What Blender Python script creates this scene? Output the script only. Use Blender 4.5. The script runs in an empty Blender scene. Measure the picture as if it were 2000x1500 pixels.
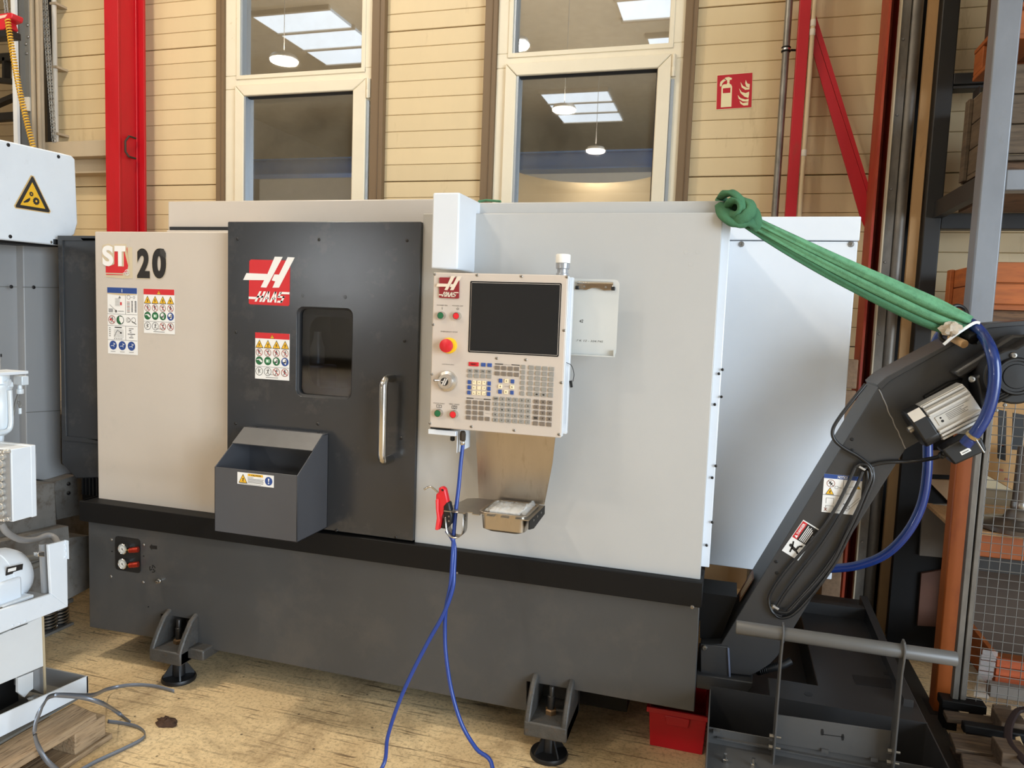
import bpy, bmesh, math, random
from mathutils import Vector, Matrix
random.seed(7)
sc = bpy.context.scene
COL = sc.collection
# ---------------------------------------------------------------- camera (26 mm equivalent, slightly rolled, tilted 5 degrees down)
FPX = 1444.0
CAM_H = 1.58
_d = Vector((-600, 16000, FPX)).normalized()              # world down in camera axes (x right, y down, z forward)
_x = Vector((5000, 318, -FPX)); _x = (_x - _d * _x.dot(_d)).normalized()
_y = _x.cross(_d)
RW = Matrix((_x, _y, -_d))                                # camera axes -> world
camd = bpy.data.cameras.new('camera'); camd.sensor_width = 36.0; camd.lens = FPX / 2000 * 36
camd.clip_start = 0.05; camd.clip_end = 100
cam = bpy.data.objects.new('camera', camd); COL.objects.link(cam)
r_, u_, b_ = RW @ Vector((1, 0, 0)), RW @ Vector((0, -1, 0)), RW @ Vector((0, 0, -1))
cam.matrix_world = Matrix(((r_.x, u_.x, b_.x, 0), (r_.y, u_.y, b_.y, 0), (r_.z, u_.z, b_.z, CAM_H), (0, 0, 0, 1)))
sc.camera = cam
# ---------------------------------------------------------------- world, exposure, lights
sc.view_settings.view_transform = 'Standard'; sc.view_settings.look = 'None'
sc.view_settings.exposure = 0.0; sc.view_settings.gamma = 1.0; sc.view_settings.use_curve_mapping = False
w = bpy.data.worlds.new('world'); sc.world = w; w.use_nodes = True
w.node_tree.nodes['Background'].inputs[0].default_value = (0.88, 0.94, 1.0, 1)
w.node_tree.nodes['Background'].inputs[1].default_value = 0.30
LAMP_W = [98, 58, 36, 36, 40, 36]          # the high bay lamps, in the order of LAMPS
SKY_W = 22.0            # each roof light
GATE_W = 1000.0          # daylight through the open gate on the right


def area(name, loc, size, watts, col, aim=None, shape='RECTANGLE', size_y=None):
    l = bpy.data.lights.new(name, 'AREA'); l.shape = shape; l.size = size; l.size_y = size_y or size
    l.energy = watts; l.color = col
    o = bpy.data.objects.new(name, l); COL.objects.link(o); o.location = loc
    if aim is not None:
        o.rotation_euler = (Vector(aim) - Vector(loc)).to_track_quat('-Z', 'Y').to_euler()
    return o


LAMPS = [(-3.3, 1.7, 5.6), (-3.3, -1.8, 5.6), (-3.3, -5.3, 5.6), (-3.3, -8.8, 5.6), (-7.2, -1.8, 5.6), (-7.2, -5.3, 5.6)]
for p, LW in zip(LAMPS, LAMP_W):
    area('high_bay_light', (p[0], p[1], p[2] - 0.03), 0.42, LW, (1.0, 0.89, 0.74), (p[0], p[1], 0), 'DISK')
    area('ceiling_fill_light', (p[0], p[1], p[2] + 0.16), 0.30, LW * 0.6, (1.0, 0.91, 0.79), (p[0], p[1], 9), 'DISK')  # added fill aimed upward to brighten the mirrored ceiling
ROOF_LIGHTS = [(-9.5, -7.0), (-9.5, -3.0), (-4.6, -13.5), (-1.6, -5.6), (-1.2, -9.8), (4.5, -4.0), (3.0, -13.0)]
for x, y in ROOF_LIGHTS:
    area('roof_daylight', (x, y, 7.93), 1.9, SKY_W, (0.80, 0.90, 1.0), (x, y, 0), 'RECTANGLE', 3.2)
area('gate_daylight', (7.2, -3.0, 2.4), 5.5, GATE_W, (0.74, 0.87, 1.0), (-1.5, 1.2, 1.2), 'RECTANGLE', 4.4)

# ---------------------------------------------------------------- pixel of the 2000 x 1500 frame -> point on a real plane
C0 = Vector((0, 0, CAM_H))
def ray(px, py): return RW @ Vector((px - 1000, py - 750, FPX))
def P(px, py, Y):
    d = ray(px, py); return C0 + d * (Y / d.y)
def PX(px, py, X):
    d = ray(px, py); return C0 + d * (X / d.x)
def PZ(px, py, Z):
    d = ray(px, py); return C0 + d * ((Z - CAM_H) / d.z)

# ---------------------------------------------------------------- materials
MATS = {}
def lin(c):
    return tuple(((v / 255) / 12.92 if v / 255 <= 0.04045 else ((v / 255 + 0.055) / 1.055) ** 2.4) for v in c)
def _base(name):
    m = bpy.data.materials.new(name); m.use_nodes = True
    nt = m.node_tree; b = nt.nodes['Principled BSDF']
    return m, nt, b
def noise(nt, scale, detail=4, rough=0.6, stretch=None, coord='Object', dist=0.0):
    tc = nt.nodes.new('ShaderNodeTexCoord'); n = nt.nodes.new('ShaderNodeTexNoise')
    n.inputs['Scale'].default_value = scale; n.inputs['Detail'].default_value = detail; n.inputs['Roughness'].default_value = rough
    n.inputs['Distortion'].default_value = dist
    if stretch:
        mp = nt.nodes.new('ShaderNodeMapping'); mp.inputs['Scale'].default_value = stretch
        nt.links.new(tc.outputs[coord], mp.inputs[0]); nt.links.new(mp.outputs[0], n.inputs['Vector'])
    else:
        nt.links.new(tc.outputs[coord], n.inputs['Vector'])
    return n.outputs['Fac']
def ramp(nt, fac, stops):
    r = nt.nodes.new('ShaderNodeValToRGB'); e = r.color_ramp.elements
    while len(e) < len(stops): e.new(0.5)
    for i, (p, c) in enumerate(stops):
        e[i].position = p; e[i].color = (*c, 1) if len(c) == 3 else c
    nt.links.new(fac, r.inputs[0]); return r.outputs[0]
def mixc(nt, fac, a, b, mode='MIX'):
    m = nt.nodes.new('ShaderNodeMix'); m.data_type = 'RGBA'; m.blend_type = mode
    for sock, v in ((m.inputs[0], fac), (m.inputs[6], a), (m.inputs[7], b)):
        if isinstance(v, (int, float)): sock.default_value = v
        elif isinstance(v, tuple): sock.default_value = (*v, 1)
        else: nt.links.new(v, sock)
    return m.outputs[2]
def bump(nt, b, h, strength=0.1, dist=0.01):
    bp = nt.nodes.new('ShaderNodeBump'); bp.inputs['Strength'].default_value = strength; bp.inputs['Distance'].default_value = dist
    nt.links.new(h, bp.inputs['Height']); nt.links.new(bp.outputs[0], b.inputs['Normal'])
def mat(name, rgb, rough=0.5, metal=0.0, var=0.0, scale=4.0, bmp=0.0, bscale=60.0, spec=0.5, stretch=None, dirt=None, dirt_at=(0.55, 0.75), coat=0.0, rnd=0.0):
    if name in MATS: return MATS[name]
    m, nt, b = _base(name)
    c = lin(rgb); out = None
    if var or dirt or rnd:
        f = noise(nt, scale, 5, 0.62, stretch)
        out = ramp(nt, f, [(0.3, tuple(v * (1 - var) for v in c)), (0.7, tuple(min(1, v * (1 + var)) for v in c))])
        if dirt:
            f2 = noise(nt, scale * 2.3, 6, 0.7, stretch)
            k = ramp(nt, f2, [(dirt_at[0], (0, 0, 0)), (dirt_at[1], (1, 1, 1))])
            out = mixc(nt, k, out, lin(dirt))
        if rnd:
            oi = nt.nodes.new('ShaderNodeObjectInfo')
            rr = ramp(nt, oi.outputs['Random'], [(0.0, (1 - rnd,) * 3), (1.0, (1, 1, 1))])
            out = mixc(nt, 1.0, out, rr, 'MULTIPLY')
        nt.links.new(out, b.inputs['Base Color'])
    else:
        b.inputs['Base Color'].default_value = (*c, 1)
    b.inputs['Roughness'].default_value = rough; b.inputs['Metallic'].default_value = metal
    b.inputs['Specular IOR Level'].default_value = spec; b.inputs['Coat Weight'].default_value = coat
    if bmp: bump(nt, b, noise(nt, bscale, 3, 0.5, stretch), bmp)
    MATS[name] = m
    return m

# ---------------------------------------------------------------- mesh builder
class MB:
    def __init__(s): s.v = []; s.f = []; s.mi = []
    def add(s, vs, fs, mi=0):
        o = len(s.v); s.v += [tuple(v) for v in vs]
        for f in fs: s.f.append([i + o for i in f]); s.mi.append(mi)
        return s
    def box(s, x0, x1, y0, y1, z0, z1, mi=0):
        v = [(x, y, z) for z in (z0, z1) for y in (y0, y1) for x in (x0, x1)]
        return s.add(v, [(0, 2, 3, 1), (4, 5, 7, 6), (0, 1, 5, 4), (2, 6, 7, 3), (0, 4, 6, 2), (1, 3, 7, 5)], mi)
    def hexa(s, a, b, mi=0):
        """two quads joined (a front, b back)"""
        return s.add(list(a) + list(b), [(0, 1, 2, 3), (7, 6, 5, 4), (0, 4, 5, 1), (1, 5, 6, 2), (2, 6, 7, 3), (3, 7, 4, 0)], mi)
    def prism(s, pts, vec, mi=0):
        n = len(pts); vec = Vector(vec); pts = [Vector(p) for p in pts]
        vs = pts + [p + vec for p in pts]
        fs = [tuple(range(n)), tuple(range(2 * n - 1, n - 1, -1))] + [(i, n + i, n + (i + 1) % n, (i + 1) % n) for i in range(n)]
        return s.add(vs, fs, mi)
    def poly(s, pts, mi=0): return s.add(pts, [tuple(range(len(pts)))], mi)
    def ring(s, outer, inner, vec, mi=0):
        """frame between two loops of equal length, extruded"""
        n = len(outer); vec = Vector(vec); o = [Vector(p) for p in outer]; i = [Vector(p) for p in inner]
        vs = o + i + [p + vec for p in o] + [p + vec for p in i]; fs = []
        for k in range(n):
            j = (k + 1) % n
            fs += [(k, j, n + j, n + k), (2 * n + j, 2 * n + k, 3 * n + k, 3 * n + j), (k, 2 * n + k, 2 * n + j, j), (n + j, 3 * n + j, 3 * n + k, n + k)]
        return s.add(vs, fs, mi)
    def tube(s, path, r, n=10, mi=0, closed=False, flat=None):
        path = [Vector(p) for p in path]; N = len(path); rings = []
        up = None
        for i, p in enumerate(path):
            a = path[(i - 1) % N] if (closed or i > 0) else p; c = path[(i + 1) % N] if (closed or i < N - 1) else p
            t = (c - a).normalized()
            if up is None:
                up = Vector((0, 0, 1)) if abs(t.z) < 0.9 else Vector((0, 1, 0))
            up = (up - t * up.dot(t)).normalized(); sd = t.cross(up)
            rr = r[i] if isinstance(r, (list, tuple)) else r
            fx = flat or (1, 1)
            rings.append([p + up * (math.sin(2 * math.pi * k / n) * rr * fx[1]) + sd * (math.cos(2 * math.pi * k / n) * rr * fx[0]) for k in range(n)])
        vs = [q for g in rings for q in g]; fs = []
        for i in range(N if closed else N - 1):
            a, b = i * n, ((i + 1) % N) * n
            fs += [(a + k, a + (k + 1) % n, b + (k + 1) % n, b + k) for k in range(n)]
        if not closed: fs += [tuple(range(n - 1, -1, -1)), tuple(range((N - 1) * n, N * n))]
        return s.add(vs, fs, mi)
    def lathe(s, c, ax, prof, n=24, mi=0):
        """prof: (radius, height along axis) from start to end"""
        c = Vector(c); ax = Vector(ax).normalized(); u = ax.orthogonal().normalized(); w_ = ax.cross(u); vs = []; fs = []
        for r, h in prof:
            vs += [c + ax * h + (u * math.cos(2 * math.pi * k / n) + w_ * math.sin(2 * math.pi * k / n)) * max(r, 1e-5) for k in range(n)]
        for i in range(len(prof) - 1):
            a, b = i * n, (i + 1) * n
            fs += [(a + k, a + (k + 1) % n, b + (k + 1) % n, b + k) for k in range(n)]
        fs += [tuple(range(n - 1, -1, -1)), tuple(range((len(prof) - 1) * n, len(prof) * n))]
        return s.add(vs, fs, mi)
    def build(s, name, mats, parent=None, bevel=0.0, smooth=True, seg=2, angle=38):
        me = bpy.data.meshes.new(name)
        off = WORLD.get(parent, Vector()) if parent else Vector()
        me.from_pydata([tuple(Vector(v) - off) for v in s.v], [], s.f)
        if not isinstance(mats, (list, tuple)): mats = [mats]
        for m in mats: me.materials.append(m)
        if len(mats) > 1: me.polygons.foreach_set('material_index', s.mi)
        bm = bmesh.new(); bm.from_mesh(me); bmesh.ops.recalc_face_normals(bm, faces=bm.faces); bm.to_mesh(me); bm.free()
        if smooth:
            me.polygons.foreach_set('use_smooth', [True] * len(me.polygons)); me.set_sharp_from_angle(angle=math.radians(angle))
        me.update()
        o = bpy.data.objects.new(name, me); COL.objects.link(o)
        if parent: o.parent = parent
        WORLD[o] = Vector(off)
        if bevel:
            b = o.modifiers.new('bevel', 'BEVEL'); b.width = bevel; b.segments = seg; b.limit_method = 'ANGLE'; b.angle_limit = math.radians(40)
            b.harden_normals = False
        return o
WORLD = {}
def tag(o, label, cat, group=None):
    o['label'] = label; o['category'] = cat
    if group: o['group'] = group
    return o
def thing(name, label, cat, loc=(0, 0, 0), group=None):
    o = bpy.data.objects.new(name, None); COL.objects.link(o); o.location = loc; o.empty_display_size = 0.1
    WORLD[o] = Vector(loc)
    return tag(o, label, cat, group)
def struct(o): o['kind'] = 'structure'; return o
def stuff(o): o['kind'] = 'stuff'; return o
def plab(o, l): o['label'] = l; return o
def copy_tree(o, off, parent=None, lab=None):
    c = o.copy(); COL.objects.link(c)
    if parent: c.parent = parent
    else: c.location = o.location + Vector(off)
    if lab: c['label'] = lab
    for ch in o.children: copy_tree(ch, (0, 0, 0), c)
    return c
def spline(pts, n=8):
    """Catmull-Rom through the points"""
    p = [Vector(q) for q in pts]; p = [p[0] * 2 - p[1]] + p + [p[-1] * 2 - p[-2]]; out = []
    for i in range(1, len(p) - 2):
        for k in range(n):
            t = k / n; a, b, c, d = p[i - 1], p[i], p[i + 1], p[i + 2]
            out.append(0.5 * ((2 * b) + (c - a) * t + (2 * a - 5 * b + 4 * c - d) * t * t + (3 * b - a - 3 * c + d) * t ** 3))
    out.append(p[-2]); return out
def rrect(cx, cz, w_, h, r, n=4):
    """2-D rounded rectangle, counter-clockwise"""
    o = []
    for sx, sz, a0 in ((1, 1, 0), (-1, 1, 90), (-1, -1, 180), (1, -1, 270)):
        for k in range(n + 1):
            a = math.radians(a0 + 90 * k / n); o.append((cx + sx * (w_ / 2 - r) + r * math.cos(a), cz + sz * (h / 2 - r) + r * math.sin(a)))
    return o
# ---------------------------------------------------------------- flat print (stickers, lettering) as thin geometry
_TXT = {}
def text2d(body, bold=0.0, shear=0.0):
    k = (body, bold, shear)
    if k in _TXT: return _TXT[k]
    cu = bpy.data.curves.new('t', 'FONT'); cu.body = body; cu.size = 1.0; cu.offset = bold; cu.shear = shear; cu.resolution_u = 6 if len(body) <= 2 else 2
    ob = bpy.data.objects.new('t', cu); COL.objects.link(ob)
    bpy.context.view_layer.update()
    me = ob.evaluated_get(bpy.context.evaluated_depsgraph_get()).to_mesh()
    vs = [(v.co.x, v.co.y) for v in me.vertices]; fs = [tuple(p.vertices) for p in me.polygons]
    ob.evaluated_get(bpy.context.evaluated_depsgraph_get()).to_mesh_clear()
    bpy.data.objects.remove(ob); bpy.data.curves.remove(cu)
    _TXT[k] = (vs, fs); return vs, fs
class Print:
    """flat print on a plane: u to the right, v up, in metres from the origin; layers a fraction of a millimetre apart"""
    def __init__(s, o, u=(1, 0, 0), v=(0, 0, 1), n=(0, -1, 0), base=0.0004):
        s.o = Vector(o); s.u = Vector(u).normalized(); s.vv = Vector(v).normalized(); s.n = Vector(n).normalized(); s.mb = MB(); s.base = base
        s.mats = []
    def _m(s, m):
        if m not in s.mats: s.mats.append(m)
        return s.mats.index(m)
    def pt(s, a, b, l): return s.o + s.u * a + s.vv * b + s.n * (s.base + l * 0.00025)
    def poly(s, pts, m, l=1): s.mb.poly([s.pt(a, b, l) for a, b in pts], s._m(m)); return s
    def slab(s, pts, m, t=0.0012, l=0):
        s.mb.prism([s.pt(a, b, l) - s.n * s.base for a, b in pts], s.n * t, s._m(m)); return s
    def rect(s, x, y, w_, h, m, l=1): return s.poly([(x, y), (x + w_, y), (x + w_, y + h), (x, y + h)], m, l)
    def disc(s, x, y, r, m, l=1, n=20, ry=None): return s.poly([(x + r * math.cos(2 * math.pi * k / n), y + (ry or r) * math.sin(2 * math.pi * k / n)) for k in range(n)], m, l)
    def hoop(s, x, y, r, t, m, l=1, n=20):
        i = s._m(m); vs = []
        for k in range(n):
            a = 2 * math.pi * k / n
            vs += [s.pt(x + r * math.cos(a), y + r * math.sin(a), l), s.pt(x + (r - t) * math.cos(a), y + (r - t) * math.sin(a), l)]
        s.mb.add(vs, [(2 * k, 2 * ((k + 1) % n), 2 * ((k + 1) % n) + 1, 2 * k + 1) for k in range(n)], i); return s
    def line(s, a, b, t, m, l=1):
        a = Vector(a); b = Vector(b); d = (b - a).normalized() * (t / 2); q = Vector((-d.y, d.x))
        return s.poly([a + q, a - q, b - q, b + q], m, l)
    def tri(s, x, y, w_, h, m, l=1): return s.poly([(x - w_ / 2, y), (x + w_ / 2, y), (x, y + h)], m, l)
    def text(s, body, x, y, h, m, l=2, w_=None, bold=0.0, shear=0.0, rot=0.0, center=False):
        vs, fs = text2d(body, bold, shear)
        if not vs: return s
        x0 = min(v[0] for v in vs); x1 = max(v[0] for v in vs); y0 = min(v[1] for v in vs); y1 = max(v[1] for v in vs)
        sy = h / (y1 - y0); sx = (w_ / (x1 - x0)) if w_ else sy
        ox = -(x1 - x0) * sx / 2 if center else 0
        c, sn = math.cos(rot), math.sin(rot); out = []
        for a, b in vs:
            p, q = (a - x0) * sx + ox, (b - y0) * sy
            out.append(s.pt(x + p * c - q * sn, y + p * sn + q * c, l))
        s.mb.add(out, fs, s._m(m)); return s
    def build(s, name, parent=None): return s.mb.build(name, s.mats, parent, smooth=False)
# ================================================================ SETTING
YW = 4.5
def m_floor():
    m, nt, b = _base('worn_screed')
    f1 = noise(nt, 0.9, 6, 0.6, None, 'Object', 0.6)
    base = ramp(nt, f1, [(0.30, lin((196, 164, 120))), (0.5, lin((238, 210, 162))), (0.70, lin((250, 228, 184)))])
    f2 = noise(nt, 2.1, 9, 0.72, None, 'Object', 0.8)                       # soft brown stains
    base = mixc(nt, ramp(nt, f2, [(0.47, (0, 0, 0)), (0.70, (0.78, 0.78, 0.78))]), base, lin((120, 92, 62)))
    f3 = noise(nt, 70, 4, 0.75)                                             # fine speckle
    base = mixc(nt, ramp(nt, f3, [(0.50, (0, 0, 0)), (0.66, (0.55, 0.55, 0.55))]), base, lin((132, 102, 70)))
    base = mixc(nt, ramp(nt, f3, [(0.28, (0.5, 0.5, 0.5)), (0.42, (0, 0, 0))]), base, lin((250, 230, 186)))
    tc = nt.nodes.new('ShaderNodeTexCoord'); msk = noise(nt, 1.6, 5, 0.7, None, 'Object', 0.3)
    for k, (ang, sc_, st_) in enumerate(((0.5, 5.0, 9), (-0.7, 4.0, 12), (1.25, 6.0, 10), (0.12, 7.0, 12), (-1.15, 6.0, 9), (0.85, 3.4, 14), (-0.3, 9.0, 8))):     # scuffs and scratches every way
        mp = nt.nodes.new('ShaderNodeMapping'); mp.inputs['Rotation'].default_value = (0, 0, ang); mp.inputs['Scale'].default_value = (0.5, st_, 1); mp.inputs['Location'].default_value = (k * 3.7, k * 1.9, 0)
        nt.links.new(tc.outputs['Object'], mp.inputs[0])
        n = nt.nodes.new('ShaderNodeTexNoise'); n.inputs['Scale'].default_value = sc_; n.inputs['Detail'].default_value = 2; n.inputs['Distortion'].default_value = 0.25
        nt.links.new(mp.outputs[0], n.inputs['Vector'])
        k_ = mixc(nt, 1.0, ramp(nt, n.outputs['Fac'], [(0.66, (0, 0, 0)), (0.69, (0.9, 0.9, 0.9))]), ramp(nt, msk, [(0.42, (0.1, 0.1, 0.1)), (0.6, (1, 1, 1))]), 'MULTIPLY')
        base = mixc(nt, k_, base, lin((90, 68, 48)))
    vo = nt.nodes.new('ShaderNodeTexVoronoi'); vo.inputs['Scale'].default_value = 11; nt.links.new(tc.outputs['Object'], vo.inputs['Vector'])
    base = mixc(nt, ramp(nt, vo.outputs['Distance'], [(0.04, (0.85, 0.85, 0.85)), (0.07, (0, 0, 0))]), base, lin((64, 48, 38)))
    nt.links.new(base, b.inputs['Base Color'])
    nt.links.new(ramp(nt, f2, [(0.35, (0.42,) * 3), (0.7, (0.75,) * 3)]), b.inputs['Roughness'])
    bump(nt, b, f3, 0.10, 0.004); return m
mb = MB(); mb.box(-16, 8, -22, 10, -0.2, 0.0)
floor = struct(mb.build('floor', m_floor()))

CREAM = mat('cream_cladding', (226, 202, 158), 0.42, var=0.05, scale=1.6, rnd=0.07, stretch=(1.4, 1.4, 0.35), dirt=(176, 146, 100), dirt_at=(0.62, 0.85), bmp=0.02, bscale=30)
CREAM_B = mat('cream_joint', (164, 138, 102), 0.6)
FRAMEM = mat('window_frame_white', (236, 224, 198), 0.38, var=0.03, scale=5, dirt=(205, 184, 140), dirt_at=(0.66, 0.8))
BROWN = mat('brown_flashing', (122, 98, 70), 0.5, var=0.08, scale=3, stretch=(1, 1, 0.3))
DARKGAP = mat('dark_gap', (28, 24, 20), 0.8)
def xw(px, py=200): return P(px, py, YW).x
XT = [xw(430), xw(445), xw(730), xw(754), xw(947), xw(970), xw(1331), xw(1354)]
XL, XR, ZT = -4.93, 3.2, 4.6
wall = MB()
for a, b in ((XL, XT[1]), (XT[2], XT[5]), (XT[6], XR)): wall.box(a, b, 4.56, 4.72, 0, ZT)
for a, b in ((XT[1], XT[2]), (XT[5], XT[6])):
    wall.box(a, b, 4.56, 4.72, 0, 0.9)
wallo = struct(wall.build('wall_back', CREAM_B))
PITCH = 0.105
for a, b in ((XL, XT[0]), (XT[3], XT[4]), (XT[7], XR)):
    me = None
    for k in range(-1, 36):
        z = 0.86 + k * PITCH
        h = PITCH - (0.006 if (k % 9) == 5 else 0.0020)
        m_ = MB(); y0, y1 = 4.5, 4.57; c = 0.003
        m_.hexa([(a, y0 + c, z), (b, y0 + c, z), (b, y0 + c, z + h), (a, y0 + c, z + h)], [(a, y1, z), (b, y1, z), (b, y1, z + h), (a, y1, z + h)])
        m_.hexa([(a, y0, z + c), (b, y0, z + c), (b, y0, z + h - c), (a, y0, z + h - c)], [(a, y0 + c, z), (b, y0 + c, z), (b, y0 + c, z + h), (a, y0 + c, z + h)])
        m_.build('cladding_board', CREAM, wallo, smooth=False)
for i, (a, b) in enumerate(((XT[0], XT[1]), (XT[2], XT[3]), (XT[4], XT[5]), (XT[6], XT[7]))):
    t = MB().box(a, b, 4.455, 4.57, 0.9, ZT)
    t.box(a + (b - a) * 0.62, a + (b - a) * 0.66, 4.45, 4.456, 0.9, ZT)
    struct(t.build('trim_%d' % (i + 1), BROWN, bevel=0.003))
# glass: strong reflection over a dim view through
def m_glass():
    m, nt, b = _base('window_glass'); nt.nodes.remove(b)
    out = nt.nodes['Material Output']
    g = nt.nodes.new('ShaderNodeBsdfGlossy'); g.inputs['Roughness'].default_value = 0.012; g.inputs['Color'].default_value = (0.95, 0.95, 0.95, 1)
    t = nt.nodes.new('ShaderNodeBsdfTransparent'); t.inputs['Color'].default_value = (0.72, 0.72, 0.70, 1)
    mx = nt.nodes.new('ShaderNodeMixShader'); mx.inputs[0].default_value = 0.62
    nt.links.new(t.outputs[0], mx.inputs[1]); nt.links.new(g.outputs[0], mx.inputs[2])
    df = nt.nodes.new('ShaderNodeBsdfDiffuse'); df.inputs['Color'].default_value = (*lin((176, 164, 140)), 1)          # film of dust on the pane
    m2 = nt.nodes.new('ShaderNodeMixShader'); nt.links.new(ramp(nt, noise(nt, 2.2, 5, .65), [(.3, (.08,) * 3), (.75, (.24,) * 3)]), m2.inputs[0])
    nt.links.new(mx.outputs[0], m2.inputs[1]); nt.links.new(df.outputs[0], m2.inputs[2]); nt.links.new(m2.outputs[0], out.inputs[0]); return m
GLASS = m_glass()
GASKET = mat('black_gasket', (34, 34, 36), 0.6)
CHROMEG = mat('grey_spacer', (168, 176, 184), 0.35, 0.6)
def rloop(x0, x1, z0, z1, y): return [(x0, y, z0), (x1, y, z0), (x1, y, z1), (x0, y, z1)]
def window(n, fx0, fx1, upper, sash, pane):
    """upper: px of the fixed pane (left, right, bottom-left y); sash / pane: px of the opening sash's outer and inner top-left / right"""
    ux0 = P(upper[0], 60, YW).x; ux1 = P(upper[1], 60, YW).x; uz = P(upper[0], upper[2], YW).z
    sx0 = P(*sash[0], 4.45).x; sx1 = P(sash[1][0], sash[1][1], 4.45).x; sz = (P(*sash[0], 4.45).z + P(*sash[1], 4.45).z) / 2
    px0 = P(*pane[0], YW).x; px1 = P(*pane[1], YW).x; pz = (P(*pane[0], YW).z + P(*pane[1], YW).z) / 2
    fr = MB(); zt = ZT - 0.02; zb = 0.95
    mid = sx0 + 0.03
    fr.box(fx0, ux0, 4.475, 4.56, uz, zt); fr.box(ux1, fx1, 4.475, 4.56, uz, zt)
    fr.box(fx0, fx1, 4.475, 4.56, sz - 0.02, uz)
    fr.box(fx0, sx0 + 0.02, 4.475, 4.56, zb, sz - 0.02); fr.box(sx1 - 0.02, fx1, 4.475, 4.56, zb, sz - 0.02); fr.box(fx0, fx1, 4.475, 4.56, zb - 0.06, zb)
    w_ = struct(fr.build('window_%d' % n, FRAMEM, bevel=0.004))
    # glazing beads round the fixed pane
    bd = MB(); bw = 0.028
    bd.box(ux0 - bw, ux0, 4.468, 4.476, uz - bw, zt); bd.box(ux1, ux1 + bw, 4.468, 4.476, uz - bw, zt); bd.box(ux0 - bw, ux1 + bw, 4.4675, 4.476, uz - bw, uz)
    bd.build('glazing_bead', FRAMEM, w_, bevel=0.003)
    # sash: four mitred members
    lo = rloop(sx0, sx1, zb + 0.01, sz, 4.45); li = rloop(px0, px1, zb + 0.1, pz, 4.45)
    for k in range(4):
        j = (k + 1) % 4; A = [lo[k], lo[j], li[j], li[k]]
        cxx = sum(v[0] for v in A) / 4; czz = sum(v[2] for v in A) / 4
        A = [Vector((v[0] + (cxx - v[0]) * 0.002, v[1], v[2] + (czz - v[2]) * 0.002)) for v in A]
        s_ = MB().prism(A, (0, 0.06, 0)); s_.build('sash_member', FRAMEM, w_, bevel=0.006)
    g = MB().ring(rloop(px0 - 0.004, px1 + 0.004, zb + 0.09, pz + 0.004, 4.462), rloop(px0 + 0.010, px1 - 0.008, zb + 0.11, pz - 0.010, 4.485), (0, 0.02, 0))
    g.build('gasket', GASKET, w_)
    g = MB().box(px0 + 0.001, px0 + 0.014, 4.452, 4.505, zb + 0.1, pz - 0.003); g.build('spacer', CHROMEG, w_)
    g = MB().box(ux0 + 0.001, ux0 + 0.014, 4.478, 4.525, uz, zt); g.build('spacer', CHROMEG, w_)
    MB().box(ux0 - 0.01, ux1 + 0.01, 4.525, 4.535, uz - 0.01, zt).build('pane', GLASS, w_)
    MB().box(px0 - 0.01, px1 + 0.01, 4.497, 4.505, zb + 0.09, pz + 0.01).build('pane', GLASS, w_)
    h = MB(); hx = sx1 + 0.012; h.lathe((hx, 4.452, sz - 0.13), (0, 0, 1), [(0.009, 0), (0.011, 0.004), (0.011, 0.05), (0.010, 0.052), (0.011, 0.054), (0.011, 0.12), (0.008, 0.126)], 12)
    h.box(hx - 0.012, hx + 0.014, 4.455, 4.476, sz - 0.125, sz - 0.005); h.build('hinge', FRAMEM, w_)
    MB().box(sx1 + 0.002, sx1 + 0.02, 4.462, 4.478, zb, sz - 0.14).build('cover_strip', CHROMEG, w_)
    return w_, (px0, px1, pz)
w1, q1 = window(1, XT[1], XT[2], (474, 711, 150), ((458, 168.5), (715, 149)), ((485, 193), (696, 179)))
w2, q2 = window(2, XT[5], XT[6], (1004.6, 1308, 107), ((987, 127.5), (1312.6, 100)), ((1013, 155), (1286, 135.5)))
# what stands just behind the glass: a dark room, a pale board and a hung sheet
struct(MB().box(-5, 3, 6.2, 6.3, 0, 4.6).build('wall_beyond', mat('dark_room', (60, 54, 46), 0.8)))
t = MB().box(q1[0] - 0.25, q1[1] + 0.1, 4.76, 4.78, 0.0, P(590, 349, 4.76).z)
tag(t.build('pale_board', mat('pale_board', (226, 224, 220), 0.4, var=0.05)), 'pale grey board standing behind the lower glass of the window above the dark door', 'board')
def RF(px, py, Y):
    """where the ray of a pixel, mirrored by the window panes, meets the plane y = Y in the hall"""
    d = ray(px, py); w0 = C0 + d * (4.5 / d.y); return w0 + Vector((d.x, -d.y, d.z)) * ((4.5 - Y) / d.y)
sh = MB(); nx, nz = 26, 10; yt = -9.6; ta, tb_, tm_ = RF(1005, 333, yt), RF(1290, 330, yt), RF(1175, 357, yt); gv = []
for i in range(nx):
    u = i / (nx - 1); x = ta.x + (tb_.x - ta.x) * (u * 1.3 - .15); uu = (x - ta.x) / (tb_.x - ta.x)
    zt_ = ta.z + (tb_.z - ta.z) * uu - (max(ta.z, tb_.z) - tm_.z) * max(0, 1 - ((uu - .55) / .55) ** 2)
    for k in range(nz):
        z = 3.2 + (zt_ - 3.2) * k / (nz - 1); gv.append((x, yt + .10 * math.sin(2.2 * x + .8 * z) + .05 * math.sin(4.1 * (x * .5 + z)), z))
sh.add(gv, [(i * nz + k, (i + 1) * nz + k, (i + 1) * nz + k + 1, i * nz + k + 1) for i in range(nx - 1) for k in range(nz - 1)])
so = sh.build('tarpaulin', mat('beige_sheet', (216, 196, 160), 0.8)); so.modifiers.new('thick', 'SOLIDIFY').thickness = 0.01
tag(so, 'beige tarpaulin with a sagging top edge, mirrored low in the window nearest the fire sign', 'tarpaulin')
so2 = MB().box(q2[0] - 0.15, q2[1] + 0.15, 4.82, 4.84, 0.0, 2.40).build('pale_board', mat('pale_board2', (205, 208, 210), 0.4))
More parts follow.
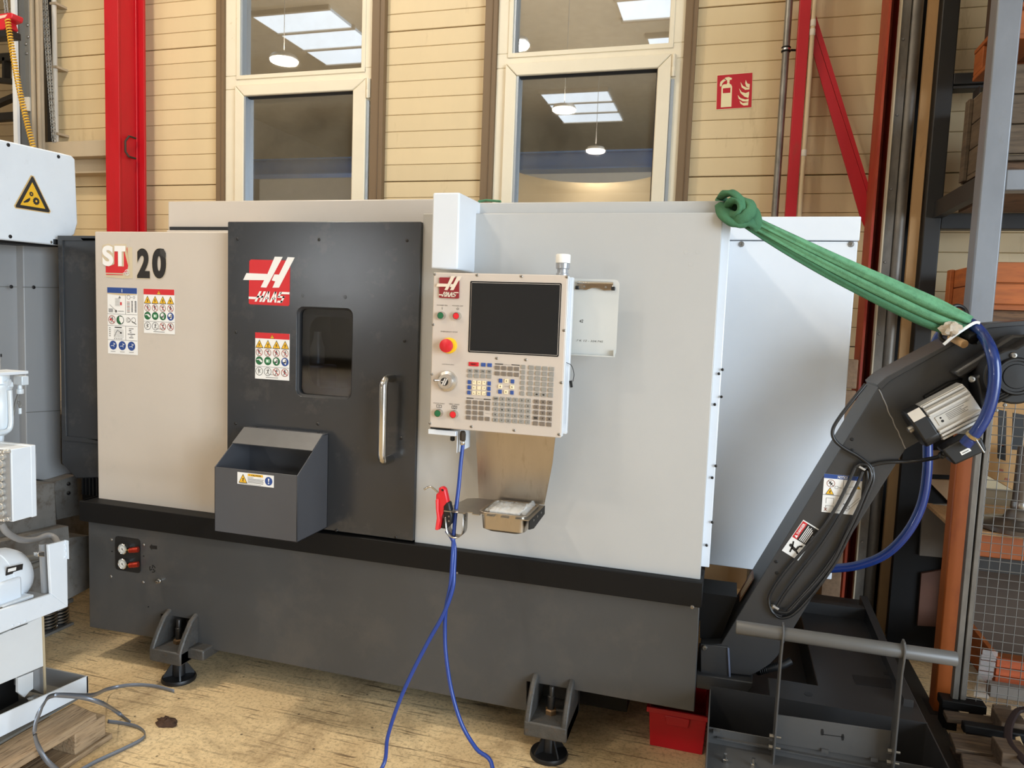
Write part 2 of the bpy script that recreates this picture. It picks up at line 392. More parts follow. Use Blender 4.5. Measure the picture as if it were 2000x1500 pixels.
tag(so2, 'pale board standing behind the lower glass of the window nearest the fire sign', 'board')

# ---- the rest of the hall, which the window panes and the screen mirror
ROOF = mat('roof_deck', (206, 196, 176), 0.8, var=0.05); HALLW = mat('hall_wall', (190, 176, 152), 0.7, var=0.06)
SKYM, nt_, b_2 = _base('roof_glazing'); b_2.inputs['Emission Color'].default_value = (0.80, 0.90, 1.0, 1); b_2.inputs['Emission Strength'].default_value = 0.4; b_2.inputs['Base Color'].default_value = (0.4, 0.45, 0.5, 1)
struct(MB().box(-16, 8, -22, 10, 8.0, 8.2).build('ceiling', ROOF))
struct(MB().box(-16, 8, -22.2, -22, 0, 8).build('wall_rear', HALLW))
struct(MB().box(-16.2, -16, -22, 10, 0, 8).build('wall_left', HALLW))
struct(MB().box(-16, -4.9, 9.6, 9.8, 0, 8).build('wall_far', HALLW))
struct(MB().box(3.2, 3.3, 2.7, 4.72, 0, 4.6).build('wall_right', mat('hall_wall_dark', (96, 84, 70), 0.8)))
STEELB = mat('blue_girder', (62, 108, 168), 0.4)
for i, (x, y) in enumerate(ROOF_LIGHTS):
    t = thing('roof_light', 'glazed roof light in the hall roof, mirrored in the window panes', 'roof light', (x, y, 7.96), 'roof lights')
    for k in range(3):
        MB().box(x - 0.95, x + 0.95, y - 1.6 + k * 1.08, y - 1.6 + k * 1.08 + 1.0, 7.94, 7.99).build('pane', SKYM, t)
    MB().ring(rloop(0, 0, 0, 0, 0), rloop(0, 0, 0, 0, 0), (0, 0, 0)) if False else None
    f_ = MB()
    for k in range(4): f_.box(x - 1.0, x + 1.0, y - 1.68 + k * 1.08, y - 1.60 + k * 1.08, 7.90, 7.998)
    f_.build('frame', HALLW, t)
g = MB(); g.box(-15.8, 7.8, -10.7, -10.4, 5.52, 5.90); g.box(-15.8, 7.8, -10.85, -10.25, 5.90, 5.94); g.box(-15.8, 7.8, -10.85, -10.25, 5.48, 5.52)
tag(g.build('crane_girder', STEELB), 'long blue crane girder across the hall, mirrored in both windows', 'girder')
tag(MB().box(-15.5, 7.5, -13.1, -13.0, 0.3, 5.9).build('partition', mat('white_partition', (226, 228, 228), 0.6, var=0.04)), 'pale partition standing under the blue girder at the far end', 'partition')
DAYM, nt_, b_4 = _base('daylit_pane'); b_4.inputs['Emission Color'].default_value = (0.9, 0.95, 1.0, 1); b_4.inputs['Emission Strength'].default_value = 85
w3 = struct(MB().ring(rloop(-10.55, -9.65, 2.15, 3.15, -13.0), rloop(-10.45, -9.75, 2.25, 3.05, -13.0), (0, .06, 0)).build('window_3', FRAMEM))
MB().box(-10.45, -9.75, -12.99, -12.97, 2.25, 3.05).build('pane', DAYM, w3)
LAMPM, nt_, b_3 = _base('lamp_glow'); b_3.inputs['Emission Color'].default_value = (1.0, 0.93, 0.8, 1); b_3.inputs['Emission Strength'].default_value = 14
ALU = mat('lamp_housing', (190, 186, 178), 0.4, 0.5)
for i, (x, y, z) in enumerate(LAMPS):
    t = thing('high_bay_lamp', 'round high bay lamp hanging from the hall roof', 'lamp', (x, y, z), 'high bay lamps')
    MB().lathe((x, y, z), (0, 0, 1), [(0.22, 0), (0.23, 0.02), (0.20, 0.07), (0.08, 0.09), (0.03, 0.10)], 20).build('housing', ALU, t)
    MB().lathe((x, y, z - 0.012), (0, 0, 1), [(0.225, 0), (0.225, 0.01)], 20).build('lens', LAMPM, t)
    MB().tube([(x, y, z + 0.10), (x, y, 8.0)], 0.006, 6).build('rod', ALU, t)
# ================================================================ THE LATHE
DARK = mat('charcoal_paint', (51, 52, 54), 0.20, var=0.05, scale=2.5, spec=0.5, bmp=0.03, bscale=420, dirt=(74, 73, 72), dirt_at=(0.55, 0.8))
DARKB = mat('charcoal_base', (70, 70, 70), 0.42, var=0.08, scale=2.0, bmp=0.03, bscale=420, dirt=(82, 79, 76), dirt_at=(0.5, 0.75))
BLACKP = mat('black_paint', (14, 13, 13), 0.55, var=0.05, spec=0.25)
BLACK = mat('black_plastic', (22, 22, 23), 0.45)
GREYP = mat('grey_white_paint', (186, 185, 182), 0.33, var=0.025, scale=1.5, bmp=0.02, bscale=420)
WARMP = mat('warm_white_paint', (200, 189, 176), 0.36, var=0.03, scale=1.8, bmp=0.02, bscale=420, dirt=(188, 180, 168), dirt_at=(0.6, 0.85))
COOLP = mat('cool_white_paint', (224, 228, 233), 0.26, var=0.02, bmp=0.02, bscale=420)
CHROME = mat('polished_steel', (208, 206, 202), 0.16, 1.0)
STEEL = mat('bare_steel', (176, 172, 166), 0.32, 1.0, var=0.1, scale=12)
SCREW = mat('screw_head', (150, 146, 140), 0.35, 0.9)
DSCREW = mat('dark_screw', (60, 58, 56), 0.4, 0.7)
CAST = mat('cast_iron', (80, 78, 75), 0.5, 0.3, var=0.25, scale=14, bmp=0.25, bscale=90, dirt=(96, 78, 60), dirt_at=(0.55, 0.8))
RUSTY = mat('rusty_nut', (128, 100, 70), 0.45, 0.6, var=0.2, scale=20)
WHITEI = mat('print_white', (238, 236, 232), 0.5); REDI = mat('print_red', (206, 40, 46), 0.45); BLUEI = mat('print_blue', (40, 72, 138), 0.45)
YELI = mat('print_yellow', (238, 184, 44), 0.45); GREENI = mat('print_green', (34, 102, 60), 0.45); BLKI = mat('print_black', (30, 27, 26), 0.5)
GREYI = mat('print_grey', (120, 116, 112), 0.5); BRNI = mat('print_brown', (150, 84, 60), 0.5); OCHRE = mat('print_peel', (206, 184, 146), 0.6)
YB, YBAND, YR, YD, YL = 2.53, 2.49, 2.52, 2.505, 2.56
lathe = thing('cnc_lathe', 'large grey and charcoal metalworking lathe standing on levelling feet in front of the windows', 'machine', (-1.3, 2.9, 0))
def pp(pts, Y): return [P(a, b, Y) for a, b in pts]
ZBAND = P(700, 1050, YBAND).z; ZBAND0 = P(700, 1094, YBAND).z
# ---- base
base_px = [(172, 1000), (175, 1225), (314, 1248), (314, 1199), (385, 1212), (385, 1264), (424, 1271), (1029, 1389), (1029, 1331), (1356, 1391), (1369, 1130)]
base = MB(); base.prism(pp(base_px, YB), (0, 0.06, 0))
baseo = base.build('base', DARKB, lathe, bevel=0.003)
b2 = MB(); xa, xb = P(175, 1225, YB).x, P(1356, 1391, YB).x
b2.box(xa + 0.01, xb - 0.01, 2.60, 3.95, 0.30, 0.72); b2.box(xa + 0.2, xb - 0.25, 2.72, 3.90, 0.10, 0.31)  # second, lower box is added to darken the floor under the lathe
b2.prism([p + Vector((0.012, 0.07, 0)) for p in pp([(175, 1030), (175, 1222), (300, 1243), (300, 1100)], YB)], (0, 1.3, 0))
b2.build('bed', BLACKP, lathe)
bd = MB(); xl, xr = P(154, 973, YBAND).x, P(1374, 1136, YBAND).x
bd.box(xl, xr, YBAND, YB + 0.10, ZBAND0, ZBAND)
bd.box(xl - 0.005, xl + 0.02, YBAND + 0.01, 3.6, ZBAND0, ZBAND)
bando = bd.build('drip_ledge', BLACKP, lathe, bevel=0.003)
# ---- panels
def zx(px, py, Y): p = P(px, py, Y); return p.x, p.z
lx0, lz1 = zx(185, 452, YL); dx0, dz1 = zx(445, 433, YD); dx1 = P(823, 434, YD).x
def rr_loop(x0, x1, z0, z1, r, y, n=4): return [(a, y, b) for a, b in rrect((x0 + x1) / 2, (z0 + z1) / 2, x1 - x0, z1 - z0, r, n)]
lp = MB(); lp.box(lx0, dx0 + 0.05, YL, YL + 0.03, ZBAND - 0.01, lz1); lp.box(lx0 + 0.001, lx0 + 0.03, YL + 0.031, 3.3, ZBAND - 0.01, lz1 - 0.021); lp.box(lx0 + 0.001, dx0 + 0.05, YL + 0.031, 3.3, lz1 - 0.02, lz1 - 0.001)
lpo = lp.build('left_panel', WARMP, lathe, bevel=0.004)
# rear cover rising behind the door
YRC = 2.78
rx0, rz1 = zx(328, 393, YRC); rx1 = P(860, 390, YRC).x
rc = MB().box(rx0, rx1, YRC, 3.55, 1.80, rz1)
zs = P(390, 445, YRC).z
rco = rc.build('rear_cover', WARMP, lathe, bevel=0.005)
MB().box(P(335, 445, YRC).x, P(460, 445, YRC).x, YRC - 0.012, YRC + 0.01, zs - 0.012, zs + 0.003).build('slot', BLACK, rco)  # proud black strip painted as the shadow gap below the rear cover
MB().box(P(335, 450, YRC).x, P(460, 450, YRC).x, YRC - 0.03, YRC + 0.01, zs - 0.05, zs - 0.014).build('lip', WARMP, rco, bevel=0.003)
# ---- dark side box on the left
YS = 2.62
sx0, sz1 = zx(115, 460, YS)
sb = MB(); pts = [(P(115, 460, YS).x, YS, sz1), (lx0 - 0.002, YS, sz1), (lx0 - 0.002, YS, 0.80), P(148, 935, YS), P(120, 905, YS)]
sb.prism(pts, (0, 0.8, 0)); sbo = sb.build('side_box', DARK, lathe, bevel=0.006)
MB().ring([(sx0 + 0.001, YS - 0.008, sz1 - 0.001), (lx0 - 0.003, YS - 0.008, sz1 - 0.001), (lx0 - 0.003, YS - 0.008, 0.95), (sx0 + 0.012, YS - 0.008, 0.95)],
          [(sx0 + 0.026, YS - 0.008, sz1 - 0.022), (lx0 - 0.005, YS - 0.008, sz1 - 0.022), (lx0 - 0.005, YS - 0.008, 0.97), (sx0 + 0.03, YS - 0.008, 0.97)], (0, 0.012, 0)).build('rim', DARK, sbo, bevel=0.002)
v = MB().box(P(146, 936, YS).x, P(186, 936, YS).x, YS + 0.04, YS + 0.3, 0.62, 0.80); vo = v.build('vent_box', BLACKP, lathe)
for k in range(5):
    x = P(150 + k * 7, 945, YS).x; MB().box(x, x + 0.008, YS + 0.025, YS + 0.045, 0.70, 0.79).build('slat', BLACK, vo)
# ---- door with its window
DX1, DZ0 = dx1, P(806, 1057, YD).z
wx0, wz1 = zx(580, 599, YD); wx1, wz0 = zx(686, 781, YD)
d = MB(); d.ring(rr_loop(dx0, DX1, DZ0, dz1, 0.004, YD), rr_loop(wx0, wx1, wz0, wz1, 0.028, YD), (0, 0.045, 0))
door = d.build('door', DARK, lathe, bevel=0.002)
MB().ring(rr_loop(wx0 - 0.001, wx1 + 0.001, wz0 - 0.001, wz1 + 0.001, 0.028, YD + 0.004), rr_loop(wx0 + 0.007, wx1 - 0.007, wz0 + 0.007, wz1 - 0.007, 0.024, YD + 0.010), (0, 0.015, 0)).build('window_seal', GASKET, door)
m, nt, b = _base('door_glass'); nt.nodes.remove(b)
g_ = nt.nodes.new('ShaderNodeBsdfGlossy'); g_.inputs['Roughness'].default_value = 0.04
t_ = nt.nodes.new('ShaderNodeBsdfTransparent'); t_.inputs['Color'].default_value = (0.55, 0.56, 0.58, 1)
mx = nt.nodes.new('ShaderNodeMixShader'); mx.inputs[0].default_value = 0.09
nt.links.new(t_.outputs[0], mx.inputs[1]); nt.links.new(g_.outputs[0], mx.inputs[2]); nt.links.new(mx.outputs[0], nt.nodes['Material Output'].inputs[0])
DGLASS = m
MB().box(wx0 - 0.005, wx1 + 0.005, YD + 0.020, YD + 0.028, wz0 - 0.005, wz1 + 0.005).build('window_glass', DGLASS, door)
MB().ring(rr_loop(wx0 - 0.01, wx1 + 0.01, wz0 - 0.01, wz1 + 0.01, 0.03, YD + 0.05), rr_loop(wx0 + 0.022, wx1 - 0.018, wz0 + 0.034, wz1 - 0.034, 0.05, YD + 0.05), (0, 0.01, 0)).build('inner_frame', mat('inner_seal', (92, 96, 100), 0.5), door)
hb, ht = P(764, 896, YD), P(767, 738, YD)
hx = (hb.x + ht.x) / 2; o = 0.078; r_b = 0.03
path = [(hx, YD + 0.004, ht.z), (hx, YD - o + r_b, ht.z)]
for k in range(1, 7):
    a = math.radians(90 * k / 6); path.append((hx, YD - o + r_b - r_b * math.sin(a), ht.z - r_b + r_b * math.cos(a)))
for k in range(0, 7):
    a = math.radians(90 * k / 6); path.append((hx, YD - o + r_b - r_b * math.cos(a), hb.z + r_b - r_b * math.sin(a)))
path.append((hx, YD + 0.004, hb.z))
MB().tube(path, 0.0155, 14).build('handle', CHROME, door)
def screw(p, n=(0, -1, 0), r=0.0065, m=None, parent=None, name='screw'):
    mb = MB().lathe(p, n, [(r, -0.001), (r, 0.0015), (r * 0.7, r * 0.55), (r * 0.3, r * 0.6), (r * 0.28, r * 0.35)], 10)
    return mb.build(name, m or SCREW, parent)
for a in [(464, 467), (623, 468), (795, 470), (461, 649), (790, 666), (460, 827), (621, 828), (784, 856), (773, 1049), (657, 1036)]:
    screw(P(*a, YD), parent=door, m=DSCREW, r=0.006)
for a in [(674, 580), (591, 577)]:
    MB().lathe(P(*a, YD), (0, -1, 0), [(0.008, -0.001), (0.007, 0.0007), (0.003, 0.001)], 12).build('dent', DARK, door)
# machining space behind the door glass
ins = MB(); INS = mat('inside_metal', (74, 74, 76), 0.5, 0.4)
ins.box(dx0, DX1, 3.26, 3.30, ZBAND, 1.85); ins.box(dx0, dx0 + 0.02, 2.6, 3.26, ZBAND, 1.85); ins.box(dx0, DX1, 2.6, 3.26, ZBAND, ZBAND + 0.02)
ins.build('inner_wall', INS, lathe)
ch = P(655, 750, 2.95)
MB().lathe((ch.x - 0.30, 2.95, ch.z), (1, 0, 0), [(0.02, 0), (0.085, 0.0), (0.085, 0.08), (0.07, 0.085), (0.07, 0.2), (0.03, 0.205)], 28).build('chuck', STEEL, lathe)
for k in range(4):
    MB().box(wx0 - 0.05, wx1 + 0.35, 2.86 + 0.03 * k, 2.89 + 0.03 * k, ch.z - 0.06 - 0.05 * k, ch.z - 0.02 - 0.05 * k).build('guide_cover', STEEL, lathe)
p_ = P(620, 690, 2.75)
MB().lathe((p_.x, 2.75, p_.z - 0.05), (0, 0, 1), [(0.02, 0), (0.03, 0.01), (0.03, 0.07), (0.018, 0.11), (0.016, 0.14)], 14).build('tool_holder', mat('tool_grey', (150, 152, 156), 0.4, 0.5), lathe)
MB().box(p_.x - 0.06, p_.x + 0.04, 2.70, 2.85, p_.z - 0.20, p_.z - 0.05).build('tool_block', mat('tool_blue', (52, 66, 96), 0.5), lathe, bevel=0.01)
# ---- right panel with its top cap
rpx0 = P(826, 420, YR).x; rpx1, rpz1 = zx(1412, 415, YR); rpz0 = P(1372, 1133, YR).z
rp = MB().box(rpx0, rpx1, YR, YR + 0.03, rpz0, rpz1); rpo = rp.build('right_panel', GREYP, lathe, bevel=0.003)
cz = P(1413, 392, 2.56).z
MB().box(P(925, 394, 2.56).x, rpx1 + 0.001, 2.56, 3.3, rpz1 - 0.02, cz).build('top_cap', GREYP, lathe, bevel=0.004)
MB().box(rpx0, rpx1 - 0.005, YR + 0.028, 3.3, rpz1 - 0.03, rpz1 - 0.002).build('top_panel', GREYP, lathe)
sp = MB().box(rpx1 - 0.03, rpx1 - 0.004, YR + 0.02, 3.3, rpz0 + 0.01, rpz1 - 0.003); spo = sp.build('side_panel', COOLP, lathe)
fx = P(1428, 430, 2.64).x
fl = MB().box(rpx1 - 0.02, fx, 2.60, 2.64, rpz0 + 0.02, rpz1 - 0.01); flo = fl.build('side_flange', COOLP, lathe, bevel=0.003)
for a in [(1411, 722), (1404, 730), (1409, 775), (1396, 790), (1398, 910), (1391, 933), (1391, 1020), (1380, 1065)]:
    screw(P(*a, 2.595), parent=spo, m=DSCREW, r=0.005)
for a in [(1363, 492), (1340, 492), (1349, 516)]:
    MB().lathe(P(*a, YR), (0, -1, 0), [(0.008, -0.001), (0.0075, 0.0006), (0.006, 0.0004)], 14).build('plug', GREYP, rpo)
# ---- electrical cabinet at the back
YC = 3.18
cx0 = rpx1 - 0.2; cx1, cz1 = zx(1682, 423, YC); cz0 = P(1630, 1133, YC).z; sz_ = P(1680, 471, YC).z
MB().box(cx0, cx1 - 0.004, YC, 3.85, cz0, sz_ - 0.002).build('electrical_cabinet', COOLP, lathe, bevel=0.004)
MB().box(cx0, cx1, YC - 0.006, 3.86, sz_ + 0.001, cz1).build('cabinet_cap', COOLP, lathe, bevel=0.004)
for a in [(1448, 477), (1662, 477)]: screw(P(*a, YC), parent=lathe, r=0.012, name='cap_bolt')
# ---- swing arm box carrying the control pendant
ax0, az1 = zx(845, 376, 2.35); ax1 = P(898, 377, 2.35).x; az0 = P(842, 525, 2.35).z
MB().box(ax0, ax1, 2.35, YR + 0.25, az0, az1).build('pendant_arm', COOLP, lathe, bevel=0.006)
# ---- parts bin on the door
YF = 2.296
bx0 = P(419, 911, YF).x; bx1 = P(581.5, 929, YF).x; bz0 = P(580, 1060, YF).z; bzf = P(581.5, 929, YF).z
t1 = PX(640, 847, bx1); t2 = PX(655, 845, bx1); fr_ = PX(619.6, 871.5, bx1)
YT = min(2.47, t1.y); ZT_ = t1.z
th = 0.004
prof = [(YD, bz0), (YF, bz0), (YF, bzf), (YT, ZT_), (YD, ZT_)]
bn = MB()
for xx in (bx0, bx1 - th): bn.prism([(xx, a, c) for a, c in prof], (th, 0, 0))
bn.box(bx0, bx1, YF, YF + th, bz0, bzf); bn.box(bx0, bx1, YF, YD, bz0, bz0 + th); bn.box(bx0, bx1, YD - th, YD, bz0, ZT_)
bn.box(bx0, bx1, YT, YD, ZT_ - th, ZT_ + 0.001)
bino = bn.build('parts_bin', mat('bin_charcoal', (74, 74, 77), 0.38, var=0.06, bmp=0.02, bscale=420), lathe, bevel=0.0012)
k = 0.42
yA, zA = YT + (YF - YT) * k, ZT_ + (bzf - ZT_) * k
n_ = Vector((0, -(ZT_ - bzf), (YT - YF))).normalized() * 0.004
MB().hexa([Vector((bx0 + 0.002, YT, ZT_)), Vector((bx1 - 0.002, YT, ZT_)), Vector((bx1 - 0.002, yA, zA)), Vector((bx0 + 0.002, yA, zA))],
          [Vector((bx0 + 0.002, YT, ZT_)) + n_, Vector((bx1 - 0.002, YT, ZT_)) + n_, Vector((bx1 - 0.002, yA, zA)) + n_, Vector((bx0 + 0.002, yA, zA)) + n_]).build('bin_hood', mat('bin_hood', (98, 97, 96), 0.34, 0.2, var=0.12, scale=9), bino)
for q in (0.12, 0.5, 0.9): screw((bx0 + (bx1 - bx0) * q, YD - 0.012, ZT_ + 0.001), (0, 0, 1), 0.005, DSCREW, bino)
# ---- flat print on the lathe
class PX2(Print):
    def __init__(s, px, py, Y, base=0.0004): s.Y = Y; super().__init__(P(px, py, Y), base=base)
    def q(s, px, py): p = P(px, py, s.Y); return (p.x - s.o.x, p.z - s.o.z)
    def ql(s, pts): return [s.q(*a) for a in pts]
def figure(pr, x, y, h, m, l, k=0):
    """little black pictogram of a person, or a hand and tool, depending on k"""
    pr.disc(x + h * (0.05, -0.12, 0.1, 0.0)[k % 4], y + h * 0.34, h * 0.12, m, l, 8)
    pr.line((x, y + h * 0.24), (x + h * (0.08, -0.08, 0.02, -0.1)[k % 4], y - h * 0.12), h * 0.17, m, l)
    pr.line((x, y - h * 0.1), (x - h * 0.22, y - h * 0.42), h * 0.11, m, l); pr.line((x + h * 0.03, y - h * 0.1), (x + h * 0.26, y - h * (0.38, 0.2, 0.44, 0.3)[k % 4]), h * 0.11, m, l)
    pr.line((x, y + h * 0.16), (x + h * 0.32, y + h * (0.05, 0.28, 0.18, -0.05)[k % 4]), h * 0.1, m, l); pr.line((x, y + h * 0.14), (x - h * 0.3, y + h * (0.2, 0.0, 0.3, 0.1)[k % 4]), h * 0.09, m, l)
def warn(pr, x, y, s, l=1, k=0, fig=True):
    pr.tri(x, y - s * 0.45, s * 1.05, s * 0.95, BLKI, l); pr.tri(x, y - s * 0.38, s * 0.86, s * 0.76, YELI, l + 1)
    if fig: figure(pr, x, y - s * 0.10, s * 0.46, BLKI, l + 2, k)
    else: pr.line((x, y + s * 0.12), (x, y - s * 0.14), s * 0.1, BLKI, l + 2); pr.disc(x, y - s * 0.25, s * 0.06, BLKI, l + 2, 8)
def forbid(pr, x, y, r, l=1, k=0):
    figure(pr, x, y, r * 1.5, BLKI if k % 2 else GREYI, l + 1, k); pr.hoop(x, y, r, r * 0.14, BRNI, l + 2); pr.line((x - r * 0.66, y + r * 0.66), (x + r * 0.66, y - r * 0.66), r * 0.13, REDI, l + 3)
def safety_sticker(name, tl, tr, bl, Y, parent, seed):
    pr = PX2(*tl, Y); W = pr.q(*tr)[0]; H = -pr.q(*bl)[1]
    pr.slab([(0, 0), (W, 0), (W, -H), (0, -H)], WHITEI)
    pr.rect(0, -H * 0.125, W, H * 0.125, REDI, 5); warn(pr, W / 2, -H * 0.075, H * 0.10, 6, 0, False)
    for c in range(4):
        x = W * (c + 0.5) / 4
        warn(pr, x, -H * 0.245, W * 0.225, 5, c + seed)
        forbid(pr, x, -H * 0.425, W * 0.10, 5, c + seed)
        pr.disc(x, -H * 0.605, W * 0.108, GREENI if c < 3 else BLUEI, 5)
        if c == 0: pr.line((x - W * .08, -H * .59), (x + W * .02, -H * .57), W * .02, WHITEI, 6); pr.line((x, -H * .575), (x + W * .08, -H * .63), W * .05, WHITEI, 6)
        elif c == 1: pr.rect(x - W * .055, -H * .64, W * .11, H * .07, mat('print_pale_green', (150, 196, 160), .5), 6); pr.rect(x - W * .03, -H * .635, W * .035, H * .055, WHITEI, 7)
        else: pr.disc(x - W * .012, -H * .585, W * .06, WHITEI, 6, 10); pr.poly([(x - W * .06, -H * .61), (x + W * .05, -H * .60), (x + W * .02, -H * .67)], WHITEI, 6); pr.disc(x + W * .02, -H * .58, W * .018, BLKI, 7, 8)
        if c < 2: pr.hoop(x, -H * .835, W * .108, W * .012, BLKI, 5); figure(pr, x, -H * .835, W * .15, GREYI, 6, c + 1)
        else: forbid(pr, x, -H * .835, W * .105, 5, c)
    pr.rect(0, -H * 0.735, W, H * 0.006, BLKI, 5)
    pr.rect(W * .32, -H * .965, W * .36, H * .012, GREYI, 5); pr.rect(W * .42, -H * .90, W * .2, H * .009, GREYI, 6)
    return pr.build(name, parent)
plab(safety_sticker('warning_sticker', (281, 564), (341, 565), (280, 650), YL, lpo, 0), 'warning sticker beside the blue one')
plab(safety_sticker('warning_sticker', (499, 649), (566, 650), (498, 739), YD, door, 1), 'warning sticker below the red logo')
# blue headed data sticker
pr = PX2(210, 561, YL); W = pr.q(268, 562)[0]; H = -pr.q(210, 690)[1]
pr.slab([(0, 0), (W, 0), (W, -H), (0, -H)], WHITEI)
pr.rect(0, -H * .085, W, H * .085, BLUEI, 5); pr.text('i', W * .49, -H * .07, H * .05, WHITEI, 7, bold=0.03)
pr.poly([(0, -H * .082), (W, -H * .088), (W, -H * .10), (W * .5, -H * .115), (0, -H * .098)], OCHRE, 6)
for yy in (0.40, 0.575, 0.79): pr.rect(0, -H * yy, W, H * .004, BLKI, 5)
pr.rect(W * .61, -H * .40, W * .008, H * .29, BLKI, 5); pr.rect(W * .61, -H * .79, W * .008, H * .215, BLKI, 5)
for k in range(6): pr.rect(W * (.27 + .028 * k), -H * .275, W * .004, H * .115, GREYI, 6); pr.rect(W * .27, -H * (.275 - .022 * k), W * .16, H * .002, GREYI, 6)
pr.rect(W * .435, -H * .262, W * .055, H * .045, REDI, 7); pr.tri(W * .42, -H * .16, W * .09, H * .04, GREYI, 6); pr.line((W * .08, -H * .26), (W * .32, -H * .36), W * .012, GREYI, 6)
pr.disc(W * .29, -H * .355, W * .04, GREYI, 6, 8)
for k in range(3): pr.rect(W * .04, -H * (.33 + .02 * k), W * .15, H * .009, BLKI, 6)
pr.rect(W * .36, -H * .355, W * .2, H * .006, BLKI, 6)
for k in range(8):
    pr.rect(W * .66, -H * (.215 + .022 * k), W * .10, H * .009, BRNI if k % 3 == 0 else GREYI, 6); pr.rect(W * .81, -H * (.205 + .022 * k), W * .05, H * .012, BLKI, 6); pr.rect(W * .92, -H * (.205 + .022 * k), W * .06, H * .012, BLKI, 6)
pr.hoop(W * .72, -H * .14, W * .06, W * .01, GREYI, 6); pr.hoop(W * .90, -H * .14, W * .035, W * .01, GREYI, 6); pr.rect(W * .79, -H * .143, W * .05, H * .005, BLKI, 6)
forbid(pr, W * .15, -H * .485, W * .12, 5, 0); pr.disc(W * .10, -H * .485, W * .03, REDI, 7, 8)
pr.disc(W * .43, -H * .485, W * .125, GREENI, 5); pr.poly([(W * .40, -H * .43), (W * .53, -H * .44), (W * .55, -H * .50), (W * .47, -H * .54), (W * .40, -H * .49)], WHITEI, 6); pr.hoop(W * .43, -H * .485, W * .125, W * .012, BLKI, 7)
for x, r in ((.70, .07), (.73, .05), (.88, .075)): pr.hoop(W * x, -H * .48, W * r, W * .012, GREYI, 6)
pr.line((W * .83, -H * .50), (W * .97, -H * .54), W * .02, BLKI, 6)
for k in range(7): pr.rect(W * (.22 + .05 * k), -H * .75, W * .004, H * .12, GREYI, 6); pr.rect(W * .22, -H * (.75 - .02 * k), W * .32, H * .002, GREYI, 6)
pr.rect(W * .24, -H * .605, W * .24, H * .014, BLKI, 6); pr.line((W * .22, -H * .74), (W * .33, -H * .64), W * .01, BLKI, 7); pr.line((W * .33, -H * .64), (W * .48, -H * .68), W * .01, BLKI, 7); pr.rect(W * .42, -H * .69, W * .06, H * .02, BLKI, 7)
for k in range(5): pr.rect(W * .05, -H * (.615 + .03 * k), W * .05, H * .012, GREYI, 6); pr.rect(W * .22 + W * .06 * k, -H * .775, W * .03, H * .012, GREYI, 6)
for k, (a, w_) in enumerate(((.72, .16), (.72, .08), (.75, .06), (.68, .25), (.77, .07), (.73, .14))): pr.rect(W * a, -H * (.615 + .027 * k), W * w_, H * .010, BLKI if k % 2 else GREYI, 6)
for k in range(3):
    x = W * (.18 + .31 * k); y = -H * .87
    pr.disc(x, y, W * .125, BLUEI, 5); pr.line((x - W * .07, y - W * .02), (x + W * .03, y - W * .01), W * .012, WHITEI, 6); pr.line((x + W * .02, y + W * .07), (x + W * .03, y - W * .05), W * .012, WHITEI, 6); pr.rect(x + W * .04, y + W * .02, W * .03, W * .03, WHITEI, 6)
    pr.rect(x - W * .08, -H * .968, W * .16, H * .007, GREYI, 6)
plab(pr.build('data_sticker', lpo), 'tall blue headed sticker')
def zq(x, y): return (190 + x * .1534, 470 + y * .1534)
# ST 20 lettering, peeling at its edges
pr = PX2(*zq(110, 85), YL); CREAMI = mat('peeling_film', (206, 190, 160), 0.45)
pr.slab(pr.ql([zq(*a) for a in ((112, 90), (445, 85), (452, 480), (350, 485), (115, 462))]), CREAMI, 0.0010)
pr.poly(pr.ql([zq(*a) for a in ((112, 92), (385, 85), (400, 300), (380, 415), (112, 408))]), REDI, 5)
pr.poly(pr.ql([zq(*a) for a in ((340, 100), (375, 95), (412, 285), (400, 330))]), OCHRE, 6)
def fit(pr, txt, tl, br, m, l, bold=0.0, shear=0.0):
    a = pr.q(*tl); b = pr.q(*br); pr.text(txt, a[0], b[1], a[1] - b[1], m, l, w_=b[0] - a[0], bold=bold, shear=shear)
pr.slab(pr.ql([zq(*a) for a in ((70, 60), (150, 38), (220, 70), (225, 45), (370, 45), (380, 100), (340, 110), (342, 330), (268, 328), (265, 110), (222, 120), (220, 300), (150, 330), (60, 270))]), CREAMI, 0.0020)
fit(pr, 'S', zq(70, 62), zq(214, 326), WHITEI, 12, 0.045); fit(pr, 'T', zq(226, 66), zq(368, 326), WHITEI, 12, 0.07)
pr.hoop(*pr.q(*zq(385, 405)), 0.0125, 0.0022, WHITEI, 8)
pr.line(pr.q(*zq(365, 430)), pr.q(*zq(388, 375)), 0.0022, WHITEI, 8); pr.line(pr.q(*zq(385, 435)), pr.q(*zq(410, 380)), 0.0022, WHITEI, 8); pr.line(pr.q(*zq(335, 410)), pr.q(*zq(400, 405)), 0.0022, WHITEI, 8)
pr.poly(pr.ql([zq(*a) for a in ((116, 424), (330, 432), (330, 440), (116, 436))]), REDI, 6)
pr.build('model_letters', lpo)
pr = PX2(*zq(500, 85), YL)
fit(pr, '2', zq(498, 92), zq(676, 492), CREAMI, 2, 0.06); fit(pr, '0', zq(694, 92), zq(886, 494), CREAMI, 2, 0.06)
fit(pr, '2', zq(508, 98), zq(672, 480), BLKI, 5, 0.05); fit(pr, '0', zq(700, 98), zq(880, 486), BLKI, 5, 0.055)
pr.poly(pr.ql([zq(*a) for a in ((800, 98), (850, 105), (878, 160), (875, 235), (808, 180))]), mat('film_fold', (66, 64, 62), .25), 8)
pr.build('model_number', lpo)
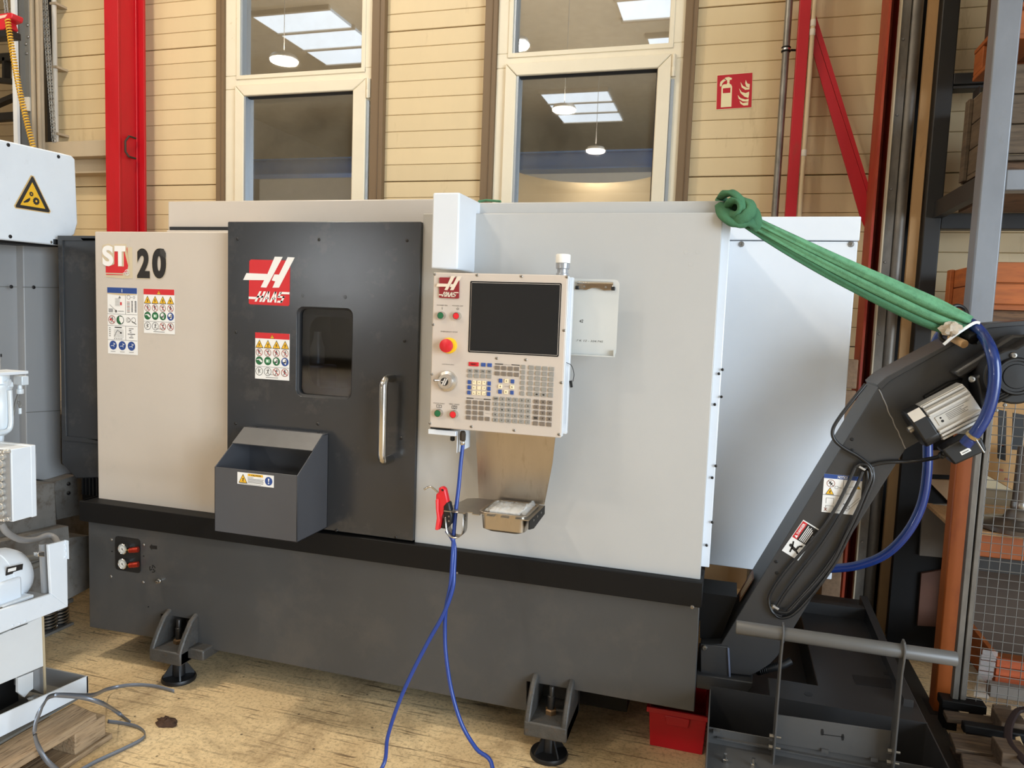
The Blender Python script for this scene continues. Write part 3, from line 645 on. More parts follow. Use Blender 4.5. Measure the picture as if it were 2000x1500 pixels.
def logo(pr, f, redm, whitem, raise_=False, parent=None, name='logo'):
    """slanted double stroke over a red square with the maker's lettering"""
    def L(pts, m, l, t=0.002):
        q = pr.ql([f(*a) for a in pts])
        if raise_: pr.slab(q, m, t, 0)
        else: pr.poly(q, m, l)
    sq = [(175, 97), (600, 108), (618, 125), (610, 605), (595, 622), (165, 602), (150, 590), (157, 115)]
    L(sq, redm, 1, 0.006)
    L([(430, 255) if 0 else (445, 65), (535, 68), (350, 415), (285, 410), (325, 330), (88, 328), (125, 250), (362, 260)], whitem, 4, 0.009)
    L([(590, 70), (670, 75), (492, 415), (418, 415), (450, 345), (410, 332), (440, 265), (492, 268)], whitem, 4, 0.009)
    t = 0.0078
    L([(150, 515), (240, 519), (225, 545), (150, 541)], whitem, 4, t); L([(516, 462), (612, 466), (610, 490), (500, 487)], whitem, 4, t)
    for pts in ([(272, 455), (296, 455), (240, 572), (216, 571)], [(320, 456), (346, 457), (292, 575), (268, 574)], [(250, 505), (318, 508), (308, 530), (240, 527)],     # H
                [(362, 457), (386, 458), (326, 577), (300, 576)], [(366, 457), (390, 458), (382, 580), (360, 579)], [(345, 525), (375, 526), (372, 545), (336, 543)],   # A
                [(440, 460), (464, 461), (406, 581), (382, 580)], [(444, 460), (466, 461), (462, 583), (440, 582)], [(422, 528), (452, 529), (450, 548), (413, 546)],   # A
                [(500, 463), (524, 464), (498, 520), (474, 519)], [(482, 508), (556, 511), (552, 532), (474, 528)], [(536, 511), (560, 512), (528, 583), (505, 582)], [(478, 560), (534, 563), (526, 586), (468, 583)]):  # S
        L(pts, whitem, 4, t)
    return pr.build(name, parent)
pr = PX2(486, 507, YD); logo(pr, lambda x, y: (460 + x * .1733, 490 + y * .1733), REDI, WHITEI, parent=door)
# bin sticker
pr = PX2(464, 921.5, YF); W = pr.q(535, 929)[0]; H = 0.062
a, b_ = pr.q(464, 922)[1], pr.q(464, 945)[1]; H = a - b_
pr.slab([(0, 0), (W, 0), (W, -H), (0, -H)], WHITEI)
warn(pr, W * .16, -H * .52, H * .82, 5, 2); pr.rect(W * .29, -H * .25, W * .42, H * .20, YELI, 5)
pr.text('CAUTION', W * .39, -H * .22, H * .13, BLKI, 7, w_=W * .27, bold=.02, shear=.2); warn(pr, W * .34, -H * .14, H * .14, 6, 0, False)
pr.text('Pinch hazard.', W * .29, -H * .40, H * .09, BLKI, 6, w_=W * .16)
for k in range(4): pr.rect(W * .29, -H * (.50 + .105 * k), W * (.44, .42, .44, .43)[k], H * .045, GREYI, 6)
pr.disc(W * .865, -H * .5, H * .36, BLUEI, 5); pr.poly([(W * .845, -H * .28), (W * .885, -H * .28), (W * .873, -H * .58), (W * .857, -H * .58)], WHITEI, 6); pr.disc(W * .865, -H * .68, H * .06, WHITEI, 6, 10)
pr.rect(W * .06, -H * .95, W * .6, H * .03, GREYI, 6)
pr.build('caution_sticker', bino)
# ---- gauge recess on the base
gy = YB
x0_, z1_ = zx(225, 1046, gy); x1_, z0_ = zx(275, 1120, gy)
rec = MB().prism(rr_loop(x0_, x1_, z0_, z1_, 0.016, gy - 0.0015), (0, 0.012, 0)); reco = rec.build('gauge_recess', BLACK, lathe)
FACE = mat('gauge_face', (222, 222, 216), 0.4); REDK = mat('red_anodised', (160, 46, 28), 0.28, 0.5)
for cy in (1072, 1101):
    c = P(240, cy, gy - 0.02); g = MB().lathe(c, (0, -1, 0), [(0.020, -0.018), (0.0225, -0.006), (0.0235, 0.004), (0.021, 0.006), (0.0195, 0.003)], 22).build('gauge', CHROME, reco)
    pr = Print((c.x, gy - 0.0235, c.z)); pr.disc(0, 0, .0195, FACE, 0); pr.hoop(0, 0, .0165, .001, BLKI, 1)
    for k in range(10):
        an = math.radians(-40 + 26 * k); pr.line((.0135 * math.cos(an), .0135 * math.sin(an)), (.0165 * math.cos(an), .0165 * math.sin(an)), .001, BLKI, 1)
    pr.line((-.002, .004), (.007, -.009), .0016, BLKI, 2); pr.disc(0, 0, .003, BLKI, 3, 8); pr.build('dial', reco)
    k = P(254, cy + 3, gy - 0.03); e = P(272, cy + 3, gy - 0.005)
    MB().lathe((k.x, gy - 0.030, k.z), Vector((0.85, 0.35, 0.12)), [(0.006, -0.006), (0.011, -0.002), (0.0115, 0.012), (0.0125, 0.013), (0.0125, 0.034)], 12).build('valve_knob', REDK, reco)
    MB().lathe((k.x, gy - 0.030, k.z), Vector((-0.85, -0.35, -0.12)), [(0.0075, 0.0), (0.0075, 0.007), (0.003, 0.008)], 10).build('valve_tip', mat('brass', (190, 140, 60), .3, .9), reco)
for a in [(218, 1054), (281, 1064), (217, 1126), (280, 1137)]: screw(P(*a, gy), parent=baseo, r=0.0065, m=SCREW)
for a in [(219, 1077), (281, 1086), (290, 1185)]: screw(P(*a, gy), parent=baseo, r=0.003, m=BLACK)
f = P(313, 1133, gy); MB().lathe(f, (0.2, -1, 0), [(0.009, -0.002), (0.009, 0.012), (0.006, 0.014), (0.006, 0.026), (0.0035, 0.027)], 12).build('air_fitting', CHROME, baseo)
pr = PX2(298, 1111, gy)
for k in range(3):
    for j in range(5):
        a0 = math.radians(120 * k + 20 + 16 * j); a1 = a0 + math.radians(17)
        pr.poly([(r * math.cos(a), r * math.sin(a)) for r, a in ((.017, a0), (.017, a1), (.0125, a1), (.0125, a0))], BLACK)
    an = math.radians(120 * k + 90); pr.line((0.003 * math.cos(an), 0.003 * math.sin(an)), (.011 * math.cos(an), .011 * math.sin(an)), .005, BLACK)
pr.build('fan_mark', baseo); pr = PX2(298, 1070, gy)
pr.poly(pr.ql([(292, 1068), (297, 1062), (297, 1065), (307, 1066), (307, 1073), (297, 1072), (297, 1075)]), BLACK); 
pr.build('arrow_cutout', baseo)
screw(P(1352, 1186, YBAND), parent=bando, r=0.007); screw(P(893, 1119, YBAND), parent=bando, r=0.004)
# ---- levelling feet
def foot(X, flip, label):
    yb = 2.505
    w_ = 0.078; t = 0.022
    m_ = MB(); m_.box(X - w_, X + w_, 2.425, 2.64, 0.105, 0.160)
    prf = [(2.425, 0.105), (2.427, 0.165), (2.455, 0.215), (2.495, 0.27), (2.535, 0.292), (2.64, 0.30), (2.64, 0.105)]
    m_.prism([(X - w_, a, c) for a, c in prf], (t, 0, 0)); m_.prism([(X + w_ - t, a, c) for a, c in prf], (t, 0, 0)); m_.box(X - w_, X + w_, 2.62, 2.66, 0.105, 0.30)
    if flip: m_.box(X + w_ - 0.005, X + w_ + 0.075, 2.47, 2.60, 0.120, 0.165)
    f = m_.build('foot_bracket', CAST, lathe, bevel=0.006)
    yc = 2.508
    MB().lathe((X, yc, 0.155), (0, 0, 1), [(0.0215, 0), (0.0215, 0.020), (0.018, 0.024)], 6).build('nut', RUSTY, f, smooth=False)
    MB().lathe((X, yc, 0.04), (0, 0, 1), [(0.013, 0), (0.013, 0.185), (0.0095, 0.187), (0.0095, 0.218), (0.008, 0.221)], 14).build('stud', DSCREW, f)
    p = MB().lathe((X, yc, 0), (0, 0, 1), [(0.068, 0), (0.070, 0.008), (0.066, 0.017), (0.052, 0.020), (0.026, 0.022), (0.024, 0.075), (0.021, 0.082)], 30)
    for k in range(4):
        a = math.radians(45 + 90 * k); c, s_ = math.cos(a), math.sin(a); n = Vector((-s_, c, 0)) * 0.003
        A = [Vector((X + c * r, yc + s_ * r, z)) - n for r, z in ((0.02, 0.018), (0.062, 0.018), (0.060, 0.026), (0.026, 0.078), (0.02, 0.078))]
        p.prism(A, n * 2)
    p.build('pad', BLACK, f)
    return f
foot(-2.147, True, ''); foot(-0.534, False, '')
# dark bracket hanging under the base beside the right foot
MB().prism([(P(1002, 1385, 2.6).x, 2.60, 0.16), (P(1030, 1412, 2.6).x, 2.60, 0.10), (P(1030, 1400, 2.6).x, 2.60, 0.2)], (0, 0.02, 0)).build('bed_gusset', CAST, lathe)
# ================================================================ CONTROL PENDANT, TRAY, CLIPBOARD, AIR GUN
YP = 2.28
PANEL = mat('pendant_face', (206, 193, 180), 0.42, var=0.015)
px0, pz1 = zx(847, 532, YP); px1 = P(1109, 537, YP).x; pz0 = P(836, 834, YP).z
pend = thing('control_pendant', 'operator control pendant with dark screen and keypad on the lathe front', 'control panel', ((px0 + px1) / 2, YP, pz0))
MB().box(px0, px1, YP, YP + 0.012, pz0, pz1).build('face_plate', PANEL, pend, bevel=0.003)
body = MB().box(px0 + 0.004, px1 + 0.001, YP + 0.011, YP + 0.03, pz0 + 0.002, pz1 - 0.002); body.box(px0 + 0.006, px1 - 0.012, YP + 0.03, YP + 0.075, pz0 + 0.004, pz1 - 0.004); body.box(px0 + 0.004, px1 + 0.002, YP + 0.075, YP + 0.095, pz0 + 0.002, pz1 - 0.002)
body.build('housing', COOLP, pend, bevel=0.002)
MB().box(px1 - 0.012, px1 - 0.0105, YP + 0.034, YP + 0.07, pz0 + 0.03, pz0 + 0.20).build('side_slot', mat('slot_grey', (150, 152, 154), 0.5), pend)
sx0_, sz1_ = zx(919, 549, YP); sx1_, sz0_ = zx(1091, 697, YP)
m, nt, b = _base('screen_black'); b.inputs['Base Color'].default_value = (0.012, 0.012, 0.013, 1); b.inputs['Roughness'].default_value = 0.07; b.inputs['Specular IOR Level'].default_value = 0.55
SCRN = m
MB().ring(rr_loop(sx0_, sx1_, sz0_, sz1_, 0.004, YP - 0.0015), rr_loop(sx0_ + 0.006, sx1_ - 0.006, sz0_ + 0.006, sz1_ - 0.006, 0.002, YP + 0.001), (0, 0.006, 0)).build('screen_rim', mat('rim_black', (20, 20, 20), .8, spec=.2), pend)
MB().box(sx0_ + 0.005, sx1_ - 0.005, YP - 0.0008, YP + 0.004, sz0_ + 0.005, sz1_ - 0.005).build('screen', SCRN, pend)
def k1(x, y): return (830 + x * .15, 690 + y * .15)
def k2(x, y): return (830 + x * .12, 520 + y * .12)
KG = mat('key_grey', (150, 146, 138), 0.45); KD = mat('key_taupe', (124, 112, 100), 0.45); KB = mat('key_blue', (52, 82, 148), 0.45); KW = mat('key_cream', (244, 228, 190), 0.45); KR = mat('key_red', (208, 28, 40), 0.4)
KRIM = mat('key_rim', (238, 228, 212), 0.5)
leg = PX2(847, 532, YP - 0.0042)
PXM = 1 / 615.0
_keym = {}
def key(cx, cy, kw, kh, m, txt=None, tm=None, th=None):
    c = P(*k1(cx, cy), YP); a, b2_ = kw * .15 * PXM / 2, kh * .15 * PXM / 2
    kk = (kw, kh, m.name)
    if kk not in _keym:
        mb = MB(); f = 0.82
        o = [(x * a, 0.001, z * b2_) for x, z in ((-.92, -1), (.92, -1), (1, -.85), (1, .85), (.92, 1), (-.92, 1), (-1, .85), (-1, -.85))]
        i = [(x * a * f, -0.0042, z * b2_ * f) for x, z in ((-.9, -1), (.9, -1), (1, -.8), (1, .8), (.9, 1), (-.9, 1), (-1, .8), (-1, -.8))]
        n = 8; mb.add(o + i, [tuple(range(n, 2 * n))] + [(q, (q + 1) % n, n + (q + 1) % n, n + q) for q in range(n)])
        ob = mb.build('key', m, None, smooth=False); _keym[kk] = ob.data; bpy.data.objects.remove(ob)
    ob = bpy.data.objects.new('key', _keym[kk]); COL.objects.link(ob); ob.parent = pend; ob.location = Vector((c.x, YP, c.z)) - WORLD[pend]
    if txt:
        q = leg.q(*k1(cx, cy)); h = th or kh * .15 * PXM * .36
        leg.text(txt, q[0], q[1] - h / 2, h, tm or BLKI, 2, w_=min(len(txt) * h * .75, kw * .15 * PXM * .74) if len(txt) > 1 else None, bold=.02, center=True)
def grid(tl, tr, bl, nc, nr, kw, kh, m, txts=(), skip=(), tm=None, over=None):
    n = 0
    for r in range(nr):
        for c in range(nc):
            if (c, r) in skip: continue
            u = c / max(nc - 1, 1); v = r / max(nr - 1, 1)
            x = tl[0] + (tr[0] - tl[0]) * u + (bl[0] - tl[0]) * v; y = tl[1] + (tr[1] - tl[1]) * u + (bl[1] - tl[1]) * v
            mm = over(c, r) if over else m
            key(x, y, kw, kh, mm or m, txts[n] if n < len(txts) else None, tm); n += 1
grid((588, 228), (838, 240), (586, 292), 4, 2, 66, 54, KG, ['F1', 'F2', 'F3', 'F4'])
key(634, 142, 150, 58, KR, 'RESET'); key(760, 149, 66, 54, KB); key(842, 154, 66, 54, KB)
grid((580, 375), (580, 375), (574, 511), 1, 3, 50, 56, KB); grid((836, 393), (836, 393), (830, 530), 1, 3, 50, 56, KB)
grid((643, 380), (771, 386), (639, 515), 3, 3, 54, 56, KW)
for (c, r), pts in {(0, 0): ((-.4, .5), (.2, .5), (-.4, -.1)), (1, 0): ((-.45, 0), (.45, 0), (0, .5)), (2, 0): ((.4, .5), (-.2, .5), (.4, -.1)), (0, 1): ((-.5, 0), (0, .45), (0, -.45)), (2, 1): ((.5, 0), (0, .45), (0, -.45)), (0, 2): ((-.4, -.5), (.2, -.5), (-.4, .1)), (1, 2): ((-.45, 0), (.45, 0), (0, -.5)), (2, 2): ((.4, -.5), (-.2, -.5), (.4, .1))}.items():
    q = leg.q(*k1(643 + 64 * c - 2 * r, 380 + 3 * c + 67.5 * r)); leg.poly([(q[0] + x * .0052, q[1] + y * .0052) for x, y in pts], BLKI, 2)
grid((943, 187), (1194, 204), (941, 262), 4, 2, 68, 56, KD)
for a in ((985, 357), (1140, 367), (977, 500), (1133, 512)): key(*a, 50, 56, KB)
for a, pts in (((1062, 360), ((-.5, -.3), (.5, -.3), (0, .4))), ((980, 432), ((.3, -.5), (.3, .5), (-.4, 0))), ((1135, 440), ((-.3, -.5), (-.3, .5), (.4, 0))), ((1055, 505), ((-.5, .3), (.5, .3), (0, -.4)))):
    key(*a, 54, 56, KW); q = leg.q(*k1(*a)); leg.poly([(q[0] + x * .0055, q[1] + y * .0055) for x, y in pts], BLKI, 2)
grid((1282, 178), (1282, 178), (1267, 523), 1, 6, 58, 56, KG)
grid((1383, 185), (1650, 205), (1366, 528), 4, 6, 70, 56, KG)
for i in (1, 2):
    q = leg.q(*k1(1366 + 89 * i, 528 + 6.7 * i)); s_ = 1 if i == 2 else -1
    leg.poly([(q[0] + x * .004 * s_, q[1] + y * .004) for x, y in ((1, 0), (0, .9), (0, .4), (-.9, .4), (-.9, -.4), (0, -.4), (0, -.9))], BLKI, 2)
grid((572, 634), (820, 651), (566, 838), 4, 4, 66, 56, KD, skip=((3, 2),))
grid((925, 590), (1347, 618), (915, 868), 6, 5, 70, 56, KG, ['SHIFT'] + list('ABCDEFGHIJKLMNOPQRSTUVWXYZ;()'), over=None)
grid((1450, 628), (1628, 643), (1438, 913), 3, 5, 70, 56, KD, list('789456123-0.'))
for pts in (((543, 576), (635, 582), (635, 592), (543, 588)), ((765, 592), (858, 598), (858, 609), (765, 603)), ((914, 132), (1020, 138), (1020, 150), (914, 144)), ((1128, 145), (1234, 151), (1234, 161), (1128, 155))):
    leg.Y = YP - 0.0006; leg.poly([(leg.q(*k1(*a))[0], leg.q(*k1(*a))[1]) for a in pts], BLKI, -12)
def flat(txt, tl, br, m=BLKI, bold=0.0): fit(leg, txt, tl, br, m, -12, bold)
leg.Y = YP
flat('DISPLAY', k1(1032, 142), k1(1116, 156), GREYI); flat('OVERRIDES', k1(648, 584), k1(756, 602), GREYI); flat('CURSOR', k1(1028, 424), k1(1092, 438), GREYI); flat('SPINDLE', k1(788, 780), k1(850, 792), GREYI)
flat('HANDLE JOG', k1(226, 136), k1(380, 158)); flat('CYCLE START', k1(112, 640), k1(262, 664)); flat('FEED HOLD', k1(320, 652), k1(450, 676))
flat('POWER ON', k2(200, 625), k2(368, 648)); flat('POWER OFF', k2(450, 634), k2(624, 656)); flat('EMERGENCY STOP', k2(260, 1052), k2(534, 1082))
def fr_rect(a, b, t=.0012):
    (x0, z1), (x1, z0) = leg.q(*a), leg.q(*b)
    for p, q in (((x0, z0), (x0, z1)), ((x1, z0), (x1, z1)), ((x0, z0), (x1, z0)), ((x0, z1), (x1, z1))): leg.line(p, q, t, BLKI, -12)
fr_rect(k1(155, 670), k1(216, 708)); leg.line(leg.q(*k1(186, 672)), leg.q(*k1(186, 706)), .0012, BLKI, -12)
fr_rect(k1(354, 682), k1(416, 722)); leg.hoop(*leg.q(*k1(386, 702)), .004, .001, BLKI, -12, 10)
leg.line(leg.q(*k2(284, 668)), leg.q(*k2(284, 705)), .0014, BLKI, -12); leg.hoop(*leg.q(*k2(536, 694)), .0038, .001, BLKI, -12, 14)
leg.build('legends', pend)
# raised badge
pr = PX2(859, 542, YP)
logo(pr, lambda x, y: (859.2 + (x - 155) / 460 * 38.0, 542 + (y - 100) / 512 * 40.5), mat('badge_red', (142, 28, 36), 0.4), mat('badge_cream', (232, 216, 196), 0.45), True, pend, 'badge')
# push buttons
def button(c, m, r=.0135, h=.016):
    q = P(*c, YP)
    MB().lathe(q, (0, -1, 0), [(r, -0.001), (r * 1.02, .004), (r * .95, h * .8), (r * .88, h), (r * .78, h), (r * .76, h * .8)], 22).build('button_ring', CHROME, pend)
    MB().lathe(q, (0, -1, 0), [(r * .76, 0), (r * .76, h * .9), (r * .68, h * .98), (.001, h * 1.0)], 20).build('button', m, pend)
BG = mat('button_green', (30, 104, 62), 0.4); BR_ = mat('button_red', (226, 36, 44), 0.4)
button(k2(280, 803), BG); button(k2(532, 810), BR_); button(k1(186, 776), BG, .0142); button(k1(384, 792), BR_, .0142)
e = P(*k2(403, 1290), YP)
MB().lathe(e, (0, -1, 0), [(.026, -.001), (.0265, .004), (.026, .010), (.020, .013)], 26).build('stop_collar', mat('stop_yellow', (244, 196, 28), .4), pend)
MB().lathe(e, (0, -1, 0), [(.013, .008), (.0135, .020), (.021, .024), (.0225, .030), (.0215, .037), (.012, .042), (.001, .043)], 26).build('stop_button', mat('stop_red', (214, 36, 46), .35), pend)
j = P(*k1(296, 362), YP)
MB().lathe(j, (0, -1, 0), [(.0345, -.001), (.035, .005), (.0335, .010), (.0245, .014), (.024, .026), (.0225, .029), (.001, .0295)], 36).build('jog_wheel', mat('jog_aluminium', (208, 202, 194), .28, .85), pend)
pr = Print((j.x, YP - .0297, j.z)); pr.disc(0, 0, .0135, BLKI, 0)
for a in ((-.006, .0), (.001, .0)): pr.poly([(a[0] + .0065, .0115), (a[0] + .0105, .0105), (a[0] + .001, -.0115), (a[0] - .004, -.0105)], mat('jog_silver', (214, 208, 200), .4), 1)
pr.rect(-.011, -.001, .008, .003, mat('jog_silver', (214, 208, 200), .4), 1)
for k in range(12):
    a = math.radians(30 * k); pr.line((.028 * math.cos(a), .028 * math.sin(a)), (.0315 * math.cos(a), .0315 * math.sin(a)), .0012, GREYI, -75)
pr.build('jog_disc', pend)
jk = P(*k1(165, 360), YP - .024); MB().lathe((j.x - .017, YP - .024, j.z + .003), (-.85, -.5, 0.0), [(.004, 0), (.0042, .012), (.0055, .014), (.005, .020), (.002, .022)], 12).build('jog_knob', CHROME, pend)
for a in [k1(935, 65), k1(1313, 85), k1(88, 272), k1(1775, 383), k1(65, 912), k1(605, 955), k1(1162, 1003), k1(1745, 1057)] + [(800 + x * .3067, 360 + y * .3067) for x, y in ((160, 572), (430, 578), (712, 586), (1002, 590), (150, 893), (984, 930))]:
    screw(P(*a, YP), r=.0048, parent=pend)
bcn = P(1098.5, 537, YP + .045)
MB().lathe((bcn.x, bcn.y, pz1 - .005), (0, 0, 1), [(.021, 0), (.021, .012), (.018, .014), (.0175, .026), (.022, .028), (.0225, .044), (.020, .045)], 22).build('beacon_base', mat('beacon_grey', (168, 170, 174), .3, .4), pend)
MB().lathe((bcn.x, bcn.y, pz1 + .040), (0, 0, 1), [(.0225, 0), (.0235, .002), (.0235, .026), (.021, .028)], 22).build('beacon_cap', mat('beacon_white', (246, 246, 242), .35), pend)
# hanger plate and hose coupling below the pendant
h0 = P(836, 838, YP + .02); h1 = P(890, 846, YP + .02)
hp = MB().box(h0.x, h1.x, YP + .02, YP + .20, h0.z - .017, h0.z); hp.box(h1.x, h1.x + .004, YP + .03, YP + .16, h0.z - .075, h0.z); hp.build('hanger_plate', COOLP, pend, bevel=.003)
MB().box(P(845, 834, YP + .05).x, P(880, 838, YP + .05).x, YP + .03, YP + .08, h0.z, pz0 + .004).build('gap_block', BLACK, pend)
MB().lathe(P(884, 853, YP + .06), (0, 0, -1), [(.008, 0), (.008, .012), (.003, .015)], 12).build('knob', BLACK, pend)
# ---- stainless tray under the pendant
YT_ = 2.43
TRAYM = mat('brushed_stainless', (186, 176, 162), 0.34, 0.95, var=0.08, scale=7, stretch=(1, 1, .25), dirt=(150, 132, 110), dirt_at=(.55, .8))
bp = MB(); bp.prism([P(928, 832, YT_ - .03), P(1085, 850, YT_ - .03), P(1079, 905, YT_ - .02), P(1063, 986, YT_), P(935, 975, YT_), P(932, 900, YT_ - .02)], (0, .003, 0))
ZS = P(1063, 987, YT_).z
tray = bp.build('tool_tray', TRAYM, pend)
sx_l = P(935, 976, YT_).x - .052; sx_r = P(1064, 987, YT_).x
yf = 2.225
outl = [(sx_l + .015, YT_ - .02), (sx_l, yf + .03)]
n_t = 6; xs = [sx_l + (sx_r - sx_l) * k / n_t for k in range(n_t + 1)]
for k in range(n_t):
    a, b_ = xs[k], xs[k + 1]; outl += [(a + .001, yf), (a + (b_ - a) * .55, yf), (a + (b_ - a) * .55, yf + .018), (b_ - .001, yf + .018)] if k < n_t - 1 else [(a + .001, yf), (b_, yf)]
outl += [(sx_r, YT_)]
outl.append((sx_l + .05, YT_))
sh = MB().prism([(x, y, ZS) for x, y in outl], (0, 0, -.003)); sh.build('shelf', STEEL, tray)
MB().prism([(sx_r - .002, yf, ZS - .001), (sx_r - .002, YT_, ZS - .001), (sx_r - .002, YT_, ZS - .03), (sx_r - .002, yf + .06, ZS - .042), (sx_r - .002, yf, ZS - .03)], (.003, 0, 0)).build('side_lip', BLACKP, tray)
for q in (.25, .5, .75): screw((sx_r + .001, yf + .2 * q, ZS - .012), (1, 0, 0), .004, SCREW, tray)
a0, a1 = P(938, 1000, yf + .015).x, P(1026, 1008, yf + .015).x
pan = MB(); zt = ZS + .002
def ploop(i, z): return [(x, y, z) for x, y in rrect((a0 + a1) / 2, yf + .1, (a1 - a0) - 2 * i, .17 - 2 * i, .02, 4)]
n_ = 20; L = [ploop(-.006, zt + .004), ploop(0, zt + .003), ploop(.004, ZS - .05), ploop(.02, ZS - .060)]
vs = [q for l in L for q in l]; pan.add(vs, [(i * n_ + k, i * n_ + (k + 1) % n_, (i + 1) * n_ + (k + 1) % n_, (i + 1) * n_ + k) for i in range(3) for k in range(n_)] + [tuple(range(3 * n_, 4 * n_))])
po = pan.build('tray_pan', TRAYM, tray); po.modifiers.new('thick', 'SOLIDIFY').thickness = .0015
# hook of bent strip that carries the air gun
hk = MB(); yh = yf + .0
hx1 = P(905, 994, yh).x; hz1 = ZS - .001; hx0 = P(871, 1000, yh).x; zb = P(885, 1052, yh).z; rr = (hx1 - hx0) / 2
prof = [(sx_l + .03, hz1), (hx1, hz1), (hx1, zb + rr)] + [((hx0 + hx1) / 2 + rr * math.cos(math.radians(-18 * k)), zb + rr + rr * math.sin(math.radians(-18 * k))) for k in range(1, 10)] + [(hx0, zb + rr), (hx0 - .004, hz1 - .022)]
vs = []
for x, z in prof: vs += [(x, yh, z), (x, yh + .045, z)]
hk.add(vs, [(2 * k, 2 * k + 2, 2 * k + 3, 2 * k + 1) for k in range(len(prof) - 1)])
ho = hk.build('gun_hook', STEEL, tray); ho.modifiers.new('thick', 'SOLIDIFY').thickness = .0022
for z in (-.018, -.03):
    screw((hx1 + .0012, yh + .02, hz1 + z), (1, 0, 0), .0035, SCREW, tray)
# ---- bag with parts lying on the tray
m, nt, b = _base('clear_film'); b.inputs['Base Color'].default_value = (.9, .9, .88, 1); b.inputs['Roughness'].default_value = .12; b.inputs['Alpha'].default_value = .20
FILM = m
pb = thing('plastic_bag', 'crumpled clear plastic bag with papers in the steel tray under the pendant', 'bag', ((a0 + a1) / 2, yf + .1, ZS + .005))
bg = MB(); nx, ny = 22, 12; vs = []
for i in range(nx):
    for k in range(ny):
        u, v_ = i / (nx - 1), k / (ny - 1); e_ = min(u, 1 - u, v_, 1 - v_) * 4
        vs.append((a0 + .006 + (a1 - a0 - .012) * u, yf + .035 + .135 * v_, ZS + .007 + .006 * min(1, e_) + random.uniform(-.004, .005) + (.02 * max(0, 1 - abs(u - .93) / .07) if v_ > .3 else 0)))
bg.add(vs, [(i * ny + k, (i + 1) * ny + k, (i + 1) * ny + k + 1, i * ny + k + 1) for i in range(nx - 1) for k in range(ny - 1)])
bo = bg.build('film', FILM, pb); bo.modifiers.new('thick', 'SOLIDIFY').thickness = .0008
MB().box(a0 + .02, a1 - .03, yf + .05, yf + .15, ZS - .002, ZS + .006).build('papers', WHITEI, pb, bevel=.002)
# ---- clipboard
YCB = 2.41
cbx0, cbz1 = zx(1108, 544, YCB); cbx1 = P(1210, 549, YCB).x; cbz0 = P(1200, 697, YCB).z
cb = thing('clipboard', 'white metal clipboard fixed beside the pendant screen', 'clipboard', ((cbx0 + cbx1) / 2, YCB, cbz0))
WPAINT = mat('clipboard_white', (204, 204, 199), .36)
c_ = MB().prism([(x, YCB, z) for x, z in rrect((cbx0 + cbx1) / 2, (cbz0 + cbz1) / 2, cbx1 - cbx0, cbz1 - cbz0, .016)], (0, .002, 0)); c_.build('board', WPAINT, cb)
MB().box(cbx0 + .005, cbx1 - .004, YCB - .018, YCB, cbz0 - .001, cbz0 + .003).build('ledge', WPAINT, cb, bevel=.001)
MB().box(cbx1 - .006, cbx1 - .003, YCB - .018, YCB, cbz0, cbz0 + .022).build('end_tab', WPAINT, cb)
q0, q1_ = P(1129, 550, YCB), P(1198, 568, YCB); xm = (q0.x + q1_.x) / 2; hw = (q1_.x - q0.x) / 2
CL = mat('clip_nickel', (170, 150, 128), .2, 1.0)
MB().prism([(xm + x * hw, YCB - .010, q1_.z + z * (q0.z - q1_.z)) for x, z in ((-1, .1), (-.5, .0), (-.2, .25), (0, .3), (.2, .25), (.5, .0), (1, .1), (.98, .85), (.3, .9), (.2, 1), (-.2, 1), (-.3, .9), (-.98, .85))], (0, .008, 0)).build('clip', CL, cb, bevel=.002)
MB().tube([(xm - hw, YCB - .010, q0.z - .003), (xm + hw, YCB - .010, q0.z - .003)], .004, 10).build('clip_bar', CHROME, cb)
for s_ in (-1, 1):
    MB().box(xm + s_ * hw - .006, xm + s_ * hw + .006, YCB - .013, YCB - .001, q1_.z + .001, q1_.z + .013).build('clip_grip', BLACK, cb, bevel=.002)
    screw((xm + s_ * hw * .6, YCB - .010, (q0.z + q1_.z) / 2 - .003), r=.0035, parent=cb)
pr = PX2(1127, 600, YCB); GRAPH = mat('pencil_grey', (104, 104, 100), .6)
fit(pr, '42', (1132, 624), (1139, 630), BLKI, 2, 0, .2); fit(pr, '7 K 12 - 324.745', (1126, 663), (1178, 669), GRAPH, 2, 0, .25); pr.build('pencil_notes', cb)
# dangling plug
pl = thing('dangling_plug', 'small black plug on a thin cable beside the keypad edge', 'plug', P(1115, 748, YP + .08))
MB().tube(spline([P(1106, 708, YP + .06), P(1116, 714, YP + .07), P(1121, 730, YP + .075), P(1119, 745, YP + .08)]), .0011, 6).build('cable', BLACK, pl)
q = P(1114, 749, YP + .08); MB().prism([(q.x - .004, q.y, q.z + .008), (q.x + .004, q.y, q.z + .01), (q.x + .008, q.y, q.z - .012), (q.x, q.y, q.z - .014)], (0, .008, 0)).build('plug_body', BLACK, pl, bevel=.001)
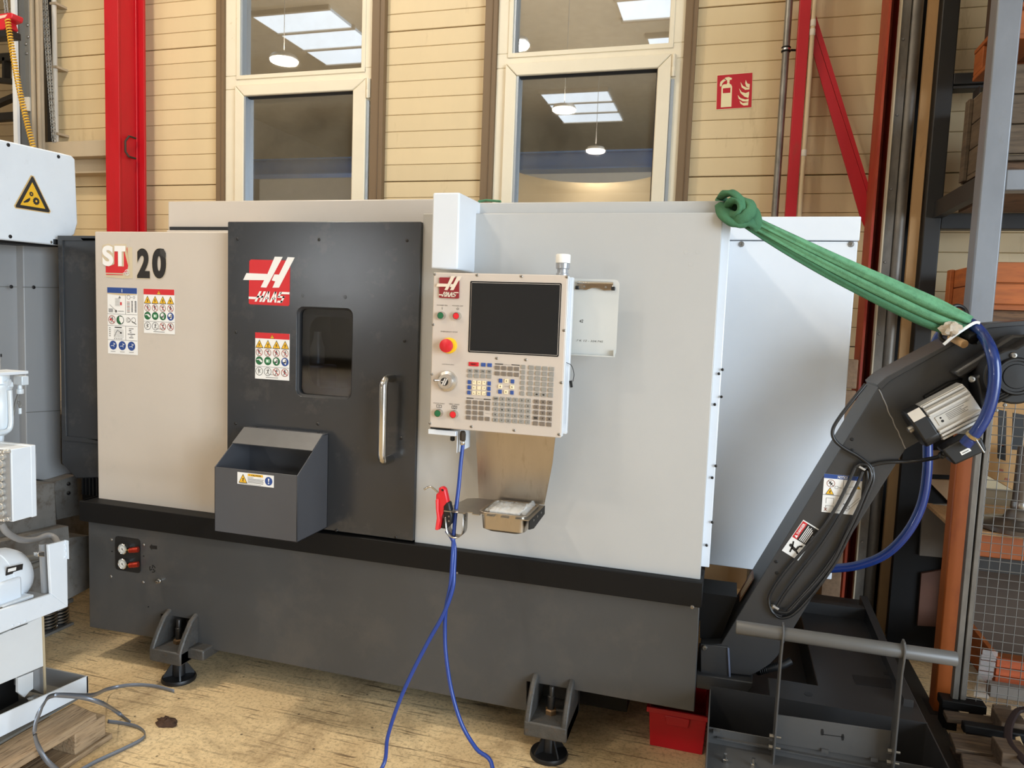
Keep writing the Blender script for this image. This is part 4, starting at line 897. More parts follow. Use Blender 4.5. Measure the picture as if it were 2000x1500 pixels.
# ---- air gun hanging in the hook
YG = yh + .022
ag = thing('air_gun', 'red air blow gun hanging in the steel hook below the pendant', 'air gun', P(862, 1030, YG))
GR = mat('gun_red', (214, 34, 44), .35)
def gx(x, y): return (800 + x * .24, 780 + y * .24)
def gp(pts): return [P(*gx(*a), YG - .012) for a in pts]
MB().prism(gp([(232, 722), (262, 712), (288, 730), (312, 838), (285, 905), (262, 950), (262, 1030), (240, 1064), (208, 1062), (222, 980), (210, 880), (212, 770), (236, 762)]), (0, .024, 0)).build('gun_body', GR, ag, bevel=.005)
MB().prism(gp([(216, 810), (240, 805), (240, 900), (252, 980), (238, 1062), (212, 1058), (226, 960), (218, 880)]), (0, -.008, 0)).build('trigger', mat('trigger_red', (232, 60, 66), .35), ag, bevel=.003)
MB().prism([p + Vector((0, -.002, 0)) for p in gp([(275, 870), (300, 838), (322, 836), (330, 880), (346, 940), (340, 1010), (300, 1056), (250, 1050), (275, 960)])], (0, .028, 0)).build('grip', BLACK, ag, bevel=.006)
MB().tube(spline([P(*gx(118, 733), YG), P(*gx(150, 715), YG), P(*gx(178, 713), YG), P(*gx(240, 765), YG)], 5), .0032, 10).build('nozzle', CHROME, ag)
MB().lathe(P(*gx(268, 738), YG - .013), (0, -1, 0), [(.004, 0), (.004, .001)], 10).build('hang_hole', DSCREW, ag)
for yy in (952, 990): screw(P(*gx(320, yy), YG - .016), r=.0032, parent=ag)
# ---- blue air hose
HB = mat('blue_hose', (34, 64, 144), .34, coat=.15)
ah = thing('air_hose', 'thin blue air hose hanging from the pendant to the floor', 'hose', P(884, 1000, YG))
top = P(905, 866, YP + .08)
A = spline([P(904, 868, YP + .03), P(900, 905, YP + .02), P(896, 950, YP - .0), P(890, 1000, YG + .015), P(886, 1048, YG + .005), P(884, 1085, YG - .02), P(880, 1140, YG - .03), P(871, 1188, YG - .03), P(869, 1230, YG - .03), P(871, 1280, YG - .04), P(882, 1350, YG - .05), P(902, 1415, YG - .06), P(930, 1462, YG - .07), P(962, 1500, YG - .10), Vector((-.60, 1.98, .03)), Vector((-.50, 1.78, .009)), Vector((-.62, 1.50, .009)), Vector((-.95, 1.45, .009)), Vector((-1.10, 1.70, .009)),
            Vector((-1.06, 1.98, .03)), P(746, 1500, YG - .09), P(757, 1440, YG - .07), P(776, 1380, YG - .06), P(803, 1318, YG - .05), P(838, 1250, YG - .045), P(866, 1200, YG - .045), P(884, 1150, YG - .035), P(887, 1110, YG - .02), P(888, 1070, YG - .0), P(883, 1052, YG + .0), P(872, 1036, YG - .0)], 6)
MB().tube(A, .0068, 10).build('hose', HB, ah)
f = P(904, 846, YP + .03)
MB().lathe((f.x, f.y, f.z), (0, 0, -1), [(.006, -.008), (.0095, -.004), (.011, .004), (.0105, .022), (.008, .026)], 8).build('coupling', mat('coupling_brown', (62, 52, 42), .4, .3), ah, smooth=False)
MB().lathe((f.x, f.y, f.z - .026), (0, 0, -1), [(.007, 0), (.0085, .002), (.0085, .012), (.007, .014)], 14).build('hose_clamp', CHROME, ah)
# ================================================================ CHIP CONVEYOR, SLING, COOLANT TANK, CRATE
YV, DV = 2.72, 0.22
CONV = mat('conveyor_charcoal', (57, 57, 58), 0.34, var=0.06, bmp=0.03, bscale=420)
cv = thing('chip_conveyor', 'charcoal chip conveyor rising out of the right end of the lathe', 'conveyor', P(1430, 1330, YV))
face = [(1408, 1258), (1473, 1150), (1715, 757), (1733, 739), (1866, 668), (1925, 636), (2030, 628), (2030, 735), (1806, 856), (1768, 878), (1597, 1150), (1550, 1227), (1529, 1260), (1519, 1281), (1504, 1297), (1483, 1311), (1466, 1320), (1368, 1310), (1368, 1259)]
def pv(pts, dy=0.0): return [P(a, b, YV + dy) if False else P(a, b, YV) + Vector((0, dy, 0)) for a, b in pts]
MB().prism(pv(face), (0, DV, 0)).build('trunk', CONV, cv, bevel=.003)
# folded flange over the head, lid joint, weld
MB().prism(pv([(1712, 752), (1731, 735), (1866, 664), (1866, 672), (1738, 744), (1720, 762)], -.006), (0, DV + .012, 0)).build('lid_flange', CONV, cv, bevel=.002)
MB().prism(pv([(1866, 664), (1925, 632), (2030, 624), (2030, 633), (1930, 641), (1868, 672)], -.010), (0, DV + .02, 0)).build('top_lid', CONV, cv, bevel=.002)
random.seed(3)
MB().tube([p + Vector((random.uniform(-.002, .002), -.001, 0)) for p in [P(1717 + 51 * k / 14, 760 + 116 * k / 14, YV) for k in range(15)]], .0022, 6).build('weld_seam', mat('weld_bead', (150, 148, 146), .4, .4), cv)
MB().prism(pv([(1366, 1166), (1440, 1176), (1408, 1259), (1366, 1257)], .05), (0, DV - .06, 0)).build('feed_tunnel', BLACKP, cv)
MB().prism(pv([(1368, 1256), (1423, 1262), (1424, 1320), (1368, 1312)], -.008), (0, .01, 0)).build('end_plate', CONV, cv, bevel=.003)
MB().prism(pv([(1360, 1309), (1470, 1326), (1470, 1334), (1462, 1345), (1440, 1349), (1360, 1337)], -.03), (0, .28, 0)).build('support_lip', CONV, cv, bevel=.004)
MB().tube(pv([(1422, 1263), (1425, 1320)], -.009), .004, 6).build('weld_seam', mat('weld_blue', (120, 128, 150), .4, .4), cv)
screw(P(1376, 1265, YV - .01), r=.011, parent=cv)
for a in [(1664, 858), (1664, 879), (1516, 1097), (1517, 1119)]: screw(P(*a, YV), r=.006, parent=cv, m=BLACK)
MB().tube(spline([P(1480, 1312, YV + .08), P(1500, 1306, YV + .06), P(1525, 1300, YV + .06), P(1545, 1290, YV + .07)]), .014, 12).build('drain_hose', BLACK, cv)
hb_ = MB()
for k in range(11):
    p = P(1484 + 3.7 * k, 1310 - 1.1 * k, YV + .062); hb_.lathe(p, (1, 0, .3), [(.0145, 0), (.0165, .002), (.0145, .004)], 14)
stuff(hb_.build('hose_ribs', BLACK, cv))
# orange lettered plate on the sloping cover
a, b_ = P(1446, 1186, YV), P(1474, 1140, YV); n_ = Vector((-(b_ - a).z, 0, (b_ - a).x)).normalized(); n_ = n_ if n_.x < 0 else -n_
pr = Print(a + Vector((0, DV * .25, 0)) + n_ * .001, (b_ - a), (0, 1, 0), n_); L_ = (b_ - a).length
pr.slab([(0, 0), (L_, 0), (L_, DV * .45), (0, DV * .45)], mat('brown_plate', (120, 74, 44), .4))
for k in range(3): pr.rect(L_ * .1, DV * (.08 + .1 * k), L_ * .8, DV * .05, OCHRE, 5)
pr.build('rating_strip', cv)
# notice sticker
pr = PX2(1610, 925, YV); W = pr.q(1685, 927)[0]; H = -pr.q(1610, 1000)[1]
pr.slab([(0, 0), (W, 0), (W, -H), (0, -H)], WHITEI); pr.rect(0, -H * .11, W, H * .11, BLUEI, 5); pr.text('NOTICE', W * .36, -H * .09, H * .07, WHITEI, 7, w_=W * .26, bold=.02)
pr.rect(0, -H * .545, W * .52, H * .01, BLKI, 5); pr.rect(W * .515, -H * .545, W * .01, H * .435, BLKI, 5)
pr.hoop(W * .19, -H * .235, W * .11, W * .015, BRNI, 5); pr.poly([(W * .2, -H * .16), (W * .13, -H * .25), (W * .19, -H * .24), (W * .17, -H * .31), (W * .25, -H * .22), (W * .19, -H * .225)], BLKI, 6); pr.line((W * .12, -H * .17), (W * .27, -H * .31), W * .015, BLKI, 6)
warn(pr, W * .18, -H * .44, W * .22, 5, 2); warn(pr, W * .92, -H * .28, W * .11, 5, 0, False)
pr.rect(W * .30, -H * .36, W * .09, H * .07, GREYI, 5); pr.rect(W * .31, -H * .352, W * .07, H * .054, WHITEI, 6); pr.line((W * .4, -H * .33), (W * .48, -H * .33), W * .012, BLKI, 6)
for x, y in ((.1, .62), (.3, .62), (.1, .82), (.3, .82)): pr.line((W * x, -H * y), (W * x, -H * (y + .14)), W * .01, GREYI, 6)
pr.line((W * .1, -H * .62), (W * .3, -H * .62), W * .01, GREYI, 6); pr.line((W * .1, -H * .82), (W * .3, -H * .82), W * .01, GREYI, 6)
for q in ((.62, .30, .80, .28), (.62, .30, .60, .48), (.80, .28, .72, .46), (.60, .48, .72, .46), (.62, .88, .95, .55), (.66, .92, .98, .60), (.62, .88, .66, .92), (.40, .92, .52, .92)): pr.line((W * q[0], -H * q[1]), (W * q[2], -H * q[3]), W * .01, GREYI, 6)
pr.hoop(W * .68, -H * .82, W * .05, W * .012, GREYI, 6); pr.line((W * .06, -H * .96), (W * .14, -H * .88), W * .015, BRNI, 6); pr.line((W * .06, -H * .88), (W * .14, -H * .96), W * .015, BRNI, 6); pr.rect(W * .55, -H * .75, W * .04, H * .02, BLKI, 6)
plab(pr.build('notice_sticker', cv), 'blue headed notice sticker under the cable coil')
# danger sticker, turned along the trunk
o_, ex, ey = P(1527, 1075, YV), P(1569, 1015, YV), P(1559, 1095, YV)
pr = Print(o_, ex - o_, ey - o_); W = (ex - o_).length; H = (ey - o_).length
pr.vv = (ey - o_).normalized()
def dq(x, y): return (W * x, H * y)
pr.slab([dq(0, 0), dq(1, 0), dq(1, 1), dq(0, 1)], WHITEI)
pr.poly([dq(.46, .03), dq(.97, .03), dq(.97, .30), dq(.46, .30)], REDI, 5); pr.poly([dq(.46, .30), dq(.97, .30), dq(.97, .97), dq(.46, .97)], BLKI, 5)
pr.vv = -pr.vv
def dq2(x, y): return (W * x, -H * y)
pr.text('DANGER', *dq2(.60, .24), H * .15, WHITEI, 7, w_=W * .33, bold=.03); pr.tri(*dq2(.53, .25), W * .09, H * .17, WHITEI, 7)
for k, w_ in enumerate((.44, .40, .43, .40, .36)): pr.rect(W * .49, -H * (.44 + .085 * k), W * w_, H * .04, WHITEI, 7)
pr.text('KEEP OFF', *dq2(.49, .92), H * .05, WHITEI, 7, w_=W * .28)
x, y = W * .23, -H * .5
pr.disc(x + W * .02, y + H * .27, W * .045, BLKI, 6, 12); pr.line((x + W * .0, y + H * .19), (x - W * .03, y - H * .08), W * .08, BLKI, 6); pr.line((x, y + H * .16), (x + W * .15, y + H * .28), W * .04, BLKI, 6); pr.line((x - W * .01, y + H * .16), (x - W * .15, y + H * .12), W * .04, BLKI, 6)
pr.line((x - W * .02, y - H * .08), (x + W * .10, y - H * .10), W * .05, BLKI, 6); pr.line((x + W * .10, y - H * .10), (x + W * .16, y - H * .25), W * .045, BLKI, 6); pr.line((x - W * .03, y - H * .08), (x - W * .08, y - H * .28), W * .05, BLKI, 6); pr.line((x - W * .16, y - H * .36), (x + W * .18, y - H * .36), W * .035, BLKI, 6)
pr.build('danger_sticker', cv)
# ---- gear motor on the head
def c3(x, y): return (1600 + x * .2667, 540 + y * .2667)
YM = YV - .13
uA, uB = P(*c3(795, 955), YM), P(*c3(1110, 790), YM)
U = (uB - uA).normalized(); V = Vector((-U.z, 0, U.x)); V = V if V.z > 0 else -V
mc0 = P(*c3(990, 1000), YM)                                    # centre of the ribbed body
hl = (uB - uA).length / 2; hv = (P(*c3(795, 955), YM) - P(*c3(970, 1200), YM)).length / 2
N = Vector((0, 1, 0))
def mp(u, v, n=0.0): return mc0 + U * u + V * v + N * n
ALUM = mat('motor_aluminium', (206, 204, 200), .36, .45, var=.06)
MB().prism([mp(-hl, hv * a, hv * .9 + hv * .9 * b_) for a, b_ in ((-1, -.55), (-.6, -1), (.6, -1), (1, -.55), (1, .55), (.6, 1), (-.6, 1), (-1, .55))], U * 2 * hl).build('motor_body', ALUM, cv)
for k in range(9):
    v = -.92 + 1.84 * k / 8
    if abs(v) < .25: continue
    dpt = 0.0 if abs(v) < .62 else (abs(v) - .62) * 1.1 * hv
    MB().hexa([mp(-hl + .002, hv * v - .0035, dpt - .012), mp(hl - .002, hv * v - .0035, dpt - .012), mp(hl - .002, hv * v + .0035, dpt - .012), mp(-hl + .002, hv * v + .0035, dpt - .012)],
              [mp(-hl + .002, hv * v - .0035, dpt + .02), mp(hl - .002, hv * v - .0035, dpt + .02), mp(hl - .002, hv * v + .0035, dpt + .02), mp(-hl + .002, hv * v + .0035, dpt + .02)]).build('cooling_fin', ALUM, cv, bevel=.0012)
MB().prism([mp(-hl - .052, hv * a * 1.04, hv * .9 + hv * .95 * b_) for a, b_ in ((-.9, -.75), (-.6, -1.05), (.6, -1.05), (.95, -.75), (1, .55), (.6, 1), (-.6, 1), (-1, .55))], U * .054).build('end_cap', BLACK, cv, bevel=.008)
MB().prism([mp(-hl - .045, hv * .55, -.012), mp(-hl - .006, hv * .55, -.012), mp(-hl - .006, hv * 1.02, .01), mp(-hl - .045, hv * 1.02, .01)], (0, .004, 0)).build('cap_plate', ALUM, cv)
MB().lathe(mp(-hl - .052, hv * .1, .05), -U, [(.012, 0), (.012, .012), (.006, .016)], 12).build('cap_bolt', STEEL, cv)
pr = Print(mp(-hl * .8, -hv * .22, -.0015), U, V, -N); pr.slab([(0, 0), (hl * 1.6, 0), (hl * 1.6, hv * .46), (0, hv * .46)], mat('name_plate', (206, 204, 198), .35, .3))
for k in range(5): pr.rect(hl * .45, hv * (.06 + .075 * k), hl * (.9, .8, .95, .7, .85)[k], hv * .03, GREYI, 5)
pr.disc(hl * .2, hv * .15, hv * .07, BLKI, 5, 10); pr.disc(hl * .2, hv * .33, hv * .05, BLKI, 5, 10); pr.build('name_plate', cv)
tb = P(*c3(1070, 1265), YM)
def tbp(u, v, n=0.0): return tb + U * u + V * v + N * n
MB().prism([tbp(-.050, -.030), tbp(.050, -.034), tbp(.058, .008), tbp(.02, .034), tbp(-.058, .030)], N * .075).build('terminal_box', BLACK, cv, bevel=.006)
pr = Print(tbp(-.018, -.012, 0), U, V, -N); pr.slab([(0, 0), (.03, 0), (.03, .012), (0, .012)], WHITEI); pr.rect(.004, .004, .02, .003, GREYI, 5); pr.build('small_label', cv)
MB().lathe(P(*c3(930, 1290), YM + .03), (-U * .9 + Vector((0, 0, -.1))), [(.010, -.02), (.016, -.012), (.016, .004), (.012, .006), (.012, .018), (.007, .024)], 10).build('cable_gland', BLACK, cv)
gc = P(1984, 735, YM - .02)
gb = MB(); ring_ = []
for k in range(26):
    a = math.radians(60 + 240 * k / 25); ring_.append(gc + U * (math.cos(a) * .085) + V * (math.sin(a) * .085))
ring_ += [gc + U * .14 - V * .08, gc + U * .14 + V * .08]
gb.prism(ring_, N * .12); gb.build('gear_case', BLACK, cv, bevel=.006)
MB().lathe(gc, -N, [(.058, -.01), (.058, .006), (.054, .012), (.048, .012), (.046, .007), (.038, .007), (.036, .010), (.002, .011)], 30).build('gear_cover', BLACK, cv)
MB().prism([P(*c3(a, b_), YM + .02) for a, b_ in ((1150, 740), (1195, 700), (1240, 690), (1270, 880), (1290, 990), (1200, 1000))], N * .10).build('motor_flange', BLACK, cv, bevel=.006)
for k in range(3):
    a = P(*c3(1265, 900 + 22 * k), YM - .022); MB().tube([a, a + U * .14], .003, 6).build('case_rib', BLACK, cv)
# angled cover rail above the motor
MB().prism([P(*c3(a, b_), YV - .07) for a, b_ in ((985, 705), (1420, 430), (1520, 425), (1520, 500), (1340, 560), (1040, 745))], (0, .07, 0)).build('drive_cover', CONV, cv, bevel=.008)
MB().prism([P(*c3(a, b_), YV - .03) for a, b_ in ((770, 880), (950, 775), (1060, 745), (1010, 830), (800, 950))], (0, .03, 0)).build('motor_base', BLACKP, cv, bevel=.004)
MB().prism([P(*c3(a, b_), YM - .01) for a, b_ in ((1350, 590), (1420, 545), (1470, 575), (1500, 640), (1380, 640))], (0, .06, 0)).build('tension_plate', BLACKP, cv, bevel=.003)
for a in ((1425, 578), (1120, 752), (1298, 980), (1360, 942)): screw(P(*c3(*a), YM - .022), r=.0105 if a[1] < 800 else .006, parent=cv, name='bolt')
MB().box(P(*c3(1155, 400), YV).x, P(*c3(1180, 400), YV).x, YV - .012, YV, P(*c3(1180, 495), YV).z, P(*c3(1150, 390), YV).z).build('slot_plate', BLACK, cv)
# ---- motor cable, coiled on the trunk
mcab = thing('motor_cable', 'black motor cable coiled down the face of the chip conveyor', 'cable', P(1690, 905, YV - .02))
CAB = mat('black_cable', (30, 29, 29), .35)
def c4(x, y): return (1360 + x / 3, 840 + y / 3)
YK = YV - .012
def cabp(pts, dy=0.0): return spline([P(*c4(a, b_), YK) + Vector((0, dy, 0)) for a, b_ in pts], 6)
MB().tube(spline([P(*c3(905, 1300), YM + .02), P(*c3(860, 1325), YM + .05), P(*c3(700, 1352), YK), P(*c3(520, 1358), YK), P(*c3(400, 1378), YK), P(*c3(330, 1405), YK - .004)], 6), .0065, 10).build('cable_lead', CAB, mcab)
MB().tube(spline([P(*c3(340, 790), YV - .004), P(*c3(250, 900), YK - .003), P(*c3(150, 1030), YK - .01), P(*c3(100, 1120), YK - .012), P(*c3(108, 1190), YK - .012), P(*c3(170, 1250), YK - .01), P(*c3(290, 1320), YK - .006), P(*c3(375, 1390), YK - .008), P(*c3(385, 1450), YK - .006)], 6), .006, 10).build('cable_lead', CAB, mcab)
COILS = [[(935, 210), (880, 330), (820, 450), (740, 570), (640, 690), (520, 830), (440, 950), (425, 1010), (450, 1070), (500, 1090)],
         [(975, 240), (930, 340), (870, 450), (800, 570), (720, 690), (620, 820), (530, 940), (485, 1010), (470, 1040)],
         [(1015, 225), (1020, 280), (980, 380), (930, 500), (870, 620), (800, 760), (710, 880), (610, 990), (540, 1060), (480, 1060)],
         [(1030, 215), (1036, 290), (1000, 390), (940, 530), (885, 640), (815, 775), (730, 900), (640, 1010), (560, 1085), (490, 1100), (440, 1060)],
         [(1000, 235), (1000, 330), (950, 450), (890, 570), (840, 680), (760, 800), (680, 900), (590, 1000), (520, 1075)],
         [(935, 212), (960, 198), (1000, 205), (1022, 235)]]
for i, c in enumerate(COILS): MB().tube(cabp(c, -.004 * (i % 3)), .0056, 8).build('cable_turn', CAB, mcab)
TIE = mat('cable_tie', (176, 172, 166), .35, .3)
for a in ((972, 228), (465, 1045)):
    p = P(*c4(*a), YK - .014); MB().prism([p + Vector((x, 0, z)) for x, z in ((-.012, .004), (.008, -.006), (.012, .0), (-.008, .010))], (0, .012, 0)).build('tie', TIE, mcab, bevel=.001)
MB().lathe(P(*c4(443, 1033), YV), (0, -1, 0), [(.011, 0), (.011, .008), (.005, .009), (.005, .014)], 6).build('clamp_nut', SCREW, mcab, smooth=False)
# ---- fat blue coolant hose looped over the head
ch_ = thing('coolant_hose', 'fat blue coolant hose looped over the head of the chip conveyor', 'hose', P(1885, 640, YV - .02))
CH = mat('coolant_hose_blue', (26, 50, 112), .26, var=.06, scale=30, coat=.25)
path = spline([P(1894, 858, YM - .03), P(1908, 842, YM - .04), P(1926, 812, YM - .045), P(1939, 770, YM - .05), P(1943, 725, YM - .05), P(1936, 685, YM - .03), P(1920, 655, YV - .06), P(1900, 634, YV - .02), P(1880, 628, YV + .06), P(1856, 636, YV + .16), P(1836, 654, YV + .24), P(1822, 690, YV + .30), P(1815, 760, YV + .33), P(1812, 850, YV + .34), P(1811, 920, YV + .34), P(1800, 985, YV + .34), P(1772, 1040, YV + .34), P(1730, 1082, YV + .36), P(1680, 1103, YV + .38), P(1630, 1110, YV + .40), P(1560, 1112, YV + .42)], 6)
MB().tube(path, .0175, 14).build('hose', CH, ch_)
p = P(1893, 860, YM - .03); d_ = (path[1] - path[0]).normalized()
MB().lathe(path[0] - d_ * .022, d_, [(.012, 0), (.019, .001), (.019, .024), (.017, .026)], 14).build('hose_end', CH, ch_)
MB().lathe(path[0] + d_ * .008, d_, [(.018, 0), (.0205, .001), (.0205, .010), (.018, .011)], 16).build('hose_clamp', mat('clamp_brass', (186, 164, 120), .3, .8), ch_)
MB().tube([path[0] + Vector((.01, -.02, .005)), path[0] + Vector((.036, -.02, -.035))], .0025, 6).build('clamp_screw', SCREW, ch_)
MB().tube(spline([P(1843, 673, YV - .05), P(1862, 657, YV - .055), P(1890, 638, YV - .055), P(1905, 630, YV - .05), P(1914, 631, YV - .05)], 5), .004, 8, flat=(.5, 1.2)).build('white_tie', mat('white_nylon', (238, 240, 240), .4), ch_)
# ---- cork, rag, black loop on the head
ck = MB().lathe(P(1879, 670, YV - .055), Vector((.35, -1, -.3)), [(.012, -.06), (.013, .0), (.0135, .012), (.012, .014)], 14)
tag(ck.build('cork_plug', mat('cork', (176, 140, 96), .8, var=.15, scale=60)), 'brown plug sticking out beside the white cable tie', 'plug')
rg = MB(); c = P(1857, 642, YV - .05); random.seed(5)
import mathutils
vs = []; fs = []
for i in range(9):
    for k in range(14):
        th, ph = math.pi * i / 8, 2 * math.pi * k / 14; r = .022 + .010 * math.sin(5 * ph + 3 * th) * math.sin(th) + random.uniform(-.003, .003)
        vs.append(c + Vector((r * 1.15 * math.sin(th) * math.cos(ph), r * .8 * math.sin(th) * math.sin(ph), r * math.cos(th))))
fs = [(i * 14 + k, i * 14 + (k + 1) % 14, (i + 1) * 14 + (k + 1) % 14, (i + 1) * 14 + k) for i in range(8) for k in range(14)]
rg.add(vs, fs); tag(rg.build('rag', mat('rag', (196, 182, 162), .9, var=.2, scale=40)), 'small crumpled beige rag knotted at the lower end of the green sling', 'rag')
MB_ = MB().tube(spline([P(1846, 668, YV + .02), P(1836, 655, YV + .02), P(1846, 612, YV + .03), P(1868, 597, YV + .04), P(1886, 606, YV + .04), P(1891, 630, YV + .02)], 6), .0065, 10)
tag(MB_.build('black_cable_loop', CAB), 'black cable loop standing up behind the lower end of the sling', 'cable')
lb = MB().lathe(P(1890, 655, YV - .03), Vector((.5, -1, -.45)), [(.016, -.08), (.018, 0), (.018, .03), (.014, .032)], 14)
tag(lb.build('shackle_bar', BLACKP), 'black bar through the conveyor head holding the green sling', 'bar')
# ---- green lifting sling
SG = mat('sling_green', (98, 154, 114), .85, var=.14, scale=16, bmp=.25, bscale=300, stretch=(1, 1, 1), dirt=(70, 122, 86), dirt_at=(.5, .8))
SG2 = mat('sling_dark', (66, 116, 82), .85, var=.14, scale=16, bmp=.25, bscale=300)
sg = thing('lifting_sling', 'green webbing sling knotted at the top corner of the lathe and tied to the conveyor', 'sling', P(1440, 420, 2.56))
S0, S1 = P(1462, 432, 2.56), P(1885, 640, YV - .03)
def strap(off, w0, w1, th, sag, m, name, n=26):
    vs = []; D = (S1 - S0).normalized(); W_ = Vector((-D.z, 0, D.x)); W_ = W_ if W_.z > 0 else -W_
    for i in range(n):
        t = i / (n - 1); c = S0.lerp(S1, t) + Vector((0, off[1], 0)) + W_ * (off[0] * (w0 + (w1 - w0) * t)) + Vector((0, 0, -sag * 4 * t * (1 - t)))
        wd = (w0 + (w1 - w0) * min(1, t * 1.25)) * (1 - .35 * max(0, (t - .86) / .14)) * off[2]
        for k in range(7):
            q = k / 6 - .5; vs.append(c + W_ * (q * wd) + Vector((0, -.006 * math.cos(q * 3.1) - .004 * math.sin(q * 9 + i * .13), 0)))
    b = MB().add(vs, [(i * 7 + k, (i + 1) * 7 + k, (i + 1) * 7 + k + 1, i * 7 + k + 1) for i in range(n - 1) for k in range(6)])
    o = b.build(name, m, sg, angle=80); o.modifiers.new('thick', 'SOLIDIFY').thickness = th; return o
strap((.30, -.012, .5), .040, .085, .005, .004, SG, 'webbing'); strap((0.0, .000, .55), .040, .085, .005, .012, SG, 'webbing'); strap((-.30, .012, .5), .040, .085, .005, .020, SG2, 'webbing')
def kt(x, y): return (1340 + x / 3, 340 + y / 3)
K = lambda x, y, d=0.0: P(*kt(x, y), 2.53 + d)
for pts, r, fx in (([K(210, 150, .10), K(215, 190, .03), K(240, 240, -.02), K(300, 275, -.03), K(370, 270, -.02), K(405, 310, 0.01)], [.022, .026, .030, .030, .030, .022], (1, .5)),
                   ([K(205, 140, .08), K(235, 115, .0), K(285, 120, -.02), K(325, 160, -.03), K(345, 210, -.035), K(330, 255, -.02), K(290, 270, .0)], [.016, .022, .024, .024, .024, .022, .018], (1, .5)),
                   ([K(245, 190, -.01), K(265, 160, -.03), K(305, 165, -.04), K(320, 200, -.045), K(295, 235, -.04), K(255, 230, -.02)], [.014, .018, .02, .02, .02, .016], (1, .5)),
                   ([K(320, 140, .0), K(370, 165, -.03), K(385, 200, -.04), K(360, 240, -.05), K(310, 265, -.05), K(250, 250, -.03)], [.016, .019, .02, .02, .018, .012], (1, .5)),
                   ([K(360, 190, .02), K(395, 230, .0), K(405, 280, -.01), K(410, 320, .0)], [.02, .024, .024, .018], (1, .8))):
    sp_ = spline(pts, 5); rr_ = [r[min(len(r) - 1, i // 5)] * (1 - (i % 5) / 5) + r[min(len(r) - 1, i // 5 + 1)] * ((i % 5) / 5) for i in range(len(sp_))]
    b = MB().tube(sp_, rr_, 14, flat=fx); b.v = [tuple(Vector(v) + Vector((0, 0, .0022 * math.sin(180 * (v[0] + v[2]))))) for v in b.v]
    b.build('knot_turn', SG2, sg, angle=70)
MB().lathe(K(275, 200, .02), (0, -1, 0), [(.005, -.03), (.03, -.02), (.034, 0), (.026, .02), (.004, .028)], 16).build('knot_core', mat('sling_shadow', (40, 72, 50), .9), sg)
MB().tube([P(934, 394, 2.75), P(950, 391, 2.76), P(978, 393.5, 2.77)], .012, 8, flat=(1.6, .35)).build('sling_tail', SG, sg)
# ---- coolant tank with its tube handle
TK = mat('tank_charcoal', (42, 41, 41), .42, var=.08, bmp=.02, bscale=300); TKG = mat('tank_grey', (76, 75, 74), .42, var=.08, bmp=.02, bscale=300)
ct = thing('coolant_tank', 'low charcoal coolant tank with a grey tube handle at the foot of the conveyor', 'tank', (.34, 2.8, 0))
TX0, TX1, TZ = 0.012, 0.678, 0.35
XLID = .205
XN = .37
t = MB(); t.box(XN, TX1, 2.60, 3.62, .06, TZ - .012); t.box(TX0, XN, 2.60, 3.62, .06, .22); t.build('tank_body', TK, ct)
t = MB()
hx0_, hx1_ = P(1666, 1330, 2.70).x, P(1742, 1335, 2.70).x
def onl(px, py): p = PZ(px, py, TZ); return (p.x, p.y)
t.prism([(XLID, 2.53, TZ), (TX1, 2.53, TZ), (TX1, 3.62, TZ), (XN, 3.62, TZ), (XN, 2.67, TZ), (XLID, 2.67, TZ)], (0, 0, -.012))
lid = t.build('lid', TK, ct, bevel=.003)
for q in (((1664, 1318), (1740, 1327), (1742, 1345), (1672, 1337)), ((1724, 1312), (1745, 1314), (1745, 1320), (1727, 1318))):
    MB().prism([(*onl(*a), TZ + .0004) for a in q], (0, 0, .0006)).build('hand_slot', BLACK, lid)
c_ = onl(1579, 1356); MB().lathe((c_[0], c_[1], TZ), (0, 0, 1), [(.014, 0), (.014, .001)], 16).build('lid_hole', BLACK, lid)
MB().box(TX0, TX1, 2.525, 2.531, .10, TZ + .002).build('rear_wall', TK, ct)
MB().box(XN, TX1 - .03, 3.36, 3.40, TZ, TZ + .05).build('back_rail', TK, ct); MB().hexa([Vector((TX1 - .05, 2.62, TZ)), Vector((TX1 - .02, 2.62, TZ)), Vector((TX1 - .02, 2.62, TZ + .025)), Vector((TX1 - .05, 2.62, TZ + .025))], [Vector((TX1 - .05, 3.5, TZ)), Vector((TX1 - .02, 3.5, TZ)), Vector((TX1 - .02, 3.5, TZ + .06)), Vector((TX1 - .05, 3.5, TZ + .06))]).build('side_rail', TK, ct)
yw = 2.345; zw = P(1400, 1423, yw).z
MB().box(TX0, TX0 + .004, 2.05, 2.53, .03, P(1388, 1345, 2.53).z).build('side_wall', TKG, ct)
MB().prism([(TX1 - .004, 2.05, .03), (TX1 - .004, 2.53, .03), (TX1 - .004, 2.53, TZ), (TX1 - .004, 2.10, TZ)], (.004, 0, 0)).build('side_wall', TK, ct)
MB().box(TX0 + .004, TX1 - .004, yw, yw + .004, .08, zw).build('front_wall', TKG, ct, bevel=.001)
zl = P(1420, 1490, 2.25).z
MB().box(TX0 + .004, TX1 - .004, 2.05, yw, zl - .006, zl).build('front_ledge', TKG, ct)
MB().box(TX0 + .004, TX1 - .004, yw, 2.53, .08, .086).build('sump_floor', BLACK, ct)
lz = P(1440, 1445, yw).z
MB().box(TX0 + .03, TX1 - .03, yw - .012, yw + .001, lz - .004, lz).build('lip', TKG, ct)
for a in ((1393, 1430), (1502, 1449), (1604, 1465), (1700, 1482)): p = P(*a, yw - .012); MB().box(p.x, p.x + .02, p.y - .004, p.y + .01, p.z - .006, p.z + .006).build('lip_clip', TKG, ct)
